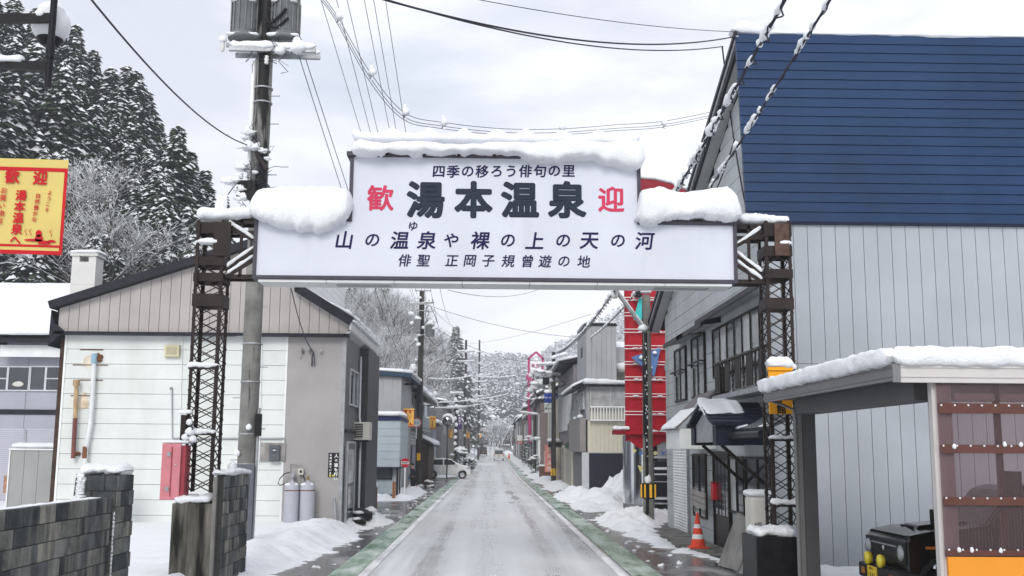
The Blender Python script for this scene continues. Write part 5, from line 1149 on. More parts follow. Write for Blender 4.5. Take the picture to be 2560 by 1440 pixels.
def row_house(lbl, side, xf, y0, y1, z1, wm, depth=7, roof='flat', sn=.28, fwins=(), nwins=(), eave=.4, rm=None, zb=None, near='', street='', gh=1.6, cat='house', group=None, snow_rag=0):
    """side -1: left of the road (front faces +x); side +1: right of the road (front faces -x)"""
    zb = rise(y0)-.3 if zb is None else zb; out = -side; rm = rm or NAVY
    xb = xf+side*depth; xa, xc = min(xf, xb), max(xf, xb)
    t = thing('street_house', lbl, cat, ((xa+xc)/2, (y0+y1)/2, zb), group)
    box('wall', wm, t, xa, xc, y0, y1, zb, z1)
    if near == 'ribs': ribs(t, 'cladding_board', wm, 'x', xa, xc, .45, y0, zb, z1-.02)
    if near == 'courses': courses(t, 'siding_board', wm, 'x', xa, xc, .4, y0, max(zb, 0), z1-.02)
    if street == 'ribs': ribs(t, 'cladding_board', wm, 'y', y0, y1, .7, xf, zb, z1-.02, out=out)
    if street == 'courses': courses(t, 'siding_board', wm, 'y', y0, y1, .45, xf, max(zb, 0), z1-.02, out=out)
    for w in fwins: win(t, 'y', y0+w[0], y0+w[1], w[2], w[3], xf+out*.03, out, w[4] if len(w) > 4 else 1, w[5] if len(w) > 5 else None)
    for w in nwins: win(t, 'x', xf+side*w[1] if side < 0 else xf+w[0], xf+side*w[0] if side < 0 else xf+w[1], w[2], w[3], y0-.03, 1, w[4] if len(w) > 4 else 1, w[5] if len(w) > 5 else None)
    ex = xf+out*eave
    if roof == 'flat':
        box('roof', rm, t, min(ex, xb), max(ex, xb), y0-.25, y1+.25, z1, z1+.18)
        mb = MB(); snow_bar(mb, ((ex+xb)/2, y0-.3, z1+.16), ((ex+xb)/2, y1+.3, z1+.16), abs(ex-xb)+.1, sn, int(y0), n=40, k=22, e=.3, amp=.04, fq=1.2); mb.build('snow_cap', SNOW, t)
    elif roof == 'lean':      # slopes down to the street
        hx = abs(ex-xb); tl = gh/hx
        MB().prism([(ex, z1-.02), (xb, z1+gh), (xb, z1+gh+.16), (ex, z1+.14)], 'y', y0-.3, y1+.3).build('roof', rm, t)
        MB().prism([(xf, z1), (xb, z1), (xb, z1+gh-.03)], 'y', y0, y1).build('gable_wall', wm, t)
        mb = MB(); snow_bar(mb, ((ex+xb)/2, y0-.35, z1+gh/2+.12), ((ex+xb)/2, y1+.35, z1+gh/2+.12), hx+.15, sn, int(y0), n=50, k=26, e=.3, amp=.07+snow_rag, fq=1.4, tilt=(tl if side > 0 else -tl)); mb.build('snow_cap', SNOW, t)
    elif roof == 'gable':     # ridge across the view (gable faces the camera)
        xm = (ex+xb)/2; xo = xb+side*.4
        MB().prism([(xf, z1), (xb, z1), ((xf+xb)/2, z1+gh-.1)], 'y', y0, y1).build('gable_wall', wm, t)
        for (p, q, k) in (((ex, z1-.1), (xm, z1+gh), 0), ((xm, z1+gh), (xo, z1-.1), 1)):
            MB().prism([p, q, (q[0], q[1]+.14), (p[0], p[1]+.14)], 'y', y0-.35, y1+.35).build('roof', rm, t)
            a, b = (p, q) if p[0] < q[0] else (q, p); tl = (b[1]-a[1])/(b[0]-a[0])
            mb = MB(); snow_bar(mb, ((a[0]+b[0])/2, y0-.4, (a[1]+b[1])/2+.12), ((a[0]+b[0])/2, y1+.4, (a[1]+b[1])/2+.12), b[0]-a[0]+.1, sn, int(y0)+k, n=40, k=22, e=.3, amp=.05, fq=1.2, tilt=tl); mb.build('snow_cap', SNOW, t)
    elif roof == 'street':    # ridge along the road: slopes to street and back
        xm = (ex+xb)/2; xo = xb+side*.3
        MB().prism([(xf, z1), (xb, z1), ((xf+xb)/2, z1+gh-.1)], 'y', y0, y1).build('gable_wall', wm, t)
        for (p, q, k) in (((ex, z1-.1), (xm, z1+gh), 0), ((xm, z1+gh), (xo, z1-.1), 1)):
            MB().prism([p, q, (q[0], q[1]+.14), (p[0], p[1]+.14)], 'y', y0-.35, y1+.35).build('roof', rm, t)
            a, b = (p, q) if p[0] < q[0] else (q, p); tl = (b[1]-a[1])/(b[0]-a[0])
            mb = MB(); snow_bar(mb, ((a[0]+b[0])/2, y0-.4, (a[1]+b[1])/2+.12), ((a[0]+b[0])/2, y1+.4, (a[1]+b[1])/2+.12), b[0]-a[0]+.1, sn, int(y0)+k, n=60, k=22, e=.3, amp=.06+snow_rag, fq=1.4, tilt=tl); mb.build('snow_cap', SNOW, t)
    return t

# ------------------------------------------------------------------ red hall with the curved front
REDW = mat('crimson_panel', (.42, .006, .018), .5, .12, 1.2, streak=.5, dcol=(.33, .008, .02), dscale=1.5, edge=(.42, .7)); REDD = mat('dark_red_edge', (.22, .01, .02), .5, .1)
rh = thing('red_hall', 'crimson curved hall front with rows of snowy neon tubes and pastel shapes', 'building', (8, 36, 0))
YR0 = 35.6
def r_(px, py, Y=YR0): p = aty(px, py, Y); return p.x, p.z
rxl = r_(1566, 900)[0]
def curve_pts(off=0.0, n=14):
    """plan of the curved front: rounded corner then a broad shallow curve to the right"""
    pts = [(rxl-off, YR0+9), (rxl-off, YR0+1.0)]; R = .9+off
    for i in range(7): a = math.pi+math.pi/2*i/6; pts.append((rxl+.9+R*math.cos(a), YR0+.9+R*math.sin(a)))
    for i in range(1, n): pts.append((rxl+.9+i*.55, YR0-off+.012*i*i))
    return pts
def extr(pts, z0, z1, name, m, par, zf=None, zt=None):
    vs = []; k = len(pts)
    for i, (x, y) in enumerate(pts): vs += [(x, y, z0 if zf is None else zf(x, y)), (x, y, z1 if zt is None else zt(x, y))]
    return MB().add(vs, [(2*i, 2*i+2, 2*i+3, 2*i+1) for i in range(k-1)], 0, True).build(name, m, par)
fine = []
cp_ = curve_pts(0, 14)
for (a, b) in zip(cp_, cp_[1:]):
    nn = 4 if math.dist(a, b) > .3 else 1
    for j in range(nn): fine.append((a[0]+(b[0]-a[0])*j/nn, a[1]+(b[1]-a[1])*j/nn))
fine.append(cp_[-1])
zlow = r_(1600, 1082)[1]; zmid = r_(1600, 1118)[1]
def lower_edge(x, y):
    u = x-rxl; return zmid+.28*max(0, 1-abs(u-.05)/.35)-.05+.25*math.sin(max(0, u-.75)*math.pi/.95)**2*(u > .75)
ztopR = 11.0
def front_pts(off=0.0): return [(rxl-off, YR0+.5), (rxl-off, YR0+.12), (rxl+.04, YR0-off+.03), (rxl+.12, YR0-off)]+[(rxl+.12+.22*i, YR0-off) for i in range(1, 44)]
fine = front_pts()
extr(fine, zlow, ztopR, 'red_panel', REDW, rh); extr([(x, y) for x, y in fine], 0, 0, 'red_valance', REDW, rh, zf=lower_edge, zt=lambda x, y: zlow-.03)
off = [(rxl-.08, YR0-.1)]+front_pts(.12)[3:]
for k, (y1_, y2_) in enumerate(((745, 752), (783, 791), (824, 832), (865, 873), (905, 912), (943, 951), (985, 992), (1029, 1037))):
    for yy in (y1_, y2_):
        z = r_(1600, yy)[1]; pts = [(x, y, z) for x, y in off]
        MB().tube(pts, .017, 6).build('neon_tube', mat('neon_glass', (.78, .74, .72), .3) if 'neon_glass' not in bpy.data.materials else bpy.data.materials['neon_glass'], rh)
    mb = MB()
    for i in range(26):
        x, y = off[0] if i < 0 else (rxl+.3+.2*i+.1*fbm(i, k), YR0-.13); r = .02+.05*abs(fbm(i*1.7, k*3.1))
        if fbm(i*.9, k*2.3) > -.05: snow_lump(mb, (x, y, z+.02), .10+.12*abs(fbm(i, k)), .035, r, i+k, .7, 10, 6)
    mb.build('tube_snow', SNOW, rh)
lz = r_(1600, 1080)[1]; MB().box(rxl-.05, rxl+8, YR0-.22, YR0+.3, lz-.08, lz+.0).build('ledge', REDW, rh)
box('ledge_arm', REDD, rh, r_(1534, 1080)[0], rxl+.0, YR0-.1, YR0+.5, lz-.09, lz+.05, .01); mb = MB(); snow_bar(mb, (r_(1532, 1080)[0], YR0+.2, lz+.04), (rxl+.1, YR0+.2, lz+.04), .6, .15, 2, n=14); mb.build('snow_cap', SNOW, rh)
mb = MB(); snow_bar(mb, (rxl+.5, YR0-.15, lz-.01), (rxl+6, YR0-.1, lz-.01), .25, .07, 3, n=60, amp=.05, fq=3); mb.build('ledge_snow', SNOW, rh)
SBL = mat('shape_blue', (.10, .20, .42), .4, .06); STE = mat('shape_teal', (.05, .52, .50), .4, .06); SYE = mat('shape_pale_yellow', (.68, .62, .30), .4, .06)
def shape(pts, m, Y, nm='shape_panel', th=.06):
    return MB().prism([(aty(px, py, Y).x, aty(px, py, Y).z) for px, py in pts], 'y', Y, Y+th).build(nm, m, rh)
YSH = YR0-.32
shape([(1578, 893), (1652, 869), (1636, 941)], SBL, YSH); shape([(1584, 800), (1598, 744), (1622, 748), (1614, 797)], STE, YSH)
shape([(1684+22*math.cos(2*math.pi*i/20), 918+23*math.sin(2*math.pi*i/20)) for i in range(20)], STE, YSH)
mb = MB()
for px, py, r in ((1605, 895, .10), (1637, 883, .08), (1627, 920, .06)): p = aty(px, py, YSH-.08); snow_lump(mb, p, r, .08, r*.9, px, .3)
mb.build('shape_snow', SNOW, rh)
box('floodlight', BLACK, rh, *[aty(1588, 730, YR0-.5).x, aty(1604, 745, YR0-.5).x], YR0-.6, YR0-.3, aty(1590, 742, YR0-.5).z, aty(1590, 728, YR0-.5).z, .02)
# barrel roof behind the front
xr1 = rxl+8; n = 12; rp = [(rxl+.05+(xr1-rxl)*i/n, ztopR-.0+.0+1.0*math.sin(math.pi*i/n*.5+.2)-.2) for i in range(n+1)]
zA = aty(1600, 470, YR0+2).z
arc = [(aty(px, py, YR0).x, aty(px, py, YR0).z) for px, py in ((1566, 462), (1600, 448), (1640, 452), (1680, 462), (1720, 480), (1780, 520))]
MB().prism(arc+[(arc[-1][0], arc[-1][1]-1), (arc[0][0], arc[0][1]-1)], 'y', YR0-.05, YR0+2).build('barrel_roof', REDD, rh)
mb = MB()
for (a, b) in zip(arc, arc[1:]): snow_bar(mb, (a[0], YR0+1, a[1]), (b[0]+.05, YR0+1, b[1]), 2.2, .2, int(a[0]*9), n=8, k=18, e=.4, amp=.03)
mb.build('snow_cap', SNOW, rh)
# mirror-bright steel entrance wall, right bay with dark slats
STEEL = mat('polished_steel', (.62, .64, .66), .10, .05, 2, metal=1.0)
box('hall_body', MGREY, rh, rxl+2.6, rxl+8.5, YR0+.5, YR0+10, 0, ztopR)
sp2 = [(rxl+.02, YR0+1.4), (rxl+.02, YR0+1.0)]+[(rxl+.92+.9*math.cos(math.pi+math.pi/2*i/8), YR0+.92+.9*math.sin(math.pi+math.pi/2*i/8)) for i in range(9)]+[(rxl+1.0, YR0+.02)]
zst = r_(1600, 1262)[1]
extr(sp2, zst, lz-.1, 'steel_wall', STEEL, rh); box('plinth', MGREY, rh, rxl+1.2, rxl+9, YR0+.35, YR0+.49, -.1, zst+.1); extr(sp2, -.1, zst, 'plinth_skirt', MGREY, rh)
xb1 = r_(1634, 1200)[0]; xb2 = rxl+6.5
box('bay_wall', LGREY, rh, rxl+1.0, xb2, YR0+.06, YR0+.3, .9, lz)
x1_, x2_ = r_(1636, 1200)[0], r_(1684, 1200)[0]
for (ya, yb_, m) in ((1140, 1146, ALU), (1153, 1166, NAVY), (1168, 1174, SNOW), (1176, 1183, NAVY), (1184, 1187, SNOW), (1188, 1202, NAVY), (1203, 1205, ALU), (1206, 1242, NAVY), (1244, 1248, SNOW), (1249, 1256, NAVY), (1257, 1260, ALU)):
    box('slat_board', m, rh, x1_, x2_+2, YR0-.12, YR0+.05, r_(1650, yb_)[1], r_(1650, ya)[1])
box('void_panel', DARK, rh, x1_, x2_+2, YR0-.06, YR0+.05, 0, r_(1650, 1261)[1])
for pts, m in (([(1581, 1119), (1592, 1126), (1584, 1135)], SYE), ([(1594, 1163), (1610, 1167), (1601, 1182)], SYE), ([(1652, 1127), (1664, 1130), (1656, 1141)], SBL), ([(1602+5*math.cos(a), 1133+5*math.sin(a)) for a in [i*.7 for i in range(9)]], SBL), ([(1639+5*math.cos(a), 1133+5*math.sin(a)) for a in [i*.7 for i in range(9)]], SYE), ([(1676+5*math.cos(a), 1139+5*math.sin(a)) for a in [i*.7 for i in range(9)]], STE)):
    shape(pts, m, YR0-.14, 'sticker', .01)

# ------------------------------------------------------------------ cream and grey corner house
YK = 50.0
def k_(px, py, Y=YK): p = aty(px, py, Y); return p.x, p.z
cx0 = k_(1469, 1100)[0]; cx1 = k_(1575, 1100)[0]; XS = cx0
ck = thing('corner_house', 'grey and cream corner house with a tall boxy top beyond the red hall', 'house', ((cx0+cx1)/2, YK+3, 0))
zc = [k_(1500, y)[1] for y in (1235, 1131, 1050, 1019, 966, 948, 808)]
box('wall', CREAMW, ck, cx0+.05, cx1+3, YK+.05, YK+5.8, 0, zc[5]-.05)
ribs(ck, 'cladding_board', CREAMW, 'x', cx0+.0, cx1+2, .2, YK+.05, zc[1], zc[2], gap=.01)
box('opening_shade_panel', mat('opening_shade_navy', (.018, .018, .032), .6, .1, 2), ck, k_(1470, 1200)[0]+.02, cx1+2, YK+.0, YK+.05, 0, zc[1]-.04); box('lintel', LGREY, ck, cx0-.02, cx1+2, YK-.03, YK+.05, zc[1]-.04, zc[1])  # flat dark panel: the opening's shaded inside is put into its colour
box('corner_post', ALU, ck, k_(1455, 1200)[0], cx0+.06, YK-.02, YK+.1, 0, zc[1]); box('corner_post', LGREY, ck, cx0-.02, cx0+.08, YK-.05, YK+.06, zc[2], zc[5])
win(ck, 'x', k_(1477, 1000)[0], k_(1575, 1000)[0], zc[3]+.02, zc[4]-.05, YK-.02, 1, 1, CURT)
for i in range(14): x = cx0+.15+i*.14; box('rail_bar', WHITE, ck, x, x+.05, YK-.28, YK-.25, zc[2]+.02, zc[3]+.0)
box('hand_rail', WHITE, ck, cx0+.1, cx1+2, YK-.3, YK-.23, zc[3], zc[3]+.06); box('rail_foot', WHITE, ck, cx0+.1, cx1+2, YK-.3, YK-.01, zc[2]-.04, zc[2]+.02)
box('window_hood', NAVY, ck, cx0-.15, cx1+2, YK-.45, YK+.1, zc[4]-.02, zc[4]+.08); mb = MB(); snow_bar(mb, (cx0-.25, YK-.15, zc[4]+.07), (k_(1568, 950)[0], YK-.15, zc[4]+.07), .9, .3, 4, n=24, k=20, amp=.04, ht=lambda t: -.1*t); mb.build('snow_cap', SNOW, ck)
# tall top box
tx1_ = k_(1543, 870)[0]; tz0, tz1 = zc[4]+.1, k_(1500, 812)[1]
box('tower_wall', LGREY, ck, cx0-.0, tx1_, YK+.35, YK+5.5, tz0, tz1); ribs(ck, 'cladding_board', LGREY, 'x', cx0, tx1_, .22, YK+.35, tz0, tz1, gap=.012)
ribs(ck, 'cladding_board', LGREY, 'y', YK+.36, YK+5.4, .25, cx0, tz0-.6, tz1, out=-1, gap=.012)
for dy in (1.9, 2.5): box('slot_window', DARK, ck, cx0-.045, cx0-.031, YK+.35+dy, YK+.6+dy, tz1-1.35, tz1-.85)
box('parapet', NAVY, ck, cx0-.1, tx1_+.05, YK+.25, YK+5.5, tz1, tz1+.06); snow_on(ck, cx0-.1, tx1_+.1, YK+.25, YK+5.5, tz1+.05, .2, 6)
box('rear_wing', LGREY, ck, tx1_+.01, cx1+3, YK+1.6, YK+5.7, tz0-1, k_(1560, 870, YK+2)[1]); mb = MB(); snow_bar(mb, (tx1_, YK+1.5, k_(1550, 925)[1]), (tx1_+3, YK+1.5, k_(1550, 925)[1]), 1.6, .45, 8, n=20); snow_bar(mb, (tx1_, YK+3.8, k_(1550, 870)[1]), (tx1_+3, YK+3.8, k_(1550, 870)[1]), 3.8, .6, 9, n=20, tilt=-.2); mb.build('snow_cap', SNOW, ck)
# street side of the corner house: bay window box, lower wall
def s_(px, py, X): p = atx(px, py, X); return p.y, p.z
ys0 = YK+.1; ys1 = s_(1437, 1000, XS)[0]
box('street_wall', MGREY, ck, XS-.06, XS, YK+.12, ys1, 0, zc[1]-.02); box('street_wall', LGREY, ck, XS-.05, XS, YK+.12, ys1, zc[2], zc[4])
box('bay_box', BWALL if 0 else mat('warm_grey_bay', (.27, .255, .25), .6, .08, 2), ck, XS-.3, XS-.051, YK+.3, ys1-.1, zc[1]+.02, zc[2]+.1); ribs(ck, 'bay_board', bpy.data.materials['warm_grey_bay'], 'y', YK+.3, ys1-.1, .3, XS-.3, zc[1]+.02, zc[2]+.1)
win(ck, 'y', YK+1.0, ys1-1.4, zc[3], zc[4]-.2, XS-.05, -1, 2, CURT); ribs(ck, 'bay_rail', GALV, 'y', YK+1.0, ys1-1.4, .2, XS-.25, zc[2]+.15, zc[3]+.05, gap=.08)
mb = MB()
for dy, r in ((.5, .16), (3.2, .14)): snow_lump(mb, (XS-.3, YK+dy, zc[2]+.15), r, r*1.5, r*.8, int(dy*10))
mb.build('snow_cap', SNOW, ck)
MB().prism([(XS-.7, zc[4]-.15), (XS-.0, zc[4]+.15), (XS-.0, zc[4]+.22), (XS-.7, zc[4]-.05)], 'y', YK+.2, ys1).build('street_hood', NAVY, ck)
mb = MB(); snow_bar(mb, (XS-.38, YK+.1, zc[4]+.05), (XS-.38, ys1, zc[4]+.05), .8, .22, 5, n=20, tilt=.45); mb.build('snow_cap', SNOW, ck)

# ------------------------------------------------------------------ right-hand row beyond
y_a = ys1+.3
b1 = row_house('mauve grey shop with dark strip windows and a cream pilaster, beyond the corner house', 1, XS-.05, y_a, 71, s_(1420, 940, XS)[1]+.3, mat('mauve_grey_wall', (.24, .225, .235), .6, .08, 2), 6, 'lean', .22,
   fwins=[(1.0, 3.2, 3.6, 5.6, 2, GLASS), (4.0, 6.6, 3.3, 5.6, 3, GLASS), (7.6, 11.5, 3.3, 5.6, 3, GLASS)], eave=.8, gh=1.3, cat='shop')
box('ground_wall', CREAMW, b1, XS-.12, XS-.051, y_a+.3, 71, 0, 2.4); box('green_band', mat('dark_green_band', (.02, .10, .06), .4), b1, XS-.2, XS-.121, y_a+.8, y_a+4.5, 2.25, 2.5)
box('shutter', mat('beige_shutter', (.38, .37, .33), .6, .1, 2), b1, XS-.15, XS-.121, y_a+.8, y_a+4.5, .1, 2.2)
for yy in (y_a+7, y_a+9.5): box('shop_door', GLASS, b1, XS-.15, XS-.121, yy, yy+1.8, .1, 2.2)
box('pilaster', CREAMW, b1, XS-.45, XS-.06, 69.6, 70.3, 0, s_(1405, 985, XS)[1]-.2, .01); box('awning', BLACK, b1, XS-.9, XS-.121, 66.5, 67.6, 2.3, 2.6); snow_on(b1, XS-.95, XS-.2, 66.4, 67.7, 2.6, .25, 3)
b2 = row_house('pale blue grey shop behind the blue and white signs', 1, XS+.1, 72, 84, 6.2, BLG, 6, 'gable', .2, fwins=[(1, 4, 3, 5, 2), (6, 9, 3, 5, 2)], nwins=[(.5, 1.5, 4.6, 5.6)], gh=1.4, near='ribs', cat='shop')
b3 = row_house('cream topped house with a flat snowy roof on the right side of the street', 1, XS+.5, 84.5, 94, 8.6, CREAMW, 6, 'flat', .35, fwins=[(1, 4, 5.6, 7.6, 2)], rm=NAVY)
b4 = row_house('brown plastered house with a white ground floor past the poles', 1, XS-.1, 95, 108, 6.4, MAUVE, 6, 'flat', .3, fwins=[(1, 3, 3.4, 5.2), (5, 8, .6, 2.4, 2)], nwins=[(.4, .8, .6, 2.0)], rm=NAVY)
box('ground_wall', WHITE, b4, XS-.3, XS-.11, 94.9, 108, 0, 3.0); snow_on(b4, XS-.6, XS-.1, 94.8, 108, 3.0, .3, 2, along='y')
for i, (y0, y1, z1, wm, rf, lb) in enumerate(((109, 122, 7.2, MGREY, 'gable', 'dark grey gabled house by the pink sign tower'), (123, 138, 5.6, LGREY, 'lean', 'light grey low house behind the pink sign tower'), (139, 155, 7.0, BWALL, 'flat', 'brown flat roofed shop far along the right side'), (157, 172, 6.0, MGREY, 'gable', 'dark gabled house near the far bend on the right'), (174, 192, 6.5, LGREY, 'lean', 'pale house next to the last one on the right'), (195, 214, 6.2, DWOOD, 'gable', 'last dark wooden house on the right before the bend'))):
    zr0 = rise(y0); row_house(lb, 1, XS-.1+.1*(i % 3), y0, y1, z1+zr0, wm, 6, rf, .4, fwins=[(1, 4, 3.4+zr0, 5+zr0, 2), (6, 9, .6+zr0, 2.4+zr0, 2)], nwins=[(.2, .9, 3.3+zr0, 4.8+zr0)], cat='house')
# shop signs hung over the right pavement
def signbox(lbl, px0, px1, py0, py1, Y, m, txt, tm, th=.35, cap=.2, frm=None, rows=None, bold=.03):
    a = aty(px0, py0, Y); b = aty(px1, py1, Y); t = thing('shop_sign', lbl, 'sign', ((a.x+b.x)/2, Y, b.z))
    pn = box('panel', m, t, a.x, b.x, Y, Y+th, b.z, a.z, .02); box('side', frm or NAVY, t, b.x+.002, b.x+.9, Y+.05, Y+th, b.z-.03, a.z+.02)
    mb = MB(); letters(mb, [(c, (x, Y-.004, z), h) for c, x, z, h in txt(a, b)], R_, U_, O_, bold, sx=.9); mb.build('lettering', tm, pn)
    if cap: mb = MB(); snow_bar(mb, (a.x-.05, Y+.2, a.z-.01), (b.x+.7, Y+.2, a.z-.01), .5, cap, 3, n=16, amp=.04, fq=3); mb.build('snow_cap', SNOW, t)
    return t
signbox('deep blue illuminated style shop sign with a snow cap over the right pavement', 1361, 1393, 983, 1007, 74, mat('sign_blue', (.01, .05, .32), .35, .1), lambda a, b: [(c, a.x+.09+.092*i, (a.z+b.z)/2+.03, .15) for i, c in enumerate('Panasonic')], TW, cap=.28)
signbox('white box sign with dark characters hanging below the blue sign', 1361, 1393, 1010, 1032, 74, mat('sign_white_grey', (.58, .60, .58), .5, .06), lambda a, b: [(c, a.x+.14+.16*i, (a.z+b.z)/2-.02, .13) for i, c in enumerate('電器サロン')], BLACK, cap=.08)
a = aty(1380, 1112, 68); b = aty(1385, 1178, 68); yb_ = 68
bn = thing('vertical_banner', 'faded salmon pink vertical cloth banner standing at the right kerb', 'banner', (a.x, yb_, 0))
box('cloth', mat('salmon_cloth', (.60, .24, .20), .8, .15, 4), bn, aty(1362, 1120, yb_).x, aty(1384, 1120, yb_).x, yb_, yb_+.02, aty(1370, 1180, yb_).z, aty(1370, 1112, yb_).z)
mb = MB(); letters(mb, [(c, (aty(1374, 1100, yb_).x, yb_-.004, aty(1374, 1124+16*i, yb_).z), .3) for i, c in enumerate('処場太鼓')], R_, U_, O_, .03); mb.build('lettering', mat('lettering_pale_pink', (.72, .55, .52), .6), bn); MB().tube([(aty(1386, 1100, yb_).x, yb_, 0), (aty(1386, 1100, yb_).x, yb_, aty(1370, 1108, yb_).z)], .03, 6).build('pole', WHITE, bn)
bj = thing('snowy_planter', 'brown box planter covered with snow beyond the pink banner', 'planter', (4.2, 78, 0)); box('box', mat('brown_box', (.14, .06, .045), .6, .2), bj, 3.6, 4.4, 77.6, 78.4, .1, .95); snow_on(bj, 3.6, 4.4, 77.6, 78.4, .94, .14, 2)
# pink tower sign with a pointed frame
PKF = mat('magenta_frame', (.42, .045, .16), .45, .1)
YT = 112; pk_ = thing('tower_sign', 'tall magenta pointed tower sign above the right side of the street', 'sign tower', (aty(1325, 1100, YT).x, YT, 0))
def tp(px, py): return aty(px, py, YT)
MB().bar(tp(1325, 1115), tp(1322, 985), .34, .34).build('post', PKF, pk_); MB().bar(tp(1322, 985), tp(1322, 895), .22, .22).build('frame_bar', PKF, pk_); MB().bar(tp(1355, 960), tp(1357, 895), .22, .22).build('frame_bar', PKF, pk_)
MB().bar(tp(1321, 898), tp(1340, 880), .22, .22).build('frame_bar', PKF, pk_); MB().bar(tp(1340, 880), tp(1359, 898), .22, .22).build('frame_bar', PKF, pk_); a, b = tp(1315, 938), tp(1337, 951); box('name_panel', PKF, pk_, a.x, b.x, YT-.3, YT-.12, b.z, a.z)
a, b = tp(1326, 903), tp(1352, 940); box('panel', WHITE, pk_, a.x, b.x, YT-.05, YT+.05, b.z, a.z); mb = MB(); letters(mb, [('茶', (tp(1333, 914).x, YT-.06, tp(1333, 914).z), .4), ('房', (tp(1344, 914).x, YT-.06, tp(1344, 914).z), .4)], R_, U_, O_, .03); mb.build('lettering', PKF, pk_)
mb = MB(); snow_lump(mb, tp(1340, 900), .3, .2, .25, 1, .3); snow_lump(mb, tp(1340, 953), .8, .3, .3, 3, .4); snow_lump(mb, tp(1326, 936), .4, .2, .15, 4, .4); mb.build('snow_cap', SNOW, pk_)
# bushes and vending things by the right kerb
def bush(lbl, x, y, r, h, seed, z=0, m=None, snow=True):
    t = thing('shrub', lbl, 'shrub', (x, y, z)); rn = random.Random(seed); mb = MB()
    for i in range(220):
        u = Vector((rn.gauss(0, 1), rn.gauss(0, 1), rn.gauss(0, 1))).normalized()*rn.uniform(.5, 1); p = Vector((x+u.x*r, y+u.y*r, z+h*.55+u.z*h*.5)); a = rn.uniform(0, 6.28); s = r*.22
        d = Vector((math.cos(a), math.sin(a), rn.uniform(-.4, .4)))*s; e = Vector((-d.y, d.x, rn.uniform(-.3, .3)*s)); mb.add([p-d, p+e*.6, p+d, p-e*.6], [(0, 1, 2, 3)])
    mb.build('leaves', m or LEAF, t); MB().tube([(x, y, z), (x, y, z+h*.6)], .04, 5).build('stem', DWOOD, t)
    if snow:
        mb = MB()
        for i in range(16): u = rn.uniform(0, 6.28); q = rn.uniform(0, .9); snow_lump(mb, (x+math.cos(u)*r*q, y+math.sin(u)*r*q, z+h*(1.02-.35*q*q)), r*.3, r*.3, r*.16, i+seed, .4, 8, 5)
        mb.build('snow_cap', SNOW, t)
LEAF = mat('dark_leaf', (.025, .05, .025), .6, .4, 9)
bush('dark bush with snow at the foot of the pink tower sign', aty(1322, 1140, 108).x, 108, .9, 3.4, 3); bush('low dark shrub with snow beside the brown planter', 3.9, 92, .6, 1.6, 5)
# small red and white board on a post further on
Yb = 150; a, b = aty(1293, 1102, Yb), aty(1306, 1111, Yb); rb = thing('roadside_board', 'small red and white board on a post far down the right kerb', 'sign', (a.x, Yb, rise(Yb)))
box('board', RED, rb, a.x, b.x, Yb, Yb+.06, b.z, a.z); c = aty(1293, 1088, Yb); box('board', WHITE, rb, c.x, b.x, Yb, Yb+.06, a.z+.02, c.z); MB().tube([((a.x+b.x)/2, Yb+.03, 0), ((a.x+b.x)/2, Yb+.03, a.z)], .07, 6).build('post', GALV, rb)
mb = MB(); letters(mb, [('止', ((a.x+b.x)/2-.15, Yb-.005, (a.z+b.z)/2), .3), ('マ', ((a.x+b.x)/2+.15, Yb-.005, (a.z+b.z)/2), .3)], R_, U_, O_, .02); mb.build('lettering', TW, rb)
p = Vector((3.1, 175, rise(175))); c2 = thing('traffic_cone', 'tiny red traffic cone far away on the right kerb', 'traffic cone', p); MB().lathe(p, [(.35, 0), (.35, .05), (.2, .06), (.05, .95), (.001, .95)], 10).build('cone', CO, c2)

# ------------------------------------------------------------------ left side: booth and row
BW = mat('booth_blue_white', (.42, .48, .52), .5, .06, 1.5)
YBt = 46.5
def b_(px, py, Y=YBt): p = aty(px, py, Y); return p.x, p.z
bt = thing('booth', 'pale blue board clad booth with a wide snow covered head and a dark window', 'booth', (-5.5, YBt+1.5, 0))
x0_, x1_b = b_(880, 1200)[0], b_(988, 1200)[0]; u1 = b_(1000, 1100)[0]; zlo, zt1, zt2 = b_(950, 1168)[1], b_(950, 1050)[1], b_(950, 1177)[1]
box('wall', BW, bt, x0_, x1_b, YBt+.5, YBt+3.4, .15, zt2+.1); courses(bt, 'siding_board', BW, 'x', x0_, x1_b, .27, YBt+.5, .18, zt2+.05); box('footing', NAVY, bt, x0_, x1_b+.02, YBt+.42, YBt+3.4, 0, .15)
box('head', BW, bt, x0_, u1, YBt+.03, YBt+4, zlo, zt1); courses(bt, 'siding_board', BW, 'x', x0_, u1-.005, .31, YBt+.03, zlo+.02, zt1-.05); courses(bt, 'siding_board', BW, 'y', YBt+.06, YBt+4, .31, u1, zlo+.02, zt1-.05, out=1)
box('soffit', NAVY, bt, x0_, u1+.01, YBt+.0, YBt+4, zlo-.05, zlo+.001); box('roof_band', mat('deep_blue_band', (.015, .02, .10), .4), bt, x0_, u1+.06, YBt-.06, YBt+4.05, zt1, zt1+.12)
snow_on(bt, x0_, u1+.05, YBt-.06, YBt+4, zt1+.11, .3, 3)
wa, wb = b_(917, 1140, YBt+.5), b_(978, 1196, YBt+.5); win(bt, 'x', wa[0]-1, wb[0], wb[1], wa[1], YBt+.475, 1, 0, GLASS, DBR)
box('notice', WHITE, bt, b_(985, 1128)[0]-.02, b_(991, 1128)[0], YBt+.40, YBt+.44, b_(985, 1142)[1], b_(985, 1128)[1]+.0)
box('door_post', DBR, bt, b_(991, 1200, YBt+.2)[0], b_(996, 1200, YBt+.2)[0], YBt+.1, YBt+.2, 0, b_(991, 1150)[1]); box('door_post', DBR, bt, b_(997, 1200, YBt+.2)[0]+.02, b_(1000, 1200, YBt+.2)[0]+.02, YBt+.1, YBt+.2, 0, b_(991, 1150)[1])
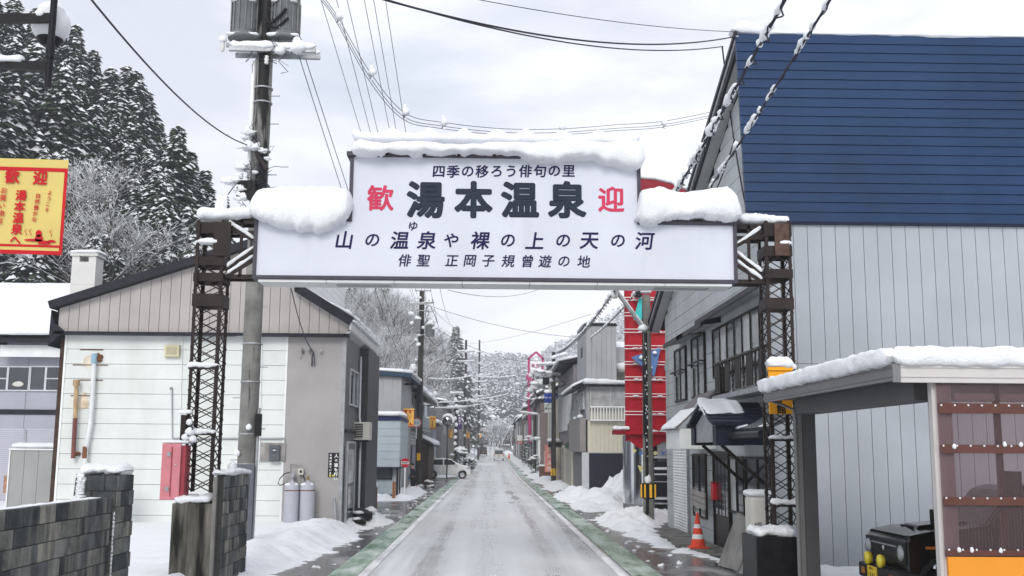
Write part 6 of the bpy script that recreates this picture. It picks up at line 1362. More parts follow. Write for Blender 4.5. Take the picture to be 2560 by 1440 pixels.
RO = mat('orange_rust', (.35, .14, .05), .7, .3, 6)
for px, top, base, Yp, lb in ((938, 1218, 1286, 35.6, 'rust brown marker post capped with snow at the side lane'), (984, 1205, 1262, 45.0, 'short orange brown post at the corner of the booth')):
    x = aty(px, base, Yp).x; zt_3 = aty(px, top, Yp).z; t = thing('marker_post', lb, 'post', (x, Yp, 0)); MB().tube([(x, Yp, 0), (x, Yp, zt_3)], .055 if Yp < 40 else .07, 8).build('post', RO if Yp > 40 else RUST, t)
    if Yp < 40: mb = MB(); snow_lump(mb, (x, Yp, zt_3+.04), .08, .08, .10, 2, .1); mb.build('snow_cap', SNOW, t)
# grey ribbed house behind the booth
l1 = row_house('grey ribbed metal clad house with a blue eave behind the booth', -1, aty(1003, 1000, 53).x, 53, 60, aty(950, 942, 53).z, LGREY, 9, 'lean', .25, near='ribs', rm=TEALR, gh=.5, nwins=[(3.1, 3.6, 3.3, 4.4)], eave=.5)
# dark two-storey house along the road (wood and corrugated front)
l2x = -4.75
l2 = row_house('dark two storey wooden house with ragged snow sliding off its street roof', -1, l2x, 60.3, 77, aty(1050, 985, 62).z, MGREY, 8, 'street', .4, fwins=[(1.5, 4.5, 3.8, 5.4, 1), (8, 11, 3.8, 5.4, 1)], gh=1.3, eave=.9, snow_rag=.1)
box('band', GALV, l2, l2x+.03, l2x+.5, 61, 76.5, 3.3, 3.45)
for i in range(9): z = 2.35+i*.1; box('corrugated_strip', ALU if i % 2 else LGREY, l2, l2x+.03, l2x+.12-.005*i, 61, 76, z, z+.095)
box('balcony_box', BLG, l2, l2x+.03, l2x+.55, 66, 74, 2.9+.56, 4.2)
for i in range(16): y = 62+i*.9; box('wood_plank', DWOOD if i % 4 else MGREY, l2, l2x+.03, l2x+.08, y, y+.86, 0, 2.3)
box('dark_doorway', DARK, l2, l2x+.03, l2x+.04, 61, 61.9, 0, 2.3)
box('lilac_curtain', mat('lilac_curtain', (.30, .29, .36), .8, .15, 3), l2, l2x+.09, l2x+.13, 64, 69, .7, 2.3)
l2b = row_house('small dark wooden lean-to jutting out at the white hatchback', -1, l2x+.75, 70, 76.8, 2.3, DWOOD, .7, 'lean', .25, gh=.5, eave=.3, near='ribs', cat='shed')
# further row on the left
def lx(px, Y): return aty(px, 1100, Y).x
row_house('grey brown gable fronted house with snow on both slopes', -1, -5.1, 86, 95, aty(1080, 975, 86).z-1.0, BLG, 5.2, 'gable', .3, gh=2.0, near='ribs', nwins=[(.3, 2.0, 5.2, 7.2, 1, BWALL)], fwins=[(2, 5, 4, 5.4, 2)])
row_house('low grey shop with a snowy canopy under the convex mirror', -1, -4.3, 80.6, 85.6, 3.9, BLG, 4, 'lean', .35, gh=.6, near='ribs', nwins=[(.4, 1.4, .7, 2.2)], cat='shop')
row_house('dark flat roofed house with a purple banner', -1, -4.4, 98, 116, 6.3, MGREY, 6, 'lean', .3, gh=1.0, near='courses', fwins=[(2, 6, 3.6, 5, 2)])
row_house('beige grey house beyond the purple banner', -1, -4.0, 118, 132, 6.4, mat('beige_grey', (.33, .31, .29), .6, .08, 2), 6, 'lean', .3, gh=.8, nwins=[(.6, 1.6, 3.8, 5.2)], fwins=[(2, 6, 3.6, 5, 2)])
for i, (y0, y1, z1, wm, rf, lb) in enumerate(((134, 150, 5.2, MGREY, 'gable', 'grey gabled house in the middle of the far left row'), (152, 168, 6.0, LGREY, 'flat', 'pale flat roofed house in the far left row'), (171, 190, 5.6, BWALL, 'gable', 'brown gabled house second from the far left end'), (193, 212, 5.4, DWOOD, 'lean', 'dark wooden house at the far left end of the street'))):
    zr0 = rise(y0); row_house(lb, -1, -3.9, y0, y1, z1+zr0, wm, 3.2, rf, .4, fwins=[(1, 4, 3.2+zr0, 4.6+zr0, 2)], nwins=[(.3, 1.2, 3.2+zr0, 4.6+zr0)])
# end of the street: low dark buildings under the trees
row_house('low dark building with a grey roof closing the street on the left', -1, aty(1222, 1100, 300).x, 300, 308, aty(1222, 1082, 300).z, DWOOD, 6, 'gable', .5, gh=1.4, nwins=[(1, 2.4, 4.2, 6)], zb=2.5)
fe = thing('snow_shelter', 'black lean-to shelter with a slanting snowy beam at the end of the street', 'shelter', (aty(1270, 1100, 292).x, 292, 3))
e_ = lambda px, py: (aty(px, py, 292).x, aty(px, py, 292).z)
MB().prism([e_(1256, 1110), e_(1277, 1110), e_(1275, 1072)], 'y', 292, 296).build('wall', DARK, fe); MB().bar(Vector((e_(1252, 1112)[0], 291.8, e_(1252, 1112)[1])), Vector((e_(1276, 1065)[0], 291.8, e_(1276, 1065)[1])), .35, .35).build('beam', SNOW, fe); MB().bar(Vector((e_(1277, 1112)[0], 291.8, e_(1277, 1112)[1])), Vector((e_(1277, 1068)[0], 291.8, e_(1277, 1068)[1])), .2, .2).build('post', CREAM, fe)
row_house('small dark house right of the shelter at the far end', 1, aty(1281, 1100, 296).x, 296, 305, aty(1290, 1078, 296).z, DWOOD, 6, 'gable', .5, gh=1.2, zb=2.5)

# ------------------------------------------------------------------ power poles
def pole(lbl, x, y, z0, z1, r0, r1, m, group=None):
    t = thing('power_pole', lbl, 'power pole', (x, y, z0), group)
    mb = MB().tube([(x, y, z0), (x, y, (z0+z1)/2), (x, y, z1)], [r0, (r0+r1)/2, r1], 16); mb.build('pole', m, t); return t
def crossarm(t, c, d, L_, s=.09, m=GALV, snow=.12, ins=(), name='crossarm'):
    c = Vector(c); d = Vector(d).normalized(); a, b = c-d*L_/2, c+d*L_/2
    MB().bar(a, b, s, s).build(name, m, t)
    for u in ins:
        p = a+d*L_*u; MB().lathe(p+Vector((0, 0, s/2)), [(.02, 0), (.05, .03), (.035, .06), (.055, .09), (.035, .12), (.05, .15), (.001, .17)], 10).build('insulator', PORC, t)
    if snow: mb = MB(); snow_bar(mb, a+Vector((0, 0, s/2-.01)), b+Vector((0, 0, s/2-.01)), s*1.7, snow, int(c.z*7), n=24, k=12, amp=.04, fq=4); mb.build('snow_cap', SNOW, t)
TRF = mat('transformer_grey', (.17, .18, .18), .45, .15, 4, streak=.3, dcol=(.10, .10, .10), dscale=4)
def transformer(t, c, r, h, fins=14):
    c = Vector(c); MB().lathe(c, [(r*.95, 0), (r, .03), (r, h*.9), (r*1.06, h*.91), (r*1.06, h*.95), (r*.7, h)], 24).build('transformer', TRF, t)
    for i in range(fins): a = 2*math.pi*i/fins; p = c+Vector((math.cos(a)*r*1.04, math.sin(a)*r*1.04, h*.1)); MB().bar(p, p+Vector((0, 0, h*.62)), .02, .05).build('cooling_fin', TRF, t)
    for i in range(3): a = -1.2+i*.9; p = c+Vector((math.cos(a)*r*.55, math.sin(a)*r*.55, h*.95)); MB().lathe(p, [(.05, 0), (.07, .03), (.045, .06), (.07, .09), (.045, .12), (.001, .16)], 10).build('bushing', PORC, t)
    for a in (-2.3, -.9): p = c+Vector((math.cos(a)*r*1.05, math.sin(a)*r*1.05, h*.68)); MB().lathe(p, [(.06, 0), (.085, .03), (.05, .07), (.08, .10), (.05, .14), (.06, .17)], 10).build('bushing', PORC, t)
p0 = atz(607, 1388, .0); PXx, PYy = p0.x, 21.6; PXx = aty(607, 1388, PYy).x
P1 = pole('mottled concrete power pole with two transformers right behind the left lattice tower', PXx, PYy, 0, 14.5, .195, .165, POLEC)
def pz(py): return aty(630, py, PYy).z
for py in (258, 222, 378, 500, 700, 860, 955, 1085, 1160): z = pz(py); MB().lathe((PXx, PYy, z), [(.20, -.015), (.205, 0), (.20, .015)], 20).build('band', GALV, P1)
MB().tube([(PXx-.21, PYy-.06, pz(470)), (PXx-.21, PYy-.06, pz(155))], .045, 8).build('cable_duct', WHITE, P1)
crossarm(P1, (PXx+.22, PYy-.28, pz(136)), (1, .03, 0), 1.80, .09, ins=(), snow=.14); crossarm(P1, (PXx+.22, PYy+.28, pz(128)), (1, .03, 0), 1.80, .09, snow=.16)
crossarm(P1, (PXx-.08, PYy-.05, pz(108)), (1, -.1, .06), 1.5, .08, snow=0)
for dx in (-.42, .42): 
    MB().lathe((PXx+dx, PYy-.05, pz(104)), [(.34, 0), (.36, .02), (.36, .05), (.34, .07)], 24).build('platform_ring', TRF, P1); transformer(P1, (PXx+dx*1.02, PYy-.05, pz(98)), .29, 1.05)
    mb = MB(); snow_bar(mb, (PXx+dx-.34, PYy-.3, pz(103)), (PXx+dx+.34, PYy-.3, pz(103)), .16, .07, 3, n=12, k=10); snow_lump(mb, (PXx+dx, PYy-.05, pz(98)+1.06), .25, .25, .14, 3); mb.build('snow_cap', SNOW, P1)
for px, py, r in ((557, 100, .09), (742, 105, .10), (745, 122, .17), (700, 128, .12)): p = aty(px, py, PYy-.28); mb = MB(); snow_lump(mb, p, r, r, r*1.1, px); mb.build('snow_lump', SNOW, P1)
for px in (556, 666): p = aty(px, 128 if px < 600 else 160, PYy-.3); MB().lathe(p, [(.03, 0), (.05, .03), (.035, .06), (.055, .1), (.035, .13), (.05, .17), (.001, .2)], 10).build('insulator', PORC, P1)
rn = random.Random(4)
mb = MB()
for i in range(30):
    x = PXx+rn.uniform(-.25, .35); z = rn.uniform(pz(150), pz(-30)); pts = [Vector((x, PYy-.24, z))]
    for j in range(4): pts.append(pts[-1]+Vector((rn.uniform(-.22, .22), rn.uniform(-.08, .04), rn.uniform(-.25, .12))))
    mb.tube(pts, rn.choice((.004, .006, .009)), 5)
mb.build('jumper_wires', WIRE, P1)
mb = MB(); mb.tube([(PXx+.05, PYy-.3, pz(60)), (PXx+.15, PYy-.32, pz(75)), (PXx+.35, PYy-.4, pz(60)), (PXx+.5, PYy-.42, pz(40))], .035, 6); mb.tube([(PXx+.1, PYy-.3, pz(78)), (PXx+.3, PYy-.34, pz(84)), (PXx+.55, PYy-.4, pz(62))], .03, 6); mb.build('cable_sleeve', BLACK, P1)
for i in range(9): z = pz(1150)+i*.62; s = 1 if i % 2 else -1; MB().tube([(PXx+s*.15, PYy, z), (PXx+s*.34, PYy, z)], .01, 5).build('step_bolt', GALV, P1)
for py in (310, 437, 240): MB().tube([(PXx+.1, PYy, pz(py)), (PXx+.36, PYy-.02, pz(py))], .012, 5).build('step_bolt', GALV, P1)
# cable clutter and snow clumps half way up
mb = MB()
for i in range(34):
    x = PXx+rn.uniform(-.30, .16); z = rn.uniform(pz(520), pz(350)); pts = [Vector((x, PYy-.22, z))]
    for j in range(5): pts.append(pts[-1]+Vector((rn.uniform(-.14, .16), rn.uniform(-.06, .03), rn.uniform(-.2, .12))))
    mb.tube(pts, rn.choice((.005, .007, .011)), 5)
mb.build('telephone_cables', WIRE, P1)
mb = MB()
for px, py, r in ((622, 332, .10), (618, 368, .14), (640, 370, .09), (612, 345, .07), (658, 378, .07), (668, 398, .06), (605, 420, .12), (576, 454, .13), (590, 452, .12), (600, 475, .11), (606, 495, .12), (598, 440, .09), (638, 432, .05), (634, 468, .04)):
    p = aty(px, py, PYy-.25); snow_lump(mb, p, r*1.15, r*.9, r*.85, px+py, .8, 14, 10)
mb.build('snow_lump', SNOW, P1)
MB().bar(aty(640, 380, PYy-.25), aty(668, 425, PYy-.3), .05, .07).build('bracket', BROWN, P1)
for px, py in ((630, 458), (606, 458)): p = aty(px, py, PYy-.22); box('splice_box', BLACK, P1, p.x-.1, p.x+.1, p.y-.08, p.y+.08, p.z-.35, p.z+.05, .02)
a = aty(600, 1010, PYy-.25); box('guard_plate', mat('dull_blue_grey_plate', (.11, .12, .14), .5, .15, 3), P1, PXx-.22, PXx+.2, PYy-.235, PYy-.2, .3, pz(1160)); mb = MB(); snow_lump(mb, aty(622, 1070, PYy-.2), .06, .06, .08, 1); snow_lump(mb, aty(593, 1135, PYy-.2), .06, .05, .08, 2); mb.build('snow_lump', SNOW, P1)
MB().tube([(PXx+.20, PYy-.1, .2), (PXx+.22, PYy-.1, pz(1020))], .03, 6).build('conduit', GALV, P1); box('meter_box', BLACK, P1, PXx+.17, PXx+.28, PYy-.2, PYy-.05, pz(1090), pz(1035), .01)

# second pole down the left side
Y2 = 60.0; q = aty(1048, 1100, Y2); P2 = pole('dark power pole with a transformer beside the booth on the left', q.x, Y2, 0, aty(1048, 722, Y2).z, .19, .14, POLED)
def z2(py): return aty(1048, py, Y2).z
crossarm(P2, (q.x, Y2-.2, z2(760)), (1, .1, .10), 1.4, .10, mat('crossarm_pale', (.38, .38, .38), .6), snow=.05, ins=(.05, .25, .8, .95)); crossarm(P2, (q.x+.05, Y2-.2, z2(728)), (1, 0, 0), .9, .07, snow=.06); crossarm(P2, (q.x+.25, Y2-.2, z2(838)), (1, 0, 0), 1.0, .07, snow=0); crossarm(P2, (q.x+.15, Y2-.2, z2(778)), (1, 0, -.1), .9, .05, snow=0)
a, b = aty(1037, 800, Y2), aty(1052, 834, Y2); box('switch_box', TRF, P2, a.x, b.x, Y2-.5, Y2-.2, b.z, a.z, .02); a, b = aty(1063, 803, Y2), aty(1088, 842, Y2); transformer(P2, ((a.x+b.x)/2, Y2-.2, b.z), .24, a.z-b.z)
mb = MB()
for px, py, r in ((1044, 798, .2), (1030, 808, .14), (1028, 785, .16), (1076, 808, .22), (1083, 822, .14), (1070, 812, .12), (1058, 820, .12), (1046, 862, .14), (1047, 838, .12), (1040, 850, .10), (1040, 900, .08), (1038, 960, .10), (1043, 795, .1), (1050, 745, .1), (1049, 725, .14)): snow_lump(mb, aty(px, py, Y2-.3), r, r, r*.9, px+py, .4)
mb.build('snow_lump', SNOW, P2); box('yellow_tag', YEL, P2, q.x-.1, q.x+.1, Y2-.21, Y2-.19, 1.5, 1.9)
mb = MB(); 
for i in range(8): a = aty(1030+rn.uniform(-4, 50), 790+rn.uniform(-30, 40), Y2-.3); mb.tube([a, a+Vector((rn.uniform(-.3, .3), 0, -.5)), a+Vector((rn.uniform(-.4, .4), 0, -.9))], .018, 5)
mb.build('jumper_wires', WIRE, P2)
for px, py, Yp, r, lb, arms in ((1140, 985, 92, .16, 'slim dark pole between the conifer and the grey gabled house', ((1020, 1.8), (985, 1.2))), (1162, 1000, 125, .16, 'power pole with snowy crossarms before the far hill', ((880, 2.2), (905, 2.0))),
                        (1196, 850, 165, .16, 'far power pole with five snowy crossarms at the left of the road end', ((955, 2.4), (975, 2.6), (992, 2.0), (1005, 2.6)))):
    q = aty(px, 1100, Yp); top = aty(px, min(py, 850 if Yp > 110 else 985), Yp).z; t = pole(lb, q.x, Yp, rise(Yp)-.2, top, r, r*.8, POLED)
    for (ay, L_) in arms: crossarm(t, (q.x, Yp-.2, aty(px, ay, Yp).z), (1, 0, .02), L_, .11, snow=.16)
    mb = MB()
    for i in range(9): snow_lump(mb, (q.x+rn.uniform(-.15, .15), Yp-.2, rise(Yp)+2+i*(top-2-rise(Yp))/9), .16, .14, .22, i, .4, 8, 5)
    mb.build('snow_lump', SNOW, t)
# right poles
q = atz(1620, 1305); P6Y = 31.6; q = aty(1622, 1305, P6Y)
P6 = pole('dark wet power pole with a yellow and black guard before the red hall', q.x, P6Y, 0, aty(1612, 738, P6Y).z, .165, .125, POLEC); MB().tube([(q.x-.06, P6Y-.165, .3), (q.x-.05, P6Y-.15, 5.6)], .05, 6).build('cable_strip', BLACK, P6)
rn9 = random.Random(6); mb = MB()
for i in range(30): snow_lump(mb, (q.x-.055+rn9.uniform(-.03, .03), P6Y-.215, 1.9+3.6*rn9.random()), .010+.012*rn9.random(), .012, .015+.05*rn9.random()**2, i, .8, 8, 5)
mb.build('snow_flecks', SNOW, P6)
a, b = aty(1612, 1208, P6Y).z, aty(1612, 1246, P6Y).z; MB().lathe((q.x, P6Y, b), [(.19, 0), (.20, .01), (.20, a-b-.01), (.19, a-b)], 24).build('guard', BLACK, P6)
for i in range(8): an = math.pi*2*i/8+.2; p = Vector((q.x+.2*math.cos(an), P6Y+.2*math.sin(an), b+.03)); MB().bar(p, p+Vector((0, 0, a-b-.06)), .075, .02).build('guard_stripe', YEL, P6)
mb = MB(); snow_lump(mb, (q.x-.03, P6Y-.15, a+.08), .1, .1, .18, 1); snow_lump(mb, (q.x, P6Y, aty(1612, 730, P6Y).z), .18, .16, .1, 4); snow_lump(mb, aty(1607, 822, P6Y-.15), .15, .12, .14, 5); mb.build('snow_lump', SNOW, P6)
MB().bar(aty(1610, 822, P6Y-.1), aty(1538, 724, P6Y-.5), .09, .09).build('lamp_arm', GALV, P6); mb = MB(); snow_bar(mb, aty(1608, 817, P6Y-.1), aty(1542, 726, P6Y-.5), .12, .08, 4, n=20, k=10, amp=.03); mb.build('snow_cap', SNOW, P6)
MB().lathe(aty(1536, 738, P6Y-.5), [(.001, .1), (.09, .08), (.11, 0), (.09, -.09), (.001, -.11)], 14).build('street_light', PORC, P6); MB().lathe((q.x, P6Y, aty(1612, 820, P6Y).z), [(.16, -.04), (.165, 0), (.16, .04)], 16).build('band', GALV, P6)
q = aty(1384, 1100, 64); P7 = pole('slim dark pole with a yellow guard in front of the blue shop sign', q.x, 64, 0, aty(1384, 880, 64).z, .15, .11, POLED); a = aty(1384, 1172, 64).z; b = aty(1384, 1189, 64).z; MB().lathe((q.x, 64, b), [(.16, 0), (.17, .02), (.17, a-b), (.16, a-b+.01)], 16).build('guard', YEL, P7)
for dx in (-.09, .0, .09): box('guard_stripe', BLACK, P7, q.x+dx-.02, q.x+dx+.02, 64-.185, 64-.165, b, a)
crossarm(P7, (q.x-.4, 63.8, aty(1384, 935, 64).z), (1, 0, -.15), 1.7, .08, snow=.16, ins=(.2, .5, .8)); crossarm(P7, (q.x-.3, 63.8, aty(1384, 912, 64).z), (1, .2, .1), 1.4, .08, snow=.14); crossarm(P7, (q.x+.3, 63.9, aty(1384, 892, 64).z), (1, 0, .3), 1.0, .08, snow=.14)
box('switch_box', BLACK, P7, aty(1356, 950, 64).x, aty(1372, 950, 64).x, 63.4, 63.8, aty(1356, 962, 64).z, aty(1356, 945, 64).z, .03)
mb = MB()
for i in range(44): px = 1322+68*rn.random(); py = 925+30*rn.random()*((px-1322)/60)+(1390-px)*.9*rn.random(); r = .1+.16*rn.random(); snow_lump(mb, aty(px, py, 64+rn.uniform(-.5, 2)), r*1.5, r, r*.8, i, .4, 8, 5)
mb.build('snow_lump', SNOW, P7); mb = MB()
for i in range(30):
    a = aty(1330+60*rn.random(), 900+110*rn.random(), 64); b = a+Vector((rn.uniform(-1, 1), rn.uniform(-.5, .5), rn.uniform(-.8, .4))); mb.tube([a, (a+b)/2+Vector((0, 0, -.15)), b], .02, 5)
mb.build('cable_tangle', WIRE, P7)
q = aty(1337, 1100, 97); P8 = pole('thin grey pole in front of the brown plastered house', q.x, 97, 0, aty(1337, 960, 97).z, .15, .12, POLED); crossarm(P8, (q.x-.2, 96.8, aty(1337, 1000, 97).z), (1, 0, -.1), 1.6, .09, snow=.14); crossarm(P8, (q.x-.5, 96.8, aty(1330, 1035, 97).z), (1, 0, -.1), 1.8, .09, snow=.16)

# ------------------------------------------------------------------ overhead wires
def wire(lbl, p0, p1, sag, r=.008, m=WIRE, n=24, group=None, snow=0, seed=0, name='overhead_wire', twist=0, big=.06):
    p0, p1 = Vector(p0), Vector(p1)
    pts = [p0.lerp(p1, i/n)-Vector((0, 0, 4*sag*(i/n)*(1-i/n))) for i in range(n+1)]
    if not snow and not twist:
        o = MB().tube(pts, r, 6, cap=False).build(name, m); tag(o, lbl, 'wire', group); return o
    t = thing(name, lbl, 'wire', p0, group); MB().tube(pts, r, 6, cap=False).build('cable', m, t); rn = random.Random(seed)
    if twist:
        mb = MB(); k = n*6; q2 = []
        for i in range(k+1):
            u = i/k*n; a = pts[min(int(u), n)].lerp(pts[min(int(u)+1, n)], u-int(u)); q2.append(a+Vector((math.cos(i*1.3)*twist, 0, math.sin(i*1.3)*twist-twist)))
        mb.tube(q2, r*.5, 4, cap=False); mb.build('spiral_hanger', m, t)
    if snow:
        mb = MB()
        for i in range(snow):
            u = rn.random()*n; a = pts[min(int(u), n)].lerp(pts[min(int(u)+1, n)], u-int(u)); d = (pts[min(int(u)+1, n)]-pts[min(int(u), n)]).normalized()
            L_ = big*rn.uniform(1.5, 5); rr = big*rn.uniform(.35, .9); c0, c1 = a-d*L_/2, a+d*L_/2; kk = 5
            vs = []; 
            for j in range(kk+1):
                f = math.sin(math.pi*(j+.3)/(kk+.6)); cc = c0.lerp(c1, j/kk)+Vector((0, 0, rr*.5))
                for w in range(7): an = 2*math.pi*w/7; q3 = rr*f*(1+.4*fbm(i*3.1+j, w*.9)); lat = Vector((d.y, -d.x, 0)).normalized(); up = lat.cross(d); vs.append(cc+lat*math.cos(an)*q3*.8+up*math.sin(an)*q3)
            mb.add(vs, [(j*7+w, j*7+(w+1) % 7, (j+1)*7+(w+1) % 7, (j+1)*7+w) for j in range(kk) for w in range(7)]+[tuple(range(7)), tuple(range(kk*7, kk*7+7))], 0, True)
        mb.build('snow_clump', SNOW, t)
    return t
def W(px, py, Y): return aty(px, py, Y)
wire('wavy black cable from the top left corner down to the mottled pole', W(205, -30, 9.5), W(618, 362, PYy-.2), .25, .012, twist=.0, snow=4, seed=6, big=.04)
wire('two core black service cable sagging across to the blue roof apex', W(915, -14, 11), W(1835, 92, YR-.2), .33, .013); wire('two core black service cable sagging across to the blue roof apex', W(918, -16, 11), W(1808, 116, YR-.2), .30, .010)
wire('thin straight wire high above, ending at the blue roof apex', W(1150, -10, 14), W(1850, 80, YR-.1), .1, .006)
for o_ in [o for o in COL.objects if o.get('label', '').startswith('two core')]: o_['group'] = 'service cable pair to the blue roof'
fan = [((795, -25), (1032, 745)), ((835, -25), (1038, 752)), ((862, -25), (1042, 735)), ((906, -25), (1060, 752)), ((930, -25), (1066, 748)), ((960, -25), (1082, 756))]
for a, b in fan: wire('dark power line of the fan running over the signboard to the second pole', W(*a, 26), W(*b, Y2-.2), .12, .009, group='power lines fanning to the second pole')
for (a, b) in (((612, 150), (775, 560)), ((650, 155), (860, 520))):
    pass
wire('pair of wires from the crossarm down towards the booth', W(748, 142, PYy-.3), W(1034, 985, 57), .3, .009, group='wires from the near crossarm'); wire('pair of wires from the crossarm down towards the booth', W(765, 150, PYy-.3), W(1040, 950, 57), .3, .009, group='wires from the near crossarm')
def poly_wire(lbl, pts, r=.009, group=None):
    """wire through surveyed points, smoothed"""
    P = [Vector(p) for p in pts]; out_ = []
    for i in range(len(P)-1):
        a = P[max(i-1, 0)]; b = P[i]; c = P[i+1]; d = P[min(i+2, len(P)-1)]
        for k in range(6): t = k/6; out_.append(.5*((2*b)+(c-a)*t+(2*a-5*b+4*c-d)*t*t+(-a+3*b-3*c+d)*t**3))
    out_.append(P[-1]); o = MB().tube(out_, r, 6, cap=False).build('overhead_wire', WIRE); return tag(o, lbl, 'wire', group)
tp_ = [(806, -10), (843, 40), (926, 182), (1012, 282), (1108, 306), (1260, 322), (1405, 322), (1540, 312), (1660, 303), (1800, 275)]
for k, (dy, dx) in enumerate(((0, 0), (9, -3), (15, -6))):
    poly_wire('telephone wire crossing in a deep curve behind the signboard', [W(x+dx, y+dy*(1 if i > 1 else .5), 22+i*1.1) for i, (x, y) in enumerate(tp_)], .008, 'telephone wires in a deep curve')
for i, (px, py) in ((1, (845, 45)), (2, (928, 185)), (3, (1012, 284)), (4, (1108, 310)), (6, (1405, 322)), (8, (1660, 310))):
    p = W(px, py, 22+i*1.1); t = thing('wire_spacer', {1: 'snow balled wire spacer nearest the top edge', 2: 'snow balled wire spacer second from the top', 3: 'snow balled wire spacer at the bend above the sign', 4: 'pointed snow lump on the wires above the left part of the sign', 6: 'small snow lump on the wires over the middle of the sign', 8: 'snow lump on the wires between the sign and the blue roof'}[i], 'wire spacer', p)
    MB().tube([p+Vector((-.03, 0, -.12)), p+Vector((.02, 0, -.02)), p+Vector((-.02, 0, .1))], .025, 6).build('spacer', GALV, t); mb = MB(); snow_lump(mb, p+Vector((.02, 0, .02)), .10, .09, .13, i, .3); snow_lump(mb, p+Vector((.0, 0, .14)), .045, .04, .09, i+5, .3); snow_lump(mb, p+Vector((.03, 0, -.14)), .035, .03, .03, i, .2); mb.build('snow_lump', SNOW, t)
# two snow laden cables running along the right side
A_ = W(1985, -40, 11.5); B_ = W(1392, 880, 63.5)
wire('thick cable bundle with spiral hanger loaded with big snow clumps, left of the two', A_, B_, .9, .022, WIRE, 60, snow=260, seed=3, twist=.055, big=.105)
A_ = W(2100, -40, 11.5); B_ = W(1440, 860, 62)
wire('black cable carrying long snow clumps, right of the two by the blue roof', A_, B_, .95, .018, WIRE, 60, snow=170, seed=8, twist=.02, big=.085)
# service cables down the gable of the grey building
poly_wire('service cable drooping down the gable of the blue roofed building, upper one', [(X0-.02, atx(1808, 118, X0).y, atx(1808, 118, X0).z)]+[atx(x, y, XW-.05) for x, y in ((1822, 250), (1832, 330), (1850, 440), (1865, 520))], .016)
poly_wire('service cable drooping down the gable of the blue roofed building, lower one', [atx(x, y, XW-.08) for x, y in ((1836, 350), (1820, 400), (1805, 440), (1793, 470))], .016)
poly_wire('wire from the mottled pole drooping to the plastered wall', [W(728, 722, 23), W(745, 790, 25), W(765, 850, YH-.4), W(783, 880, YH-.12)], .012)
far = [((1080, 742, 56), (1141, 990, 92)), ((1062, 742, 56), (1100, 850, 92)), ((1100, 722, 56), (1128, 812, 92)), ((1075, 765, 56), (1165, 830, 125)), ((1120, 725, 40), (1350, 722, 60)), ((1062, 760, 56), (1470, 845, 60)), ((1165, 860, 125), (1478, 785, 60)), ((1088, 820, 56), (1320, 905, 64)), ((1162, 870, 125), (1200, 960, 165)), ((1200, 955, 165), (1330, 925, 97)), ((1205, 990, 165), (1335, 960, 97)), ((1165, 950, 125), (1340, 985, 97)), ((1190, 1005, 165), (1050, 1010, 60)), ((1140, 1000, 92), (1336, 950, 97))]
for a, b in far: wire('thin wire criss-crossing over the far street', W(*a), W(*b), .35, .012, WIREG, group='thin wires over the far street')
for (x0_, y0_, x1_2, y1_2, Yw) in ((1042, 795, 1208, 735, 60), (1160, 960, 1330, 930, 100)): pass
for a, b, lb in (((1062, 1006, 80), (1270, 985, 90), 'snow coated wire stretching right from the grey gabled house'), ((1070, 945, 75), (1180, 938, 100), 'snow coated wire stretching right across the conifers'), ((1075, 1018, 85), (1225, 1005, 95), 'lower snow coated wire across the left side of the street'), ((1170, 938, 100), (1290, 938, 110), 'beaded snowy wire before the far hill')):
    wire(lb, W(*a), W(*b), .2, .05, SNOW, 12, snow=30, seed=int(a[0]), big=.09)

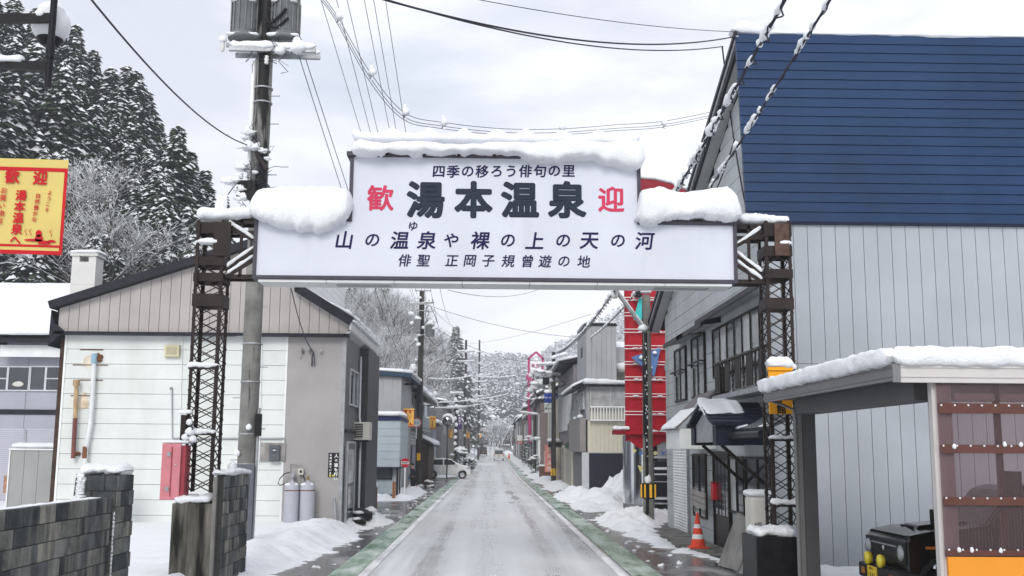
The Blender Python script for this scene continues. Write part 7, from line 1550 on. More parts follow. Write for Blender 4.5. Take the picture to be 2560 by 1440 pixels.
# ------------------------------------------------------------------ street lamps with welcome banners
BANY = mat('banner_yellow', (.62, .50, .16), .75, .05, 3, bump=.1); BANO = mat('banner_yellow_orange', (.92, .58, .12), .7, .05, 3); BRED = mat('banner_red', (.50, .012, .02), .7, .06, 3)
GLOBE = mat('lamp_globe', (.62, .64, .66), .35, .1, 2)
def lamp(lbl, tube_px, Y, zc, bpx, bpy, near=False, blabel=''):
    x = aty(tube_px, 1000, Y).x if not near else aty(tube_px, 100, Y).x; xp = x-.88
    t = thing('street_lamp', lbl, 'street lamp', (xp, Y, rise(Y)), 'black street lamps with yellow banners')
    MB().tube([(xp, Y, rise(Y)), (xp, Y, zc+.1)], .055, 10).build('post', BLACK, t)
    for dz, s in ((-.02, .02), (-.52, -.03)): MB().bar((xp, Y, zc+dz-s*.5), (x, Y, zc+dz+s), .05, .10).build('arm', BLACK, t)
    MB().tube([(x, Y, zc-.78), (x, Y, zc-.45)], .038, 10).build('hanger', BLACK, t); MB().tube([(x, Y, zc-.45), (x, Y, zc-.30)], .048, 10).build('sleeve', BLACK, t); MB().tube([(x, Y, zc-.30), (x, Y, zc+.32)], .036, 10).build('hanger', BLACK, t)
    zg = zc+(.02 if near else .25); yg = Y+.24 if near else Y; rg_ = .205; gx_ = x-.12 if near else x+.02
    MB().lathe((gx_, yg, zg), [(.001, -rg_)]+[(rg_*math.sin(a), -rg_*math.cos(a)) for a in [math.pi*i/14 for i in range(1, 14)]]+[(.001, rg_)], 24).build('globe', GLOBE, t)
    MB().lathe((gx_, yg, zg-rg_), [(.03, -.06), (.10, -.02), (.14, .03), (.14, .045), (.02, .02)], 20).build('globe_dish', BLACK, t)
    mb = MB(); snow_lump(mb, (gx_, yg, zg+rg_*.8), .14, .14, .09, int(Y), .2); snow_bar(mb, (xp, Y, zc-.5), (xp+.6, Y, zc-.5), .09, .06, int(Y), n=12, k=10); snow_lump(mb, (x-.14, Y, zc+.04), .05, .05, .06, 3); mb.build('snow_cap', SNOW, t)
    a = aty(bpx[0], bpy[0], Y); b = aty(bpx[1], bpy[1], Y)
    bt_ = thing('welcome_banner', blabel, 'banner', ((a.x+b.x)/2, Y, b.z), 'yellow welcome banners on the lamps')
    h_ = a.z-b.z; w_ = b.x-a.x; nseg = 8; vs = []; fs = []; tilt = .035 if near else 0; RP = .004
    def bp(u, v, o=0): return Vector((a.x+w_*u-tilt*w_*(1-v)*1.8*0, Y-.01-o+.02*math.sin(u*5)*0, b.z+h_*v-tilt*w_*u*(.6)))
    def rect_(u0, v0, u1, v1, m, o, nm):
        n = 6; vs = []
        for k in range(n+1): u = u0+(u1-u0)*k/n; vs += [bp(u, v0, o)+Vector((0, .004*math.sin(u*6), 0)), bp(u, v1, o)+Vector((0, .004*math.sin(u*6), 0))]
        k2 = len(vs); vs += [v+Vector((0, .002, 0)) for v in vs]
        fs = [(2*i, 2*i+2, 2*i+3, 2*i+1) for i in range(n)]+[(k2+2*i, k2+2*i+1, k2+2*i+3, k2+2*i+2) for i in range(n)]
        MB().add(vs, fs, 0, True).build(nm, m, bt_)
    Y_ = BANY if near else BANO
    rect_(0, 0, 1, 1, Y_, 0, 'cloth'); rect_(0, .87, 1, .91, BRED, .004, 'red_band'); rect_(.965, 0, 1, .87, BRED, .004, 'red_band'); rect_(0, 0, .965, .04, BRED, .004, 'red_band'); rect_(0, .075, .965, .10, BRED, .004, 'red_band')
    items = [('歓', .385, .805, .15), ('迎', .70, .80, .15)]
    items += [(c, .50-.006*i, .61-.118*i, .115) for i, c in enumerate('湯本温泉へ')]
    if Y < 70: items += [(c, .82-.006*i, .645-.06*i, .052) for i, c in enumerate('ようこそ')]+[(c, .69-.005*i, .61-.062*i, .056) for i, c in enumerate('自然豊かな')]
    if near: items += [(c, .305-.005*i, .655-.08*i, .072) for i, c in enumerate('お買い物は')]
    def bc(u, v): return bp(u, v, .016)
    if near:
        for c, u, v, s in items: mb = MB(); letters(mb, [(c, bc(u, v), s*h_)], R_, U_, O_, .035 if s > .08 else .015); mb.build('character', BRED, bt_)
        items = []
    mb = MB(); letters(mb, [(c, bc(u, v), s*h_) for c, u, v, s in items if s > .08], R_, U_, O_, .035, shear=0); letters(mb, [(c, bc(u, v), s*h_) for c, u, v, s in items if s <= .08], R_, U_, O_, .015)
    if items: mb.build('lettering', BRED, bt_)
    if Y < 70:   # bather in a steaming pool with two stones
        mb = MB(); o3 = .016
        def disc(u, v, ru, rv, a0=0, a1=2*math.pi): mb.add([bp(u+ru*math.cos(a0+(a1-a0)*i/14), v+rv*math.sin(a0+(a1-a0)*i/14), o3) for i in range(15)], [tuple(range(15))])
        disc(.73, .215, .035, .038); disc(.735, .165, .045, .04); disc(.68, .145, .11, .014); disc(.80, .105, .07, .04, 0, math.pi); disc(.88, .125, .05, .03, 0, math.pi)
        for u in (.58, .63, .86): mb.add([bp(u+.012*math.sin(i*1.2)+(.008 if s else 0), .19+i*.012, o3) for s in (0, 1) for i in (range(7) if s == 0 else range(6, -1, -1))], [tuple(range(14))])
        mb.build('bather_emblem', BRED, bt_)
    mb = MB()
    return t
zn = aty(125, 45, 10.9).z
lamp('nearest black street lamp with a snowy globe at the top left corner', 128, 10.9, zn, (-48, 156), (394, 634), True, 'large yellow welcome banner with red border at the left edge')
lamp('second black street lamp standing behind the booth', 1030, 54.5, aty(1030, 934, 54.5).z, (1002, 1035), (1021, 1067), False, 'yellow banner just left of the speed limit sign')
lamp('third black street lamp by the ragged snow roof', 1087, 79.5, aty(1087, 995, 79.5).z, (1072, 1090), (1041, 1072), False, 'second yellow banner in the row, left of the convex mirror')
lamp('fourth black street lamp under the grey gabled house', 1128, 113, aty(1128, 1030, 113).z, (1115, 1132), (1073, 1096), False, 'third yellow banner, right below the convex mirror')
lamp('fifth black street lamp past the purple banner', 1152, 140, aty(1152, 1040, 140).z, (1140, 1152), (1074, 1091), False, 'fourth yellow banner, beneath the purple one')
lamp('sixth black street lamp, a small one before the beige house', 1174, 165, aty(1174, 1050, 165).z, (1163, 1174), (1080, 1096), False, 'fifth and brightest of the far yellow banners')
lamp('seventh and farthest street lamp on the left', 1200, 205, aty(1200, 1060, 205).z, (1193, 1203), (1083, 1095), False, 'last tiny yellow banner near the dark wagon')
Yp = 96; a, b = aty(1145, 1040, Yp), aty(1153, 1073, Yp); pb = thing('purple_banner', 'narrow purple vertical shop banner with white characters on the left row', 'banner', (a.x, Yp, b.z)); box('cloth', mat('purple_cloth', (.07, .03, .16), .7), pb, a.x, b.x, Yp, Yp+.03, b.z, a.z); mb = MB(); letters(mb, [(c, ((a.x+b.x)/2, Yp-.004, a.z-.2-.24*i), .2) for i, c in enumerate('御菓子')], R_, U_, O_, .02); mb.build('lettering', TW, pb)
# road signs
def rsign(lbl, px, py, r_px, Y, base):
    p = aty(px, py, Y); r = r_px/FPX*Y; t = thing('road_sign', lbl, 'road sign', (p.x, Y, 0)); MB().tube([(p.x, Y+.03, base), (p.x, Y+.03, p.z+r*.8)], .035, 8).build('post', WHITE, t); return t, p, r
t, p, r = rsign('round 30 speed limit sign beside the yellow banner and the dark pole', 1041, 1057, 13, 59.6, 2.7)
MB().lathe((p.x, 59.6-.03, p.z), [(.001, .02), (r, .02), (r, 0), (.001, 0)], 28, axis='y', smooth=False).build('disc', WHITE, t); MB().lathe((p.x, 59.6-.036, p.z), [(r*.97, .003), (r*.97, 0), (r*.78, 0), (r*.78, .003)], 28, axis='y', caps=False).build('red_ring', mat('sign_red', (.42, .01, .03), .4), t)
mb = MB(); letters(mb, [('3', (p.x-.085, 59.56, p.z), .21), ('0', (p.x+.085, 59.56, p.z), .21)], R_, U_, O_, .012); mb.build('lettering', mat('sign_number_blue', (.10, .24, .52), .4), t)
t, p, r = rsign('round red sign with a white bar on a thin post beside the booth', 1013, 1157, 11, 46.3, 0)
MB().lathe((p.x, 46.27, p.z), [(.001, .02), (r, .02), (r, 0), (.001, 0)], 28, axis='y', smooth=False).build('disc', mat('entry_red', (.45, .01, .03), .4), t); box('white_bar', WHITE, t, p.x-r*.85, p.x+r*.85, 46.262, 46.269, p.z-.055, p.z+.055)
mb = MB(); letters(mb, [(c, (p.x-.11+.073*i, 46.258, p.z), .075) for i, c in enumerate('車両通行')], R_, U_, O_, .03); mb.build('lettering', BLACK, t)
p = aty(1119, 1052, 78.5); t = thing('convex_mirror', 'round convex traffic mirror rimmed with snow on a dark post on the left', 'traffic mirror', (p.x, 78.5, 0)); MB().tube([(p.x, 78.6, 0), (p.x, 78.6, p.z)], .05, 8).build('post', POLED, t)
MB().lathe((p.x, 78.5, p.z), [(.001, -.10), (.2, -.08), (.32, -.03), (.35, 0), (.33, .05), (.001, .08)], 24, axis='y').build('mirror', mat('mirror_dark', (.25, .26, .27), .15, .1, 3, metal=.9), t); MB().lathe((p.x, 78.48, p.z), [(.36, 0), (.40, 0), (.40, .1), (.36, .1), (.36, 0)], 24, axis='y', caps=False).build('rim', BROWN, t)
mb = MB(); mb.tube([(p.x+.42*math.cos(a), 78.5, p.z+.42*math.sin(a)) for a in [math.radians(v) for v in range(-50, 190, 15)]], [.05+.07*math.sin(math.pi*(i+.5)/17) for i in range(16)], 8); mb.build('snow_rim', SNOW, t)

# ------------------------------------------------------------------ vehicles on the road
def wheel(t, c, r, w, ax='y', s=1):
    MB().lathe(c, [(r*.6, 0), (r*.92, 0), (r, .03*s), (r, (w-.02)*s), (r*.6, w*s), (r*.6, 0)], 24, axis=ax, caps=False).build('tyre', TYRE, t); ty_ = WOL(); MB().lathe(c, [(.001, .0), (r*.2, -.005*s), (r*.55, .02*s), (r*.62, .0), (r*.62, w*.8*s)], 20, axis=ax).build('rim', ALU, ty_)
WCAR = mat('white_car_paint', (.82, .83, .83), .25, .04, 2, spec=.6)
def arc(cx, cz, r, n=9): return [(cx+r*math.cos(a), cz+r*math.sin(a)) for a in [math.pi*i/n for i in range(n+1)]]
YHt = 78.6; xf = aty(1177, 1180, YHt).x; Lc = 3.4; xr = xf-Lc; hc = 1.50
hb_ = thing('hatchback', 'white hatchback poking its nose into the road from the left', 'car', ((xf+xr)/2, YHt+.7, 0))
prof = [(xf-.02, .30), (xf, .55), (xf-.06, .80), (xf-.28, .93), (xf-.85, 1.02), (xf-1.45, 1.42), (xf-2.0, 1.49), (xf-3.0, 1.47), (xf-3.3, 1.05), (xr, .8), (xr+.02, .30)]+arc(xf-2.80, .30, .33)[::-1]+arc(xf-.62, .30, .33)[::-1]
MB().prism(prof, 'y', YHt+.02, YHt+1.45).build('body', WCAR, hb_, .05)
MB().prism([(xf-.98, 1.04), (xf-1.48, 1.38), (xf-1.95, 1.40), (xf-1.95, 1.0)], 'y', YHt+.005, YHt+.022).build('side_window', GLASS, hb_); MB().prism([(xf-2.05, 1.0), (xf-2.05, 1.40), (xf-2.65, 1.38), (xf-2.85, 1.18), (xf-2.65, 1.02)], 'y', YHt+.005, YHt+.022).build('side_window', GLASS, hb_)
MB().add([(xf-.9, YHt+.15, 1.045), (xf-.9, YHt+1.32, 1.045), (xf-1.44, YHt+1.25, 1.43), (xf-1.44, YHt+.22, 1.43)], [(0, 1, 2, 3)]).build('windscreen', GLASS, hb_)
for x in (xf-.62, xf-2.80): wheel(hb_, (x, YHt+.01, .29), .29, .18)
for x in (xf-.62, xf-2.80): wheel(hb_, (x, YHt+1.44, .29), .29, .18, s=-1)
box('headlight', HL, hb_, xf-.30, xf-.05, YHt+.0, YHt+.2, .72, .86, .02); box('headlight', HL, hb_, xf-.30, xf-.05, YHt+1.27, YHt+1.46, .72, .86, .02); box('lower_grille', TRIM, hb_, xf-.03, xf+.004, YHt+.3, YHt+1.2, .38, .55); box('door_gap', TRIM, hb_, xf-2.0, xf-1.985, YHt+.014, YHt+.0195, .4, 1.0); box('door_handle', WCAR, hb_, xf-1.9, xf-1.75, YHt-.01, YHt+.0195, .86, .89); box('mirror', WCAR, hb_, xf-1.15, xf-1.0, YHt-.14, YHt+.02, 1.0, 1.12, .02)
def rear_vehicle(lbl, cat, xc, Y, w, hh, L_, paint, plate, taper=.08):
    z = rise(Y); t = thing(cat.replace(' ', '_'), lbl, cat, (xc, Y+L_/2, z)); x0, x1 = xc-w/2, xc+w/2
    MB().prism([(x0+.02, z+.32), (x1-.02, z+.32), (x1, z+.55), (x1, z+hh*.55), (x1-taper, z+hh*.93), (x1-taper*1.6, z+hh), (x0+taper*1.6, z+hh), (x0+taper, z+hh*.93), (x0, z+hh*.55), (x0, z+.55)], 'y', Y, Y+L_).build('body', paint, t, .06)
    box('rear_window', GLASS, t, x0+taper+.08, x1-taper-.08, Y-.012, Y-.001, z+hh*.56, z+hh*.88, .003); box('side_window', GLASS, t, x1-taper*.6, x1-taper*.6+.02, Y+.3, Y+L_-.9, z+hh*.6, z+hh*.85)
    for x in (x0+.03, x1-.15): box('tail_light', mat('tail_red', (.5, .02, .01), .3) if 'tail_red' not in bpy.data.materials else bpy.data.materials['tail_red'], t, x, x+.12, Y-.015, Y-.001, z+hh*.42, z+hh*.58)
    box('number_plate', mat('plate_%s' % plate[0], plate[1], .4), t, xc-.17, xc+.17, Y-.03, Y-.016, z+.62, z+.80); box('bumper', paint, t, x0+.01, x1-.01, Y-.08, Y-.0005, z+.34, z+.56, .02)
    for x in (x0+.02, x1-.16):
        for yy in (Y+.5, Y+L_-.6): wheel(t, (x, yy, z+.28), .28, .14, 'x')
    return t
SILV = mat('silver_paint', (.62, .64, .64), .25, .06, 2, spec=.6)
vt = rear_vehicle('silver box van driving away near the middle of the road', 'van', aty(1247, 1140, 157).x, 157, 1.48, 1.72, 3.3, SILV, ('amber', (.6, .35, .03)))
mb = MB(); snow_bar(mb, (aty(1247, 1140, 157).x, 157.1, rise(157)+1.70), (aty(1247, 1140, 157).x, 160.1, rise(157)+1.70), 1.2, .08, 3, n=16); mb.build('snow_cap', SNOW, vt)
rear_vehicle('dark kei wagon driving away on the left of the far road', 'wagon', aty(1208, 1130, 206).x, 206, 1.48, 1.75, 3.3, mat('dark_wagon_paint', (.015, .012, .018), .25, .1, 3, spec=.5), ('pale', (.3, .3, .2)))

# ------------------------------------------------------------------ person shovelling snow
YPn = 55.0; pf = aty(1031, 1226, YPn); ph_ = aty(1034, 1159, YPn); zf = pf.z; Hh = ph_.z-pf.z; px_ = pf.x
pe = thing('person', 'person in dark navy winter clothes holding a yellow snow scoop beside the booth', 'person', (px_, YPn, zf))
def skin(name, m, chain, par, sub=2):
    """chain: list of (parent index, (x, z, y), radius) relative to the feet, in units of body height"""
    me = bpy.data.meshes.new(name); vs = [(px_+c[1][0]*Hh-WO[par].x, YPn+c[1][2]*Hh-WO[par].y, zf+c[1][1]*Hh-WO[par].z) for c in chain]
    me.from_pydata(vs, [(c[0], i) for i, c in enumerate(chain) if c[0] is not None], []); me.materials.append(m)
    o = bpy.data.objects.new(name, me); COL.objects.link(o); o.parent = par; WO[o] = WO[par]
    md = o.modifiers.new('skin', 'SKIN'); md.use_smooth_shade = True
    for i, c in enumerate(chain): v = me.skin_vertices[0].data[i]; v.radius = (c[2]*Hh, c[2]*Hh); v.use_root = (i == 0)
    s = o.modifiers.new('sub', 'SUBSURF'); s.levels = sub; s.render_levels = sub; return o
SK = mat('skin_tone', (.45, .27, .20), .6, .05); CLO = mat('navy_jacket', (.012, .015, .035), .8, .2, 6); TRO = mat('dark_trousers', (.010, .011, .02), .85, .2, 6); HAI = mat('black_hair', (.008, .007, .007), .6)
body = [(None, (.0, .50, 0), .075), (0, (.01, .62, 0), .075), (1, (.01, .74, 0), .085), (2, (-.005, .84, 0), .04), (3, (-.03, .885, 0), .055), (4, (-.035, .93, 0), .062), (5, (-.025, .97, 0), .05),
        (0, (-.02, .47, -.04), .06), (7, (-.03, .27, -.05), .04), (8, (-.02, .05, -.05), .028), (9, (-.09, .02, -.05), .025), (0, (.03, .47, .04), .06), (11, (.05, .27, .05), .04), (12, (.06, .05, .05), .028), (13, (.0, .02, .05), .025),
        (2, (.0, .78, -.10), .04), (15, (-.03, .62, -.13), .032), (16, (-.10, .48, -.10), .024), (2, (.0, .78, .10), .04), (18, (-.04, .63, .13), .032), (19, (-.12, .52, .10), .024)]
skin('body', SK, body, pe)
skin('jacket', CLO, [(None, (.01, .48, 0), .10), (0, (.015, .6, 0), .098), (1, (.015, .74, 0), .105), (2, (.0, .81, 0), .055), (2, (.0, .775, -.10), .055), (4, (-.03, .62, -.135), .046), (5, (-.09, .50, -.105), .036), (2, (.0, .775, .10), .055), (7, (-.04, .63, .135), .046), (8, (-.11, .53, .105), .036)], pe)
skin('trousers', TRO, [(None, (.005, .50, 0), .09), (0, (-.02, .45, -.045), .072), (1, (-.03, .27, -.05), .054), (2, (-.02, .08, -.05), .042), (0, (.03, .45, .045), .072), (4, (.05, .27, .05), .054), (5, (.06, .08, .05), .042)], pe)
mb = MB(); hc_ = Vector((px_-.018*Hh, YPn, zf+.955*Hh)); snow_lump(mb, hc_, .068*Hh, .066*Hh, .055*Hh, 1, .08, 14, 10); mb.build('hair', HAI, pe)
mb = MB(); snow_lump(mb, (px_-.092*Hh, YPn, zf+.925*Hh), .012, .012, .02, 2, 0, 8, 6); mb.build('nose', SK, pe)
for s in (-1, 1): mb = MB(); snow_lump(mb, (px_-.08*Hh, YPn+s*.03*Hh, zf+.935*Hh), .008, .008, .008, 2, 0, 6, 5); mb.build('eye', BLACK, pe); mb = MB(); snow_lump(mb, (px_-.02*Hh, YPn+s*.062*Hh, zf+.925*Hh), .018, .008, .025, 2, 0, 8, 6); mb.build('ear', SK, pe)
GLV = mat('blue_glove', (.03, .10, .25), .6)
for (gx, gz, gy) in ((-.115, .46, -.10), (-.135, .50, .10)):
    mb = MB(); c = Vector((px_+gx*Hh, YPn+gy*Hh, zf+gz*Hh)); snow_lump(mb, c, .05, .04, .055, 3, .1, 10, 8)
    for k in range(4): mb.tube([c+Vector((-.03, -.03+.02*k, -.02)), c+Vector((-.06, -.03+.02*k, -.045)), c+Vector((-.055, -.03+.02*k, -.075-.006*(k % 2))), c+Vector((-.03, -.03+.02*k, -.085))], .011, 6)
    mb.tube([c+Vector((.0, -.04, -.01)), c+Vector((-.03, -.06, -.04)), c+Vector((-.04, -.045, -.06))], .012, 6); mb.build('glove', GLV, pe)
for (fx, fy) in ((-.05, -.05), (.03, .05)): mb = MB(); c = Vector((px_+fx*Hh, YPn+fy*Hh, zf+.035*Hh)); snow_lump(mb, c, .14, .055, .06, 4, .05, 12, 8); mb.build('boot', BLACK, pe)
sv = thing('snow_scoop', 'yellow plastic snow scoop with a long grey handle by the person', 'snow shovel', (px_-.35, YPn-.1, zf))
SCY = mat('scoop_yellow', (.75, .55, .08), .5, .06); a = aty(1003, 1228, YPn-.1); b = aty(1028, 1221, YPn-.1)
MB().prism([(a.x, a.z), (b.x, a.z+.0), (b.x, b.z+.10), (a.x+.05, b.z)], 'y', YPn-.35, YPn+.1).build('blade', SCY, sv, .02)
MB().tube([(a.x+.08, YPn-.12, b.z), (px_-.15*Hh, YPn-.12*Hh, zf+.43*Hh), (px_-.10*Hh, YPn-.1, zf+.50*Hh)], .016, 6).build('handle', GALV, sv)
for px, lb, c in ((1042, 'red handled shovel stuck upright in the snow bank', RED),):
    a, b = aty(1040, 1213, 55), aty(1046, 1228, 55); t = thing('shovel', lb, 'shovel', a); MB().tube([a, a.lerp(b, .5)], .03, 6).build('handle', c, t); MB().tube([a.lerp(b, .5), b+Vector((.02, 0, -.3))], .02, 6).build('shaft', BLACK, t)
# scattered junk and covered things by the left houses
sc_ = thing('covered_scrap', 'snow dusted dark scrap heap at the corner of the wooden house', 'scrap heap', (aty(1066, 1215, 60).x, 60, 0)); q = aty(1066, 1215, 60)
mb = MB()
for i in range(14): mb.bar(q+Vector((rn.uniform(-.5, .5), rn.uniform(-.3, .3), rn.uniform(-.3, .2))), q+Vector((rn.uniform(-.5, .5), rn.uniform(-.3, .3), rn.uniform(-.2, .35))), .05, .05)
mb.build('scrap', DWOOD, sc_); mb = MB()
for i in range(8): snow_lump(mb, q+Vector((rn.uniform(-.5, .4), -.1, rn.uniform(-.1, .35))), .18, .15, .08, i, .4, 8, 5)
mb.build('snow_cap', SNOW, sc_)
bush('green bush loaded with snow behind the white hatchback', aty(1150, 1140, 88).x, 88, .8, 2.2, 9); bush('round snow laden bush near the kerb past the hatchback', aty(1178, 1140, 100).x-.2, 100, .8, 1.3, 4)

# ------------------------------------------------------------------ trees
GREENS = [mat('cedar_green', (.034, .052, .030), .8, .6, .5, spec=.08), mat('cedar_green_dark', (.014, .024, .020), .85, .5, .9, spec=.05)]
BARK = mat('bark', (.055, .042, .038), .9, .3, 5); TWIG = mat('twig_brown', (.060, .050, .048), .85, .25, 4)
def conifer_mesh(seed, H_=18., R=3.2, N=2600, snow=.6, size=.42):
    rn = random.Random(seed); mb = MB()
    for i in range(N):
        t = rn.random()**.85; z = H_*(.06+.93*t); env = R*((1-t)**.85)*(1+.30*math.sin(t*38+seed)+.15*math.sin(t*71))+.10
        a = rn.uniform(0, 6.283); env *= (1+.32*math.sin(a*3+t*9+seed))*(1+.25*math.sin(a*7+t*40)); q = env*(rn.random()**.45); s = size*rn.uniform(.5, 1.25)*(.45+.55*(1-t)+.1)
        p = Vector((math.cos(a)*q, math.sin(a)*q, z-q*.28)); o = Vector((math.cos(a), math.sin(a), -.45)).normalized(); l = Vector((-o.y, o.x, rn.uniform(-.3, .3))).normalized()
        tip = p+o*s*1.3; m = 0 if rn.random() < .62 else 1; b = p-o*s*.3
        mb.add([b, p+l*s*.55+Vector((0, 0, -.12*s)), tip, p-l*s*.55+Vector((0, 0, -.12*s)), p+Vector((0, 0, s*.22)), p+Vector((0, 0, -s*.35))], [(0, 1, 4), (1, 2, 4), (2, 3, 4), (3, 0, 4), (1, 5, 2), (3, 2, 5)], m)
        if rn.random() < snow*(.75+.5*(1-t)):
            k = rn.uniform(.7, 1.6); c = p+o*s*rn.uniform(.0, .55)+Vector((0, 0, s*.10)); v = [c+o*s*.55*k, c+l*s*.40*k, c-o*s*.40*k, c-l*s*.40*k, c+Vector((0, 0, s*.30*k))]
            mb.add(v, [(0, 1, 4), (1, 2, 4), (2, 3, 4), (3, 0, 4)], 2, True)
    return mb.mesh('cedar_crown', GREENS+[SNOW])
def trunk_mesh(H_, r, nm): return MB().tube([(0, 0, -2), (0, 0, H_*.5), (0, 0, H_*.97)], [r, r*.6, .03], 7).mesh(nm, BARK)
def bare_mesh(seed, H_=10., snowy=.85, depth=5, spread=.55, thin=1.0):
    rn = random.Random(seed); mb = MB(); 
    def seg(p, q, r0, r1):
        mb.tube([p, q], [r0, r1], 3 if r0 < .05 else 5, 0, cap=False)
        if abs((q-p).normalized().z) < .97:
            o = Vector((0, 0, (r0+r1)*.5*.9+.006)); w = max(r0*snowy, .014); mb.tube([p+o, q+o], [w, max(r1*snowy, .011)], 3, 1, cap=False)
    def grow(p, d, L_, r, k):
        n = 2; q = p
        for j in range(n):
            d = (d+Vector((rn.uniform(-.22, .22), rn.uniform(-.22, .22), rn.uniform(-.06, .14)))).normalized(); q2 = q+d*L_/n; seg(q, q2, r*(1-.25*j), r*(1-.25*(j+1))); q = q2
            if k > 0 and j == 0 and k < depth:
                d2 = (d+Vector((rn.uniform(-1, 1), rn.uniform(-1, 1), rn.uniform(-.2, .5)))*spread*1.2).normalized(); grow(q, d2, L_*.6, r*.45, k-2)
        if k <= 0: return
        for b in range(3 if k > 1 else 2):
            d2 = (d+Vector((rn.uniform(-1, 1), rn.uniform(-1, 1), rn.uniform(-.45, .55)))*spread*1.25).normalized(); grow(q, d2, L_*rn.uniform(.62, .82), r*.58, k-1)
    grow(Vector((0, 0, -.5)), Vector((0, 0, 1)), H_*.36, H_*.018*thin, depth)
    return mb.mesh('bare_crown', [TWIG, SNOW])
CON = [conifer_mesh(i, 18, 2.9+.25*(i % 3), 2900, .50+.12*(i % 4), .60) for i in range(6)]
CTR = trunk_mesh(18, .22, 'cedar_trunk')
BARE2 = [bare_mesh(40+i, 10, .45, 5, .6, .8) for i in range(5)]
BARE = [bare_mesh(20+i, 10, .75, 5, .6, .8) for i in range(5)]
def place_tree(x, y, z, s, rz, me, trunk, nm, lbl, group, sx=1.0):
    r = bpy.data.objects.new(nm, None); COL.objects.link(r); r.location = (x, y, z); r.rotation_euler = (0, 0, rz); r.scale = (s*sx, s*sx, s); r['label'] = lbl; r['category'] = 'tree'; r['group'] = group
    c = bpy.data.objects.new('crown', me); COL.objects.link(c); c.parent = r
    if trunk: k = bpy.data.objects.new('trunk', trunk); COL.objects.link(k); k.parent = r
    return r
rn = random.Random(77)
# skyline cedars on the left hill, set by their tops, and rows below them
LC = 'dark green cedar high up in the steep left hillside forest'; GC = 'cedars on the left hillside'
tops = [(-80, -120, 70), (-20, -60, 66), (40, -10, 72), (95, 15, 70), (150, 50, 74), (192, 58, 73), (236, 120, 76), (280, 165, 74), (318, 160, 78), (342, 172, 76), (372, 225, 79), (398, 300, 80), (300, 215, 70), (262, 200, 82), (345, 260, 70), (205, 160, 66), (160, 150, 60), (100, 110, 60), (40, 90, 58), (-30, 60, 56)]
NAMED = {4: 'skyline cedar just left of the nearest lamp globe on the left hill', 5: 'tallest spire of the skyline cedars, just right of the nearest lamp globe', 6: 'skyline cedar one step down the slope from the tallest spire', 8: 'skyline cedar at the middle of the left hill outline', 9: 'skyline cedar where the long wavy cable crosses the hill outline', 10: 'second last cedar down the left hill outline', 11: 'last cedar of the left hill outline before the separate pointed one'}
for i, (px, py, Y) in enumerate(tops):
    s = rn.uniform(.85, 1.05); p = aty(px, py, Y); place_tree(p.x, Y, p.z-18*s, s, rn.uniform(0, 6), CON[i % 5], CTR, 'cedar_tree', NAMED.get(i, LC), GC)
for i in range(120):
    px = rn.uniform(-150, 520); lo = lerp_t(px, [(0, 120), (200, 200), (340, 300), (420, 440), (520, 560)]); py = rn.uniform(lo, 640); Y = rn.uniform(58, 74)-(py-300)*.03
    s = rn.uniform(.6, .95); p = aty(px, py, Y); zt_4 = p.z-18*s; place_tree(p.x, Y, zt_4, s, rn.uniform(0, 6), CON[rn.choice((1, 2, 3, 3, 5, 2))], CTR, 'cedar_tree', 'heavily snow laden cedar lower down in the dense left hillside forest', 'lower cedars on the left hillside')
for px, py, Y, s, lb in ((446, 308, 64, .95, 'tall pointed cedar standing apart right of the forest, left of the mottled pole'), (478, 372, 66, .85, 'cedar just right of the tall pointed one'), (515, 420, 68, .8, 'smaller cedar third to the right of the pointed one'), (420, 420, 62, .8, 'low cedar tucked against the tall pointed one'), (560, 482, 72, .7, 'short cedar whose top shows left of the left tower'), (540, 500, 64, .6, 'stubby cedar at the left tower top')):
    p = aty(px, py, Y); place_tree(p.x, Y, p.z-18*s, s, px, CON[px % 5], CTR, 'cedar_tree', lb, GC)
# bare snow covered trees at the foot of the left hill
for i in range(15):
    px = rn.choice((rn.uniform(150, 300), rn.uniform(280, 450))); py = rn.uniform(430, 620) if px < 300 else rn.uniform(560, 690); Y = rn.uniform(50, 57); s = rn.uniform(.45, .75)
    if px > 480: py = max(py, 540)
    p = aty(px, py, Y); place_tree(p.x, Y, p.z-9*s, s, rn.uniform(0, 6), BARE[i % 5], None, 'bare_tree', 'bare snow covered tree at the foot of the left cedar forest', 'bare trees under the left cedars', 1.15)
# bare wood on the slope behind the left houses
for i in range(190):
    px = rn.uniform(840, 1036); lo = lerp_t(px, [(860, 715), (900, 705), (960, 722), (1000, 740), (1040, 815), (1085, 880)]); py = lo+(1000-lo)*rn.random()**1.3; Y = lerp_t(py, [(700, 132), (1000, 96)])+rn.uniform(-5, 5); s = rn.uniform(.6, .95); Y = max(Y, 124) if px > 1010 else Y
    p = aty(px, py, Y); place_tree(p.x, Y, p.z-10*s, s, rn.uniform(0, 6), BARE2[i % 5], None, 'bare_tree', 'bare snow covered tree on the wooded slope behind the left row of houses', 'bare trees behind the left houses', 1.1)
for i, (px, py, Y, s) in enumerate(((880, 690, 128, .8), (905, 700, 131, .75), (945, 715, 133, .8), (965, 712, 130, .7), (985, 745, 131, .7))):
    p = aty(px, py, Y); place_tree(p.x, Y, p.z-18*s, s, i, CON[i % 5], CTR, 'cedar_tree', 'dark conifer on the crest of the bare wooded slope', 'conifers on the bare slope')
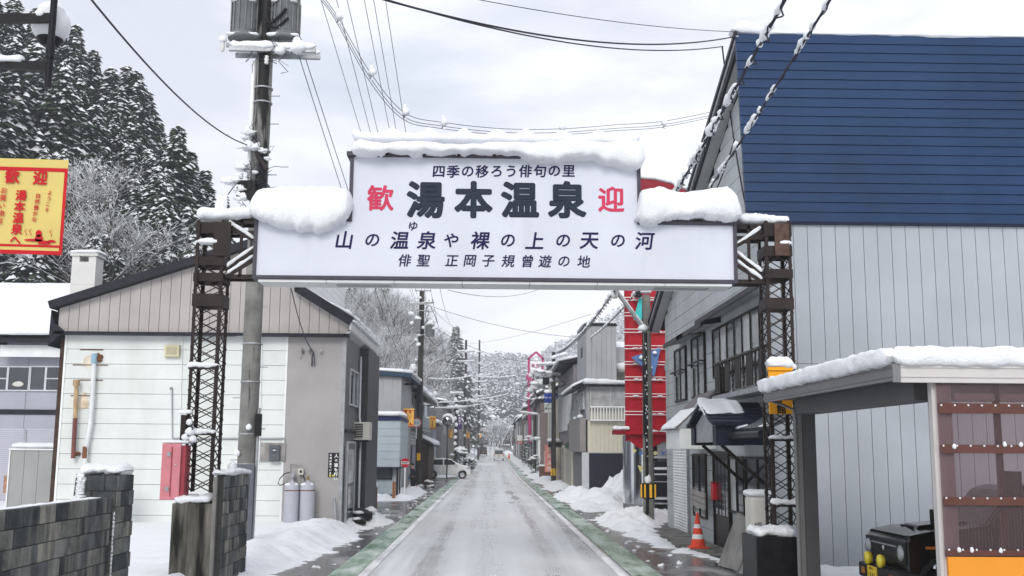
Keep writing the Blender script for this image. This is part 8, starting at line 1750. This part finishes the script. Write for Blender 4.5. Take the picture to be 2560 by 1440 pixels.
for px, py, Y, s, sx, lb in ((1140, 812, 236, 1.5, 1.05, 'tall slender conifer rising above the left row of the far street'), (1085, 865, 150, .80, 1.0, 'broad conifer left of the tall slender one'), (1108, 885, 160, .80, .9, 'conifer between the broad and the tall slender one'), (1168, 925, 240, .95, 1.0, 'low snowy conifer right of the tall slender one'), (1122, 915, 190, .85, .9, 'short conifer over the grey gabled house')):
    p = aty(px, py, Y); place_tree(p.x, Y, p.z-18*s, s, px, CON[px % 5], CTR, 'conifer_tree', lb, 'conifers at the middle of the view', sx)
# two bare snowy cherry trees at the end of the street and more around them
for px, py, Y, s, lb in ((1238, 1042, 285, 1.5, 'forked dark trunked tree with snow on its boughs, left at the street end'), (1258, 1040, 288, 1.4, 'upright dark trunked tree with snow on its boughs, right at the street end'), (1210, 1060, 290, 1.2, 'bare tree by the low grey roof at the street end'), (1290, 1050, 290, 1.3, 'bare tree beside the shelter at the street end')):
    p = aty(px, py, Y); place_tree(p.x, Y, p.z-10*s, s, px, BARE[px % 5], None, 'bare_tree', lb, 'bare trees at the street end', 1.4)
# far wood on the hill closing the valley: one mass
def far_wood(name, seed, n, fn, mats, lbl):
    rn = random.Random(seed); mb = MB()
    for i in range(n):
        x, y = fn(rn); z = ground(x, y); con = rn.random() < lerp_t(y, [(330, .55), (420, .85), (560, .6), (640, .2), (820, .3), (900, .6)]); H_ = rn.uniform(4.5, 8.5) if con else rn.uniform(3.5, 6); R = H_*(.17 if con else .36)
        for k in range((14 if con else 14) if y < 520 else 9):
            t = rn.random() if con else .35+.65*rn.random(); a = rn.uniform(0, 6.283); q = (R*(1-t)**.7 if con else R*math.sin(math.pi*min(1, t*.95)))*rn.random()**.5; s = H_*(.115 if con else .09)*rn.uniform(.6, 1.3)*(1 if y < 520 else 1.3)
            p = Vector((x+math.cos(a)*q, y+math.sin(a)*q, z+H_*t)); o = Vector((math.cos(a), math.sin(a), -.4))*s; l = Vector((-math.sin(a), math.cos(a), 0))*s*.7; u = Vector((0, 0, s*.4))
            m = (0 if con else 1) if rn.random() < (.66 if con else .56) else 2
            mb.add([p-o, p+l-u*.5, p+o, p-l-u*.5, p+u], [(0, 1, 4), (1, 2, 4), (2, 3, 4), (3, 0, 4)], m)
    return kind(mb.build(name, mats), 'stuff', lbl)
FARC = mat('far_conifer', (.025, .042, .05), .85, .4, .3); FARB = mat('far_bare_wood', (.17, .165, .18), .9, .3, .3)
def f1_(rn): y = 322+600*rn.random()**.9; return rn.uniform(-.10*y-15, .15*y+10), y
far_wood('far_wood', 5, 12500, f1_, [FARC, FARB, SNOW], 'snow covered mixed wood on the far hill closing the valley')
def f2_(rn): y = rn.uniform(150, 240); return rn.uniform(30, 90), y
# ------------------------------------------------------------------ haze in the valley
hz_ = MB().box(-420, 420, -170, 1180, -3, 230).build('haze', [], None)
hm = bpy.data.materials.new('haze_air'); hm.use_nodes = True; nt = hm.node_tree; nt.nodes.remove(nt.nodes['Principled BSDF'])
pv = nt.nodes.new('ShaderNodeVolumePrincipled'); pv.inputs['Color'].default_value = (.93, .95, 1, 1); pv.inputs['Density'].default_value = .0008; pv.inputs['Anisotropy'].default_value = .2
nt.links.new(pv.outputs[0], nt.nodes['Material Output'].inputs['Volume']); hz_.data.materials.append(hm); kind(hz_, 'stuff', 'thin winter haze filling the valley')

for o in COL.objects:
    if o.type == 'MESH' and o.parent is not None and o.name.split('.')[0] in ('snow_clump', 'tube_snow', 'snow_lump', 'snow_flecks', 'jumper_wires', 'telephone_cables', 'cable_tangle', 'leaves', 'scrap', 'snow_blob', 'snow_patch'): o['kind'] = 'stuff'
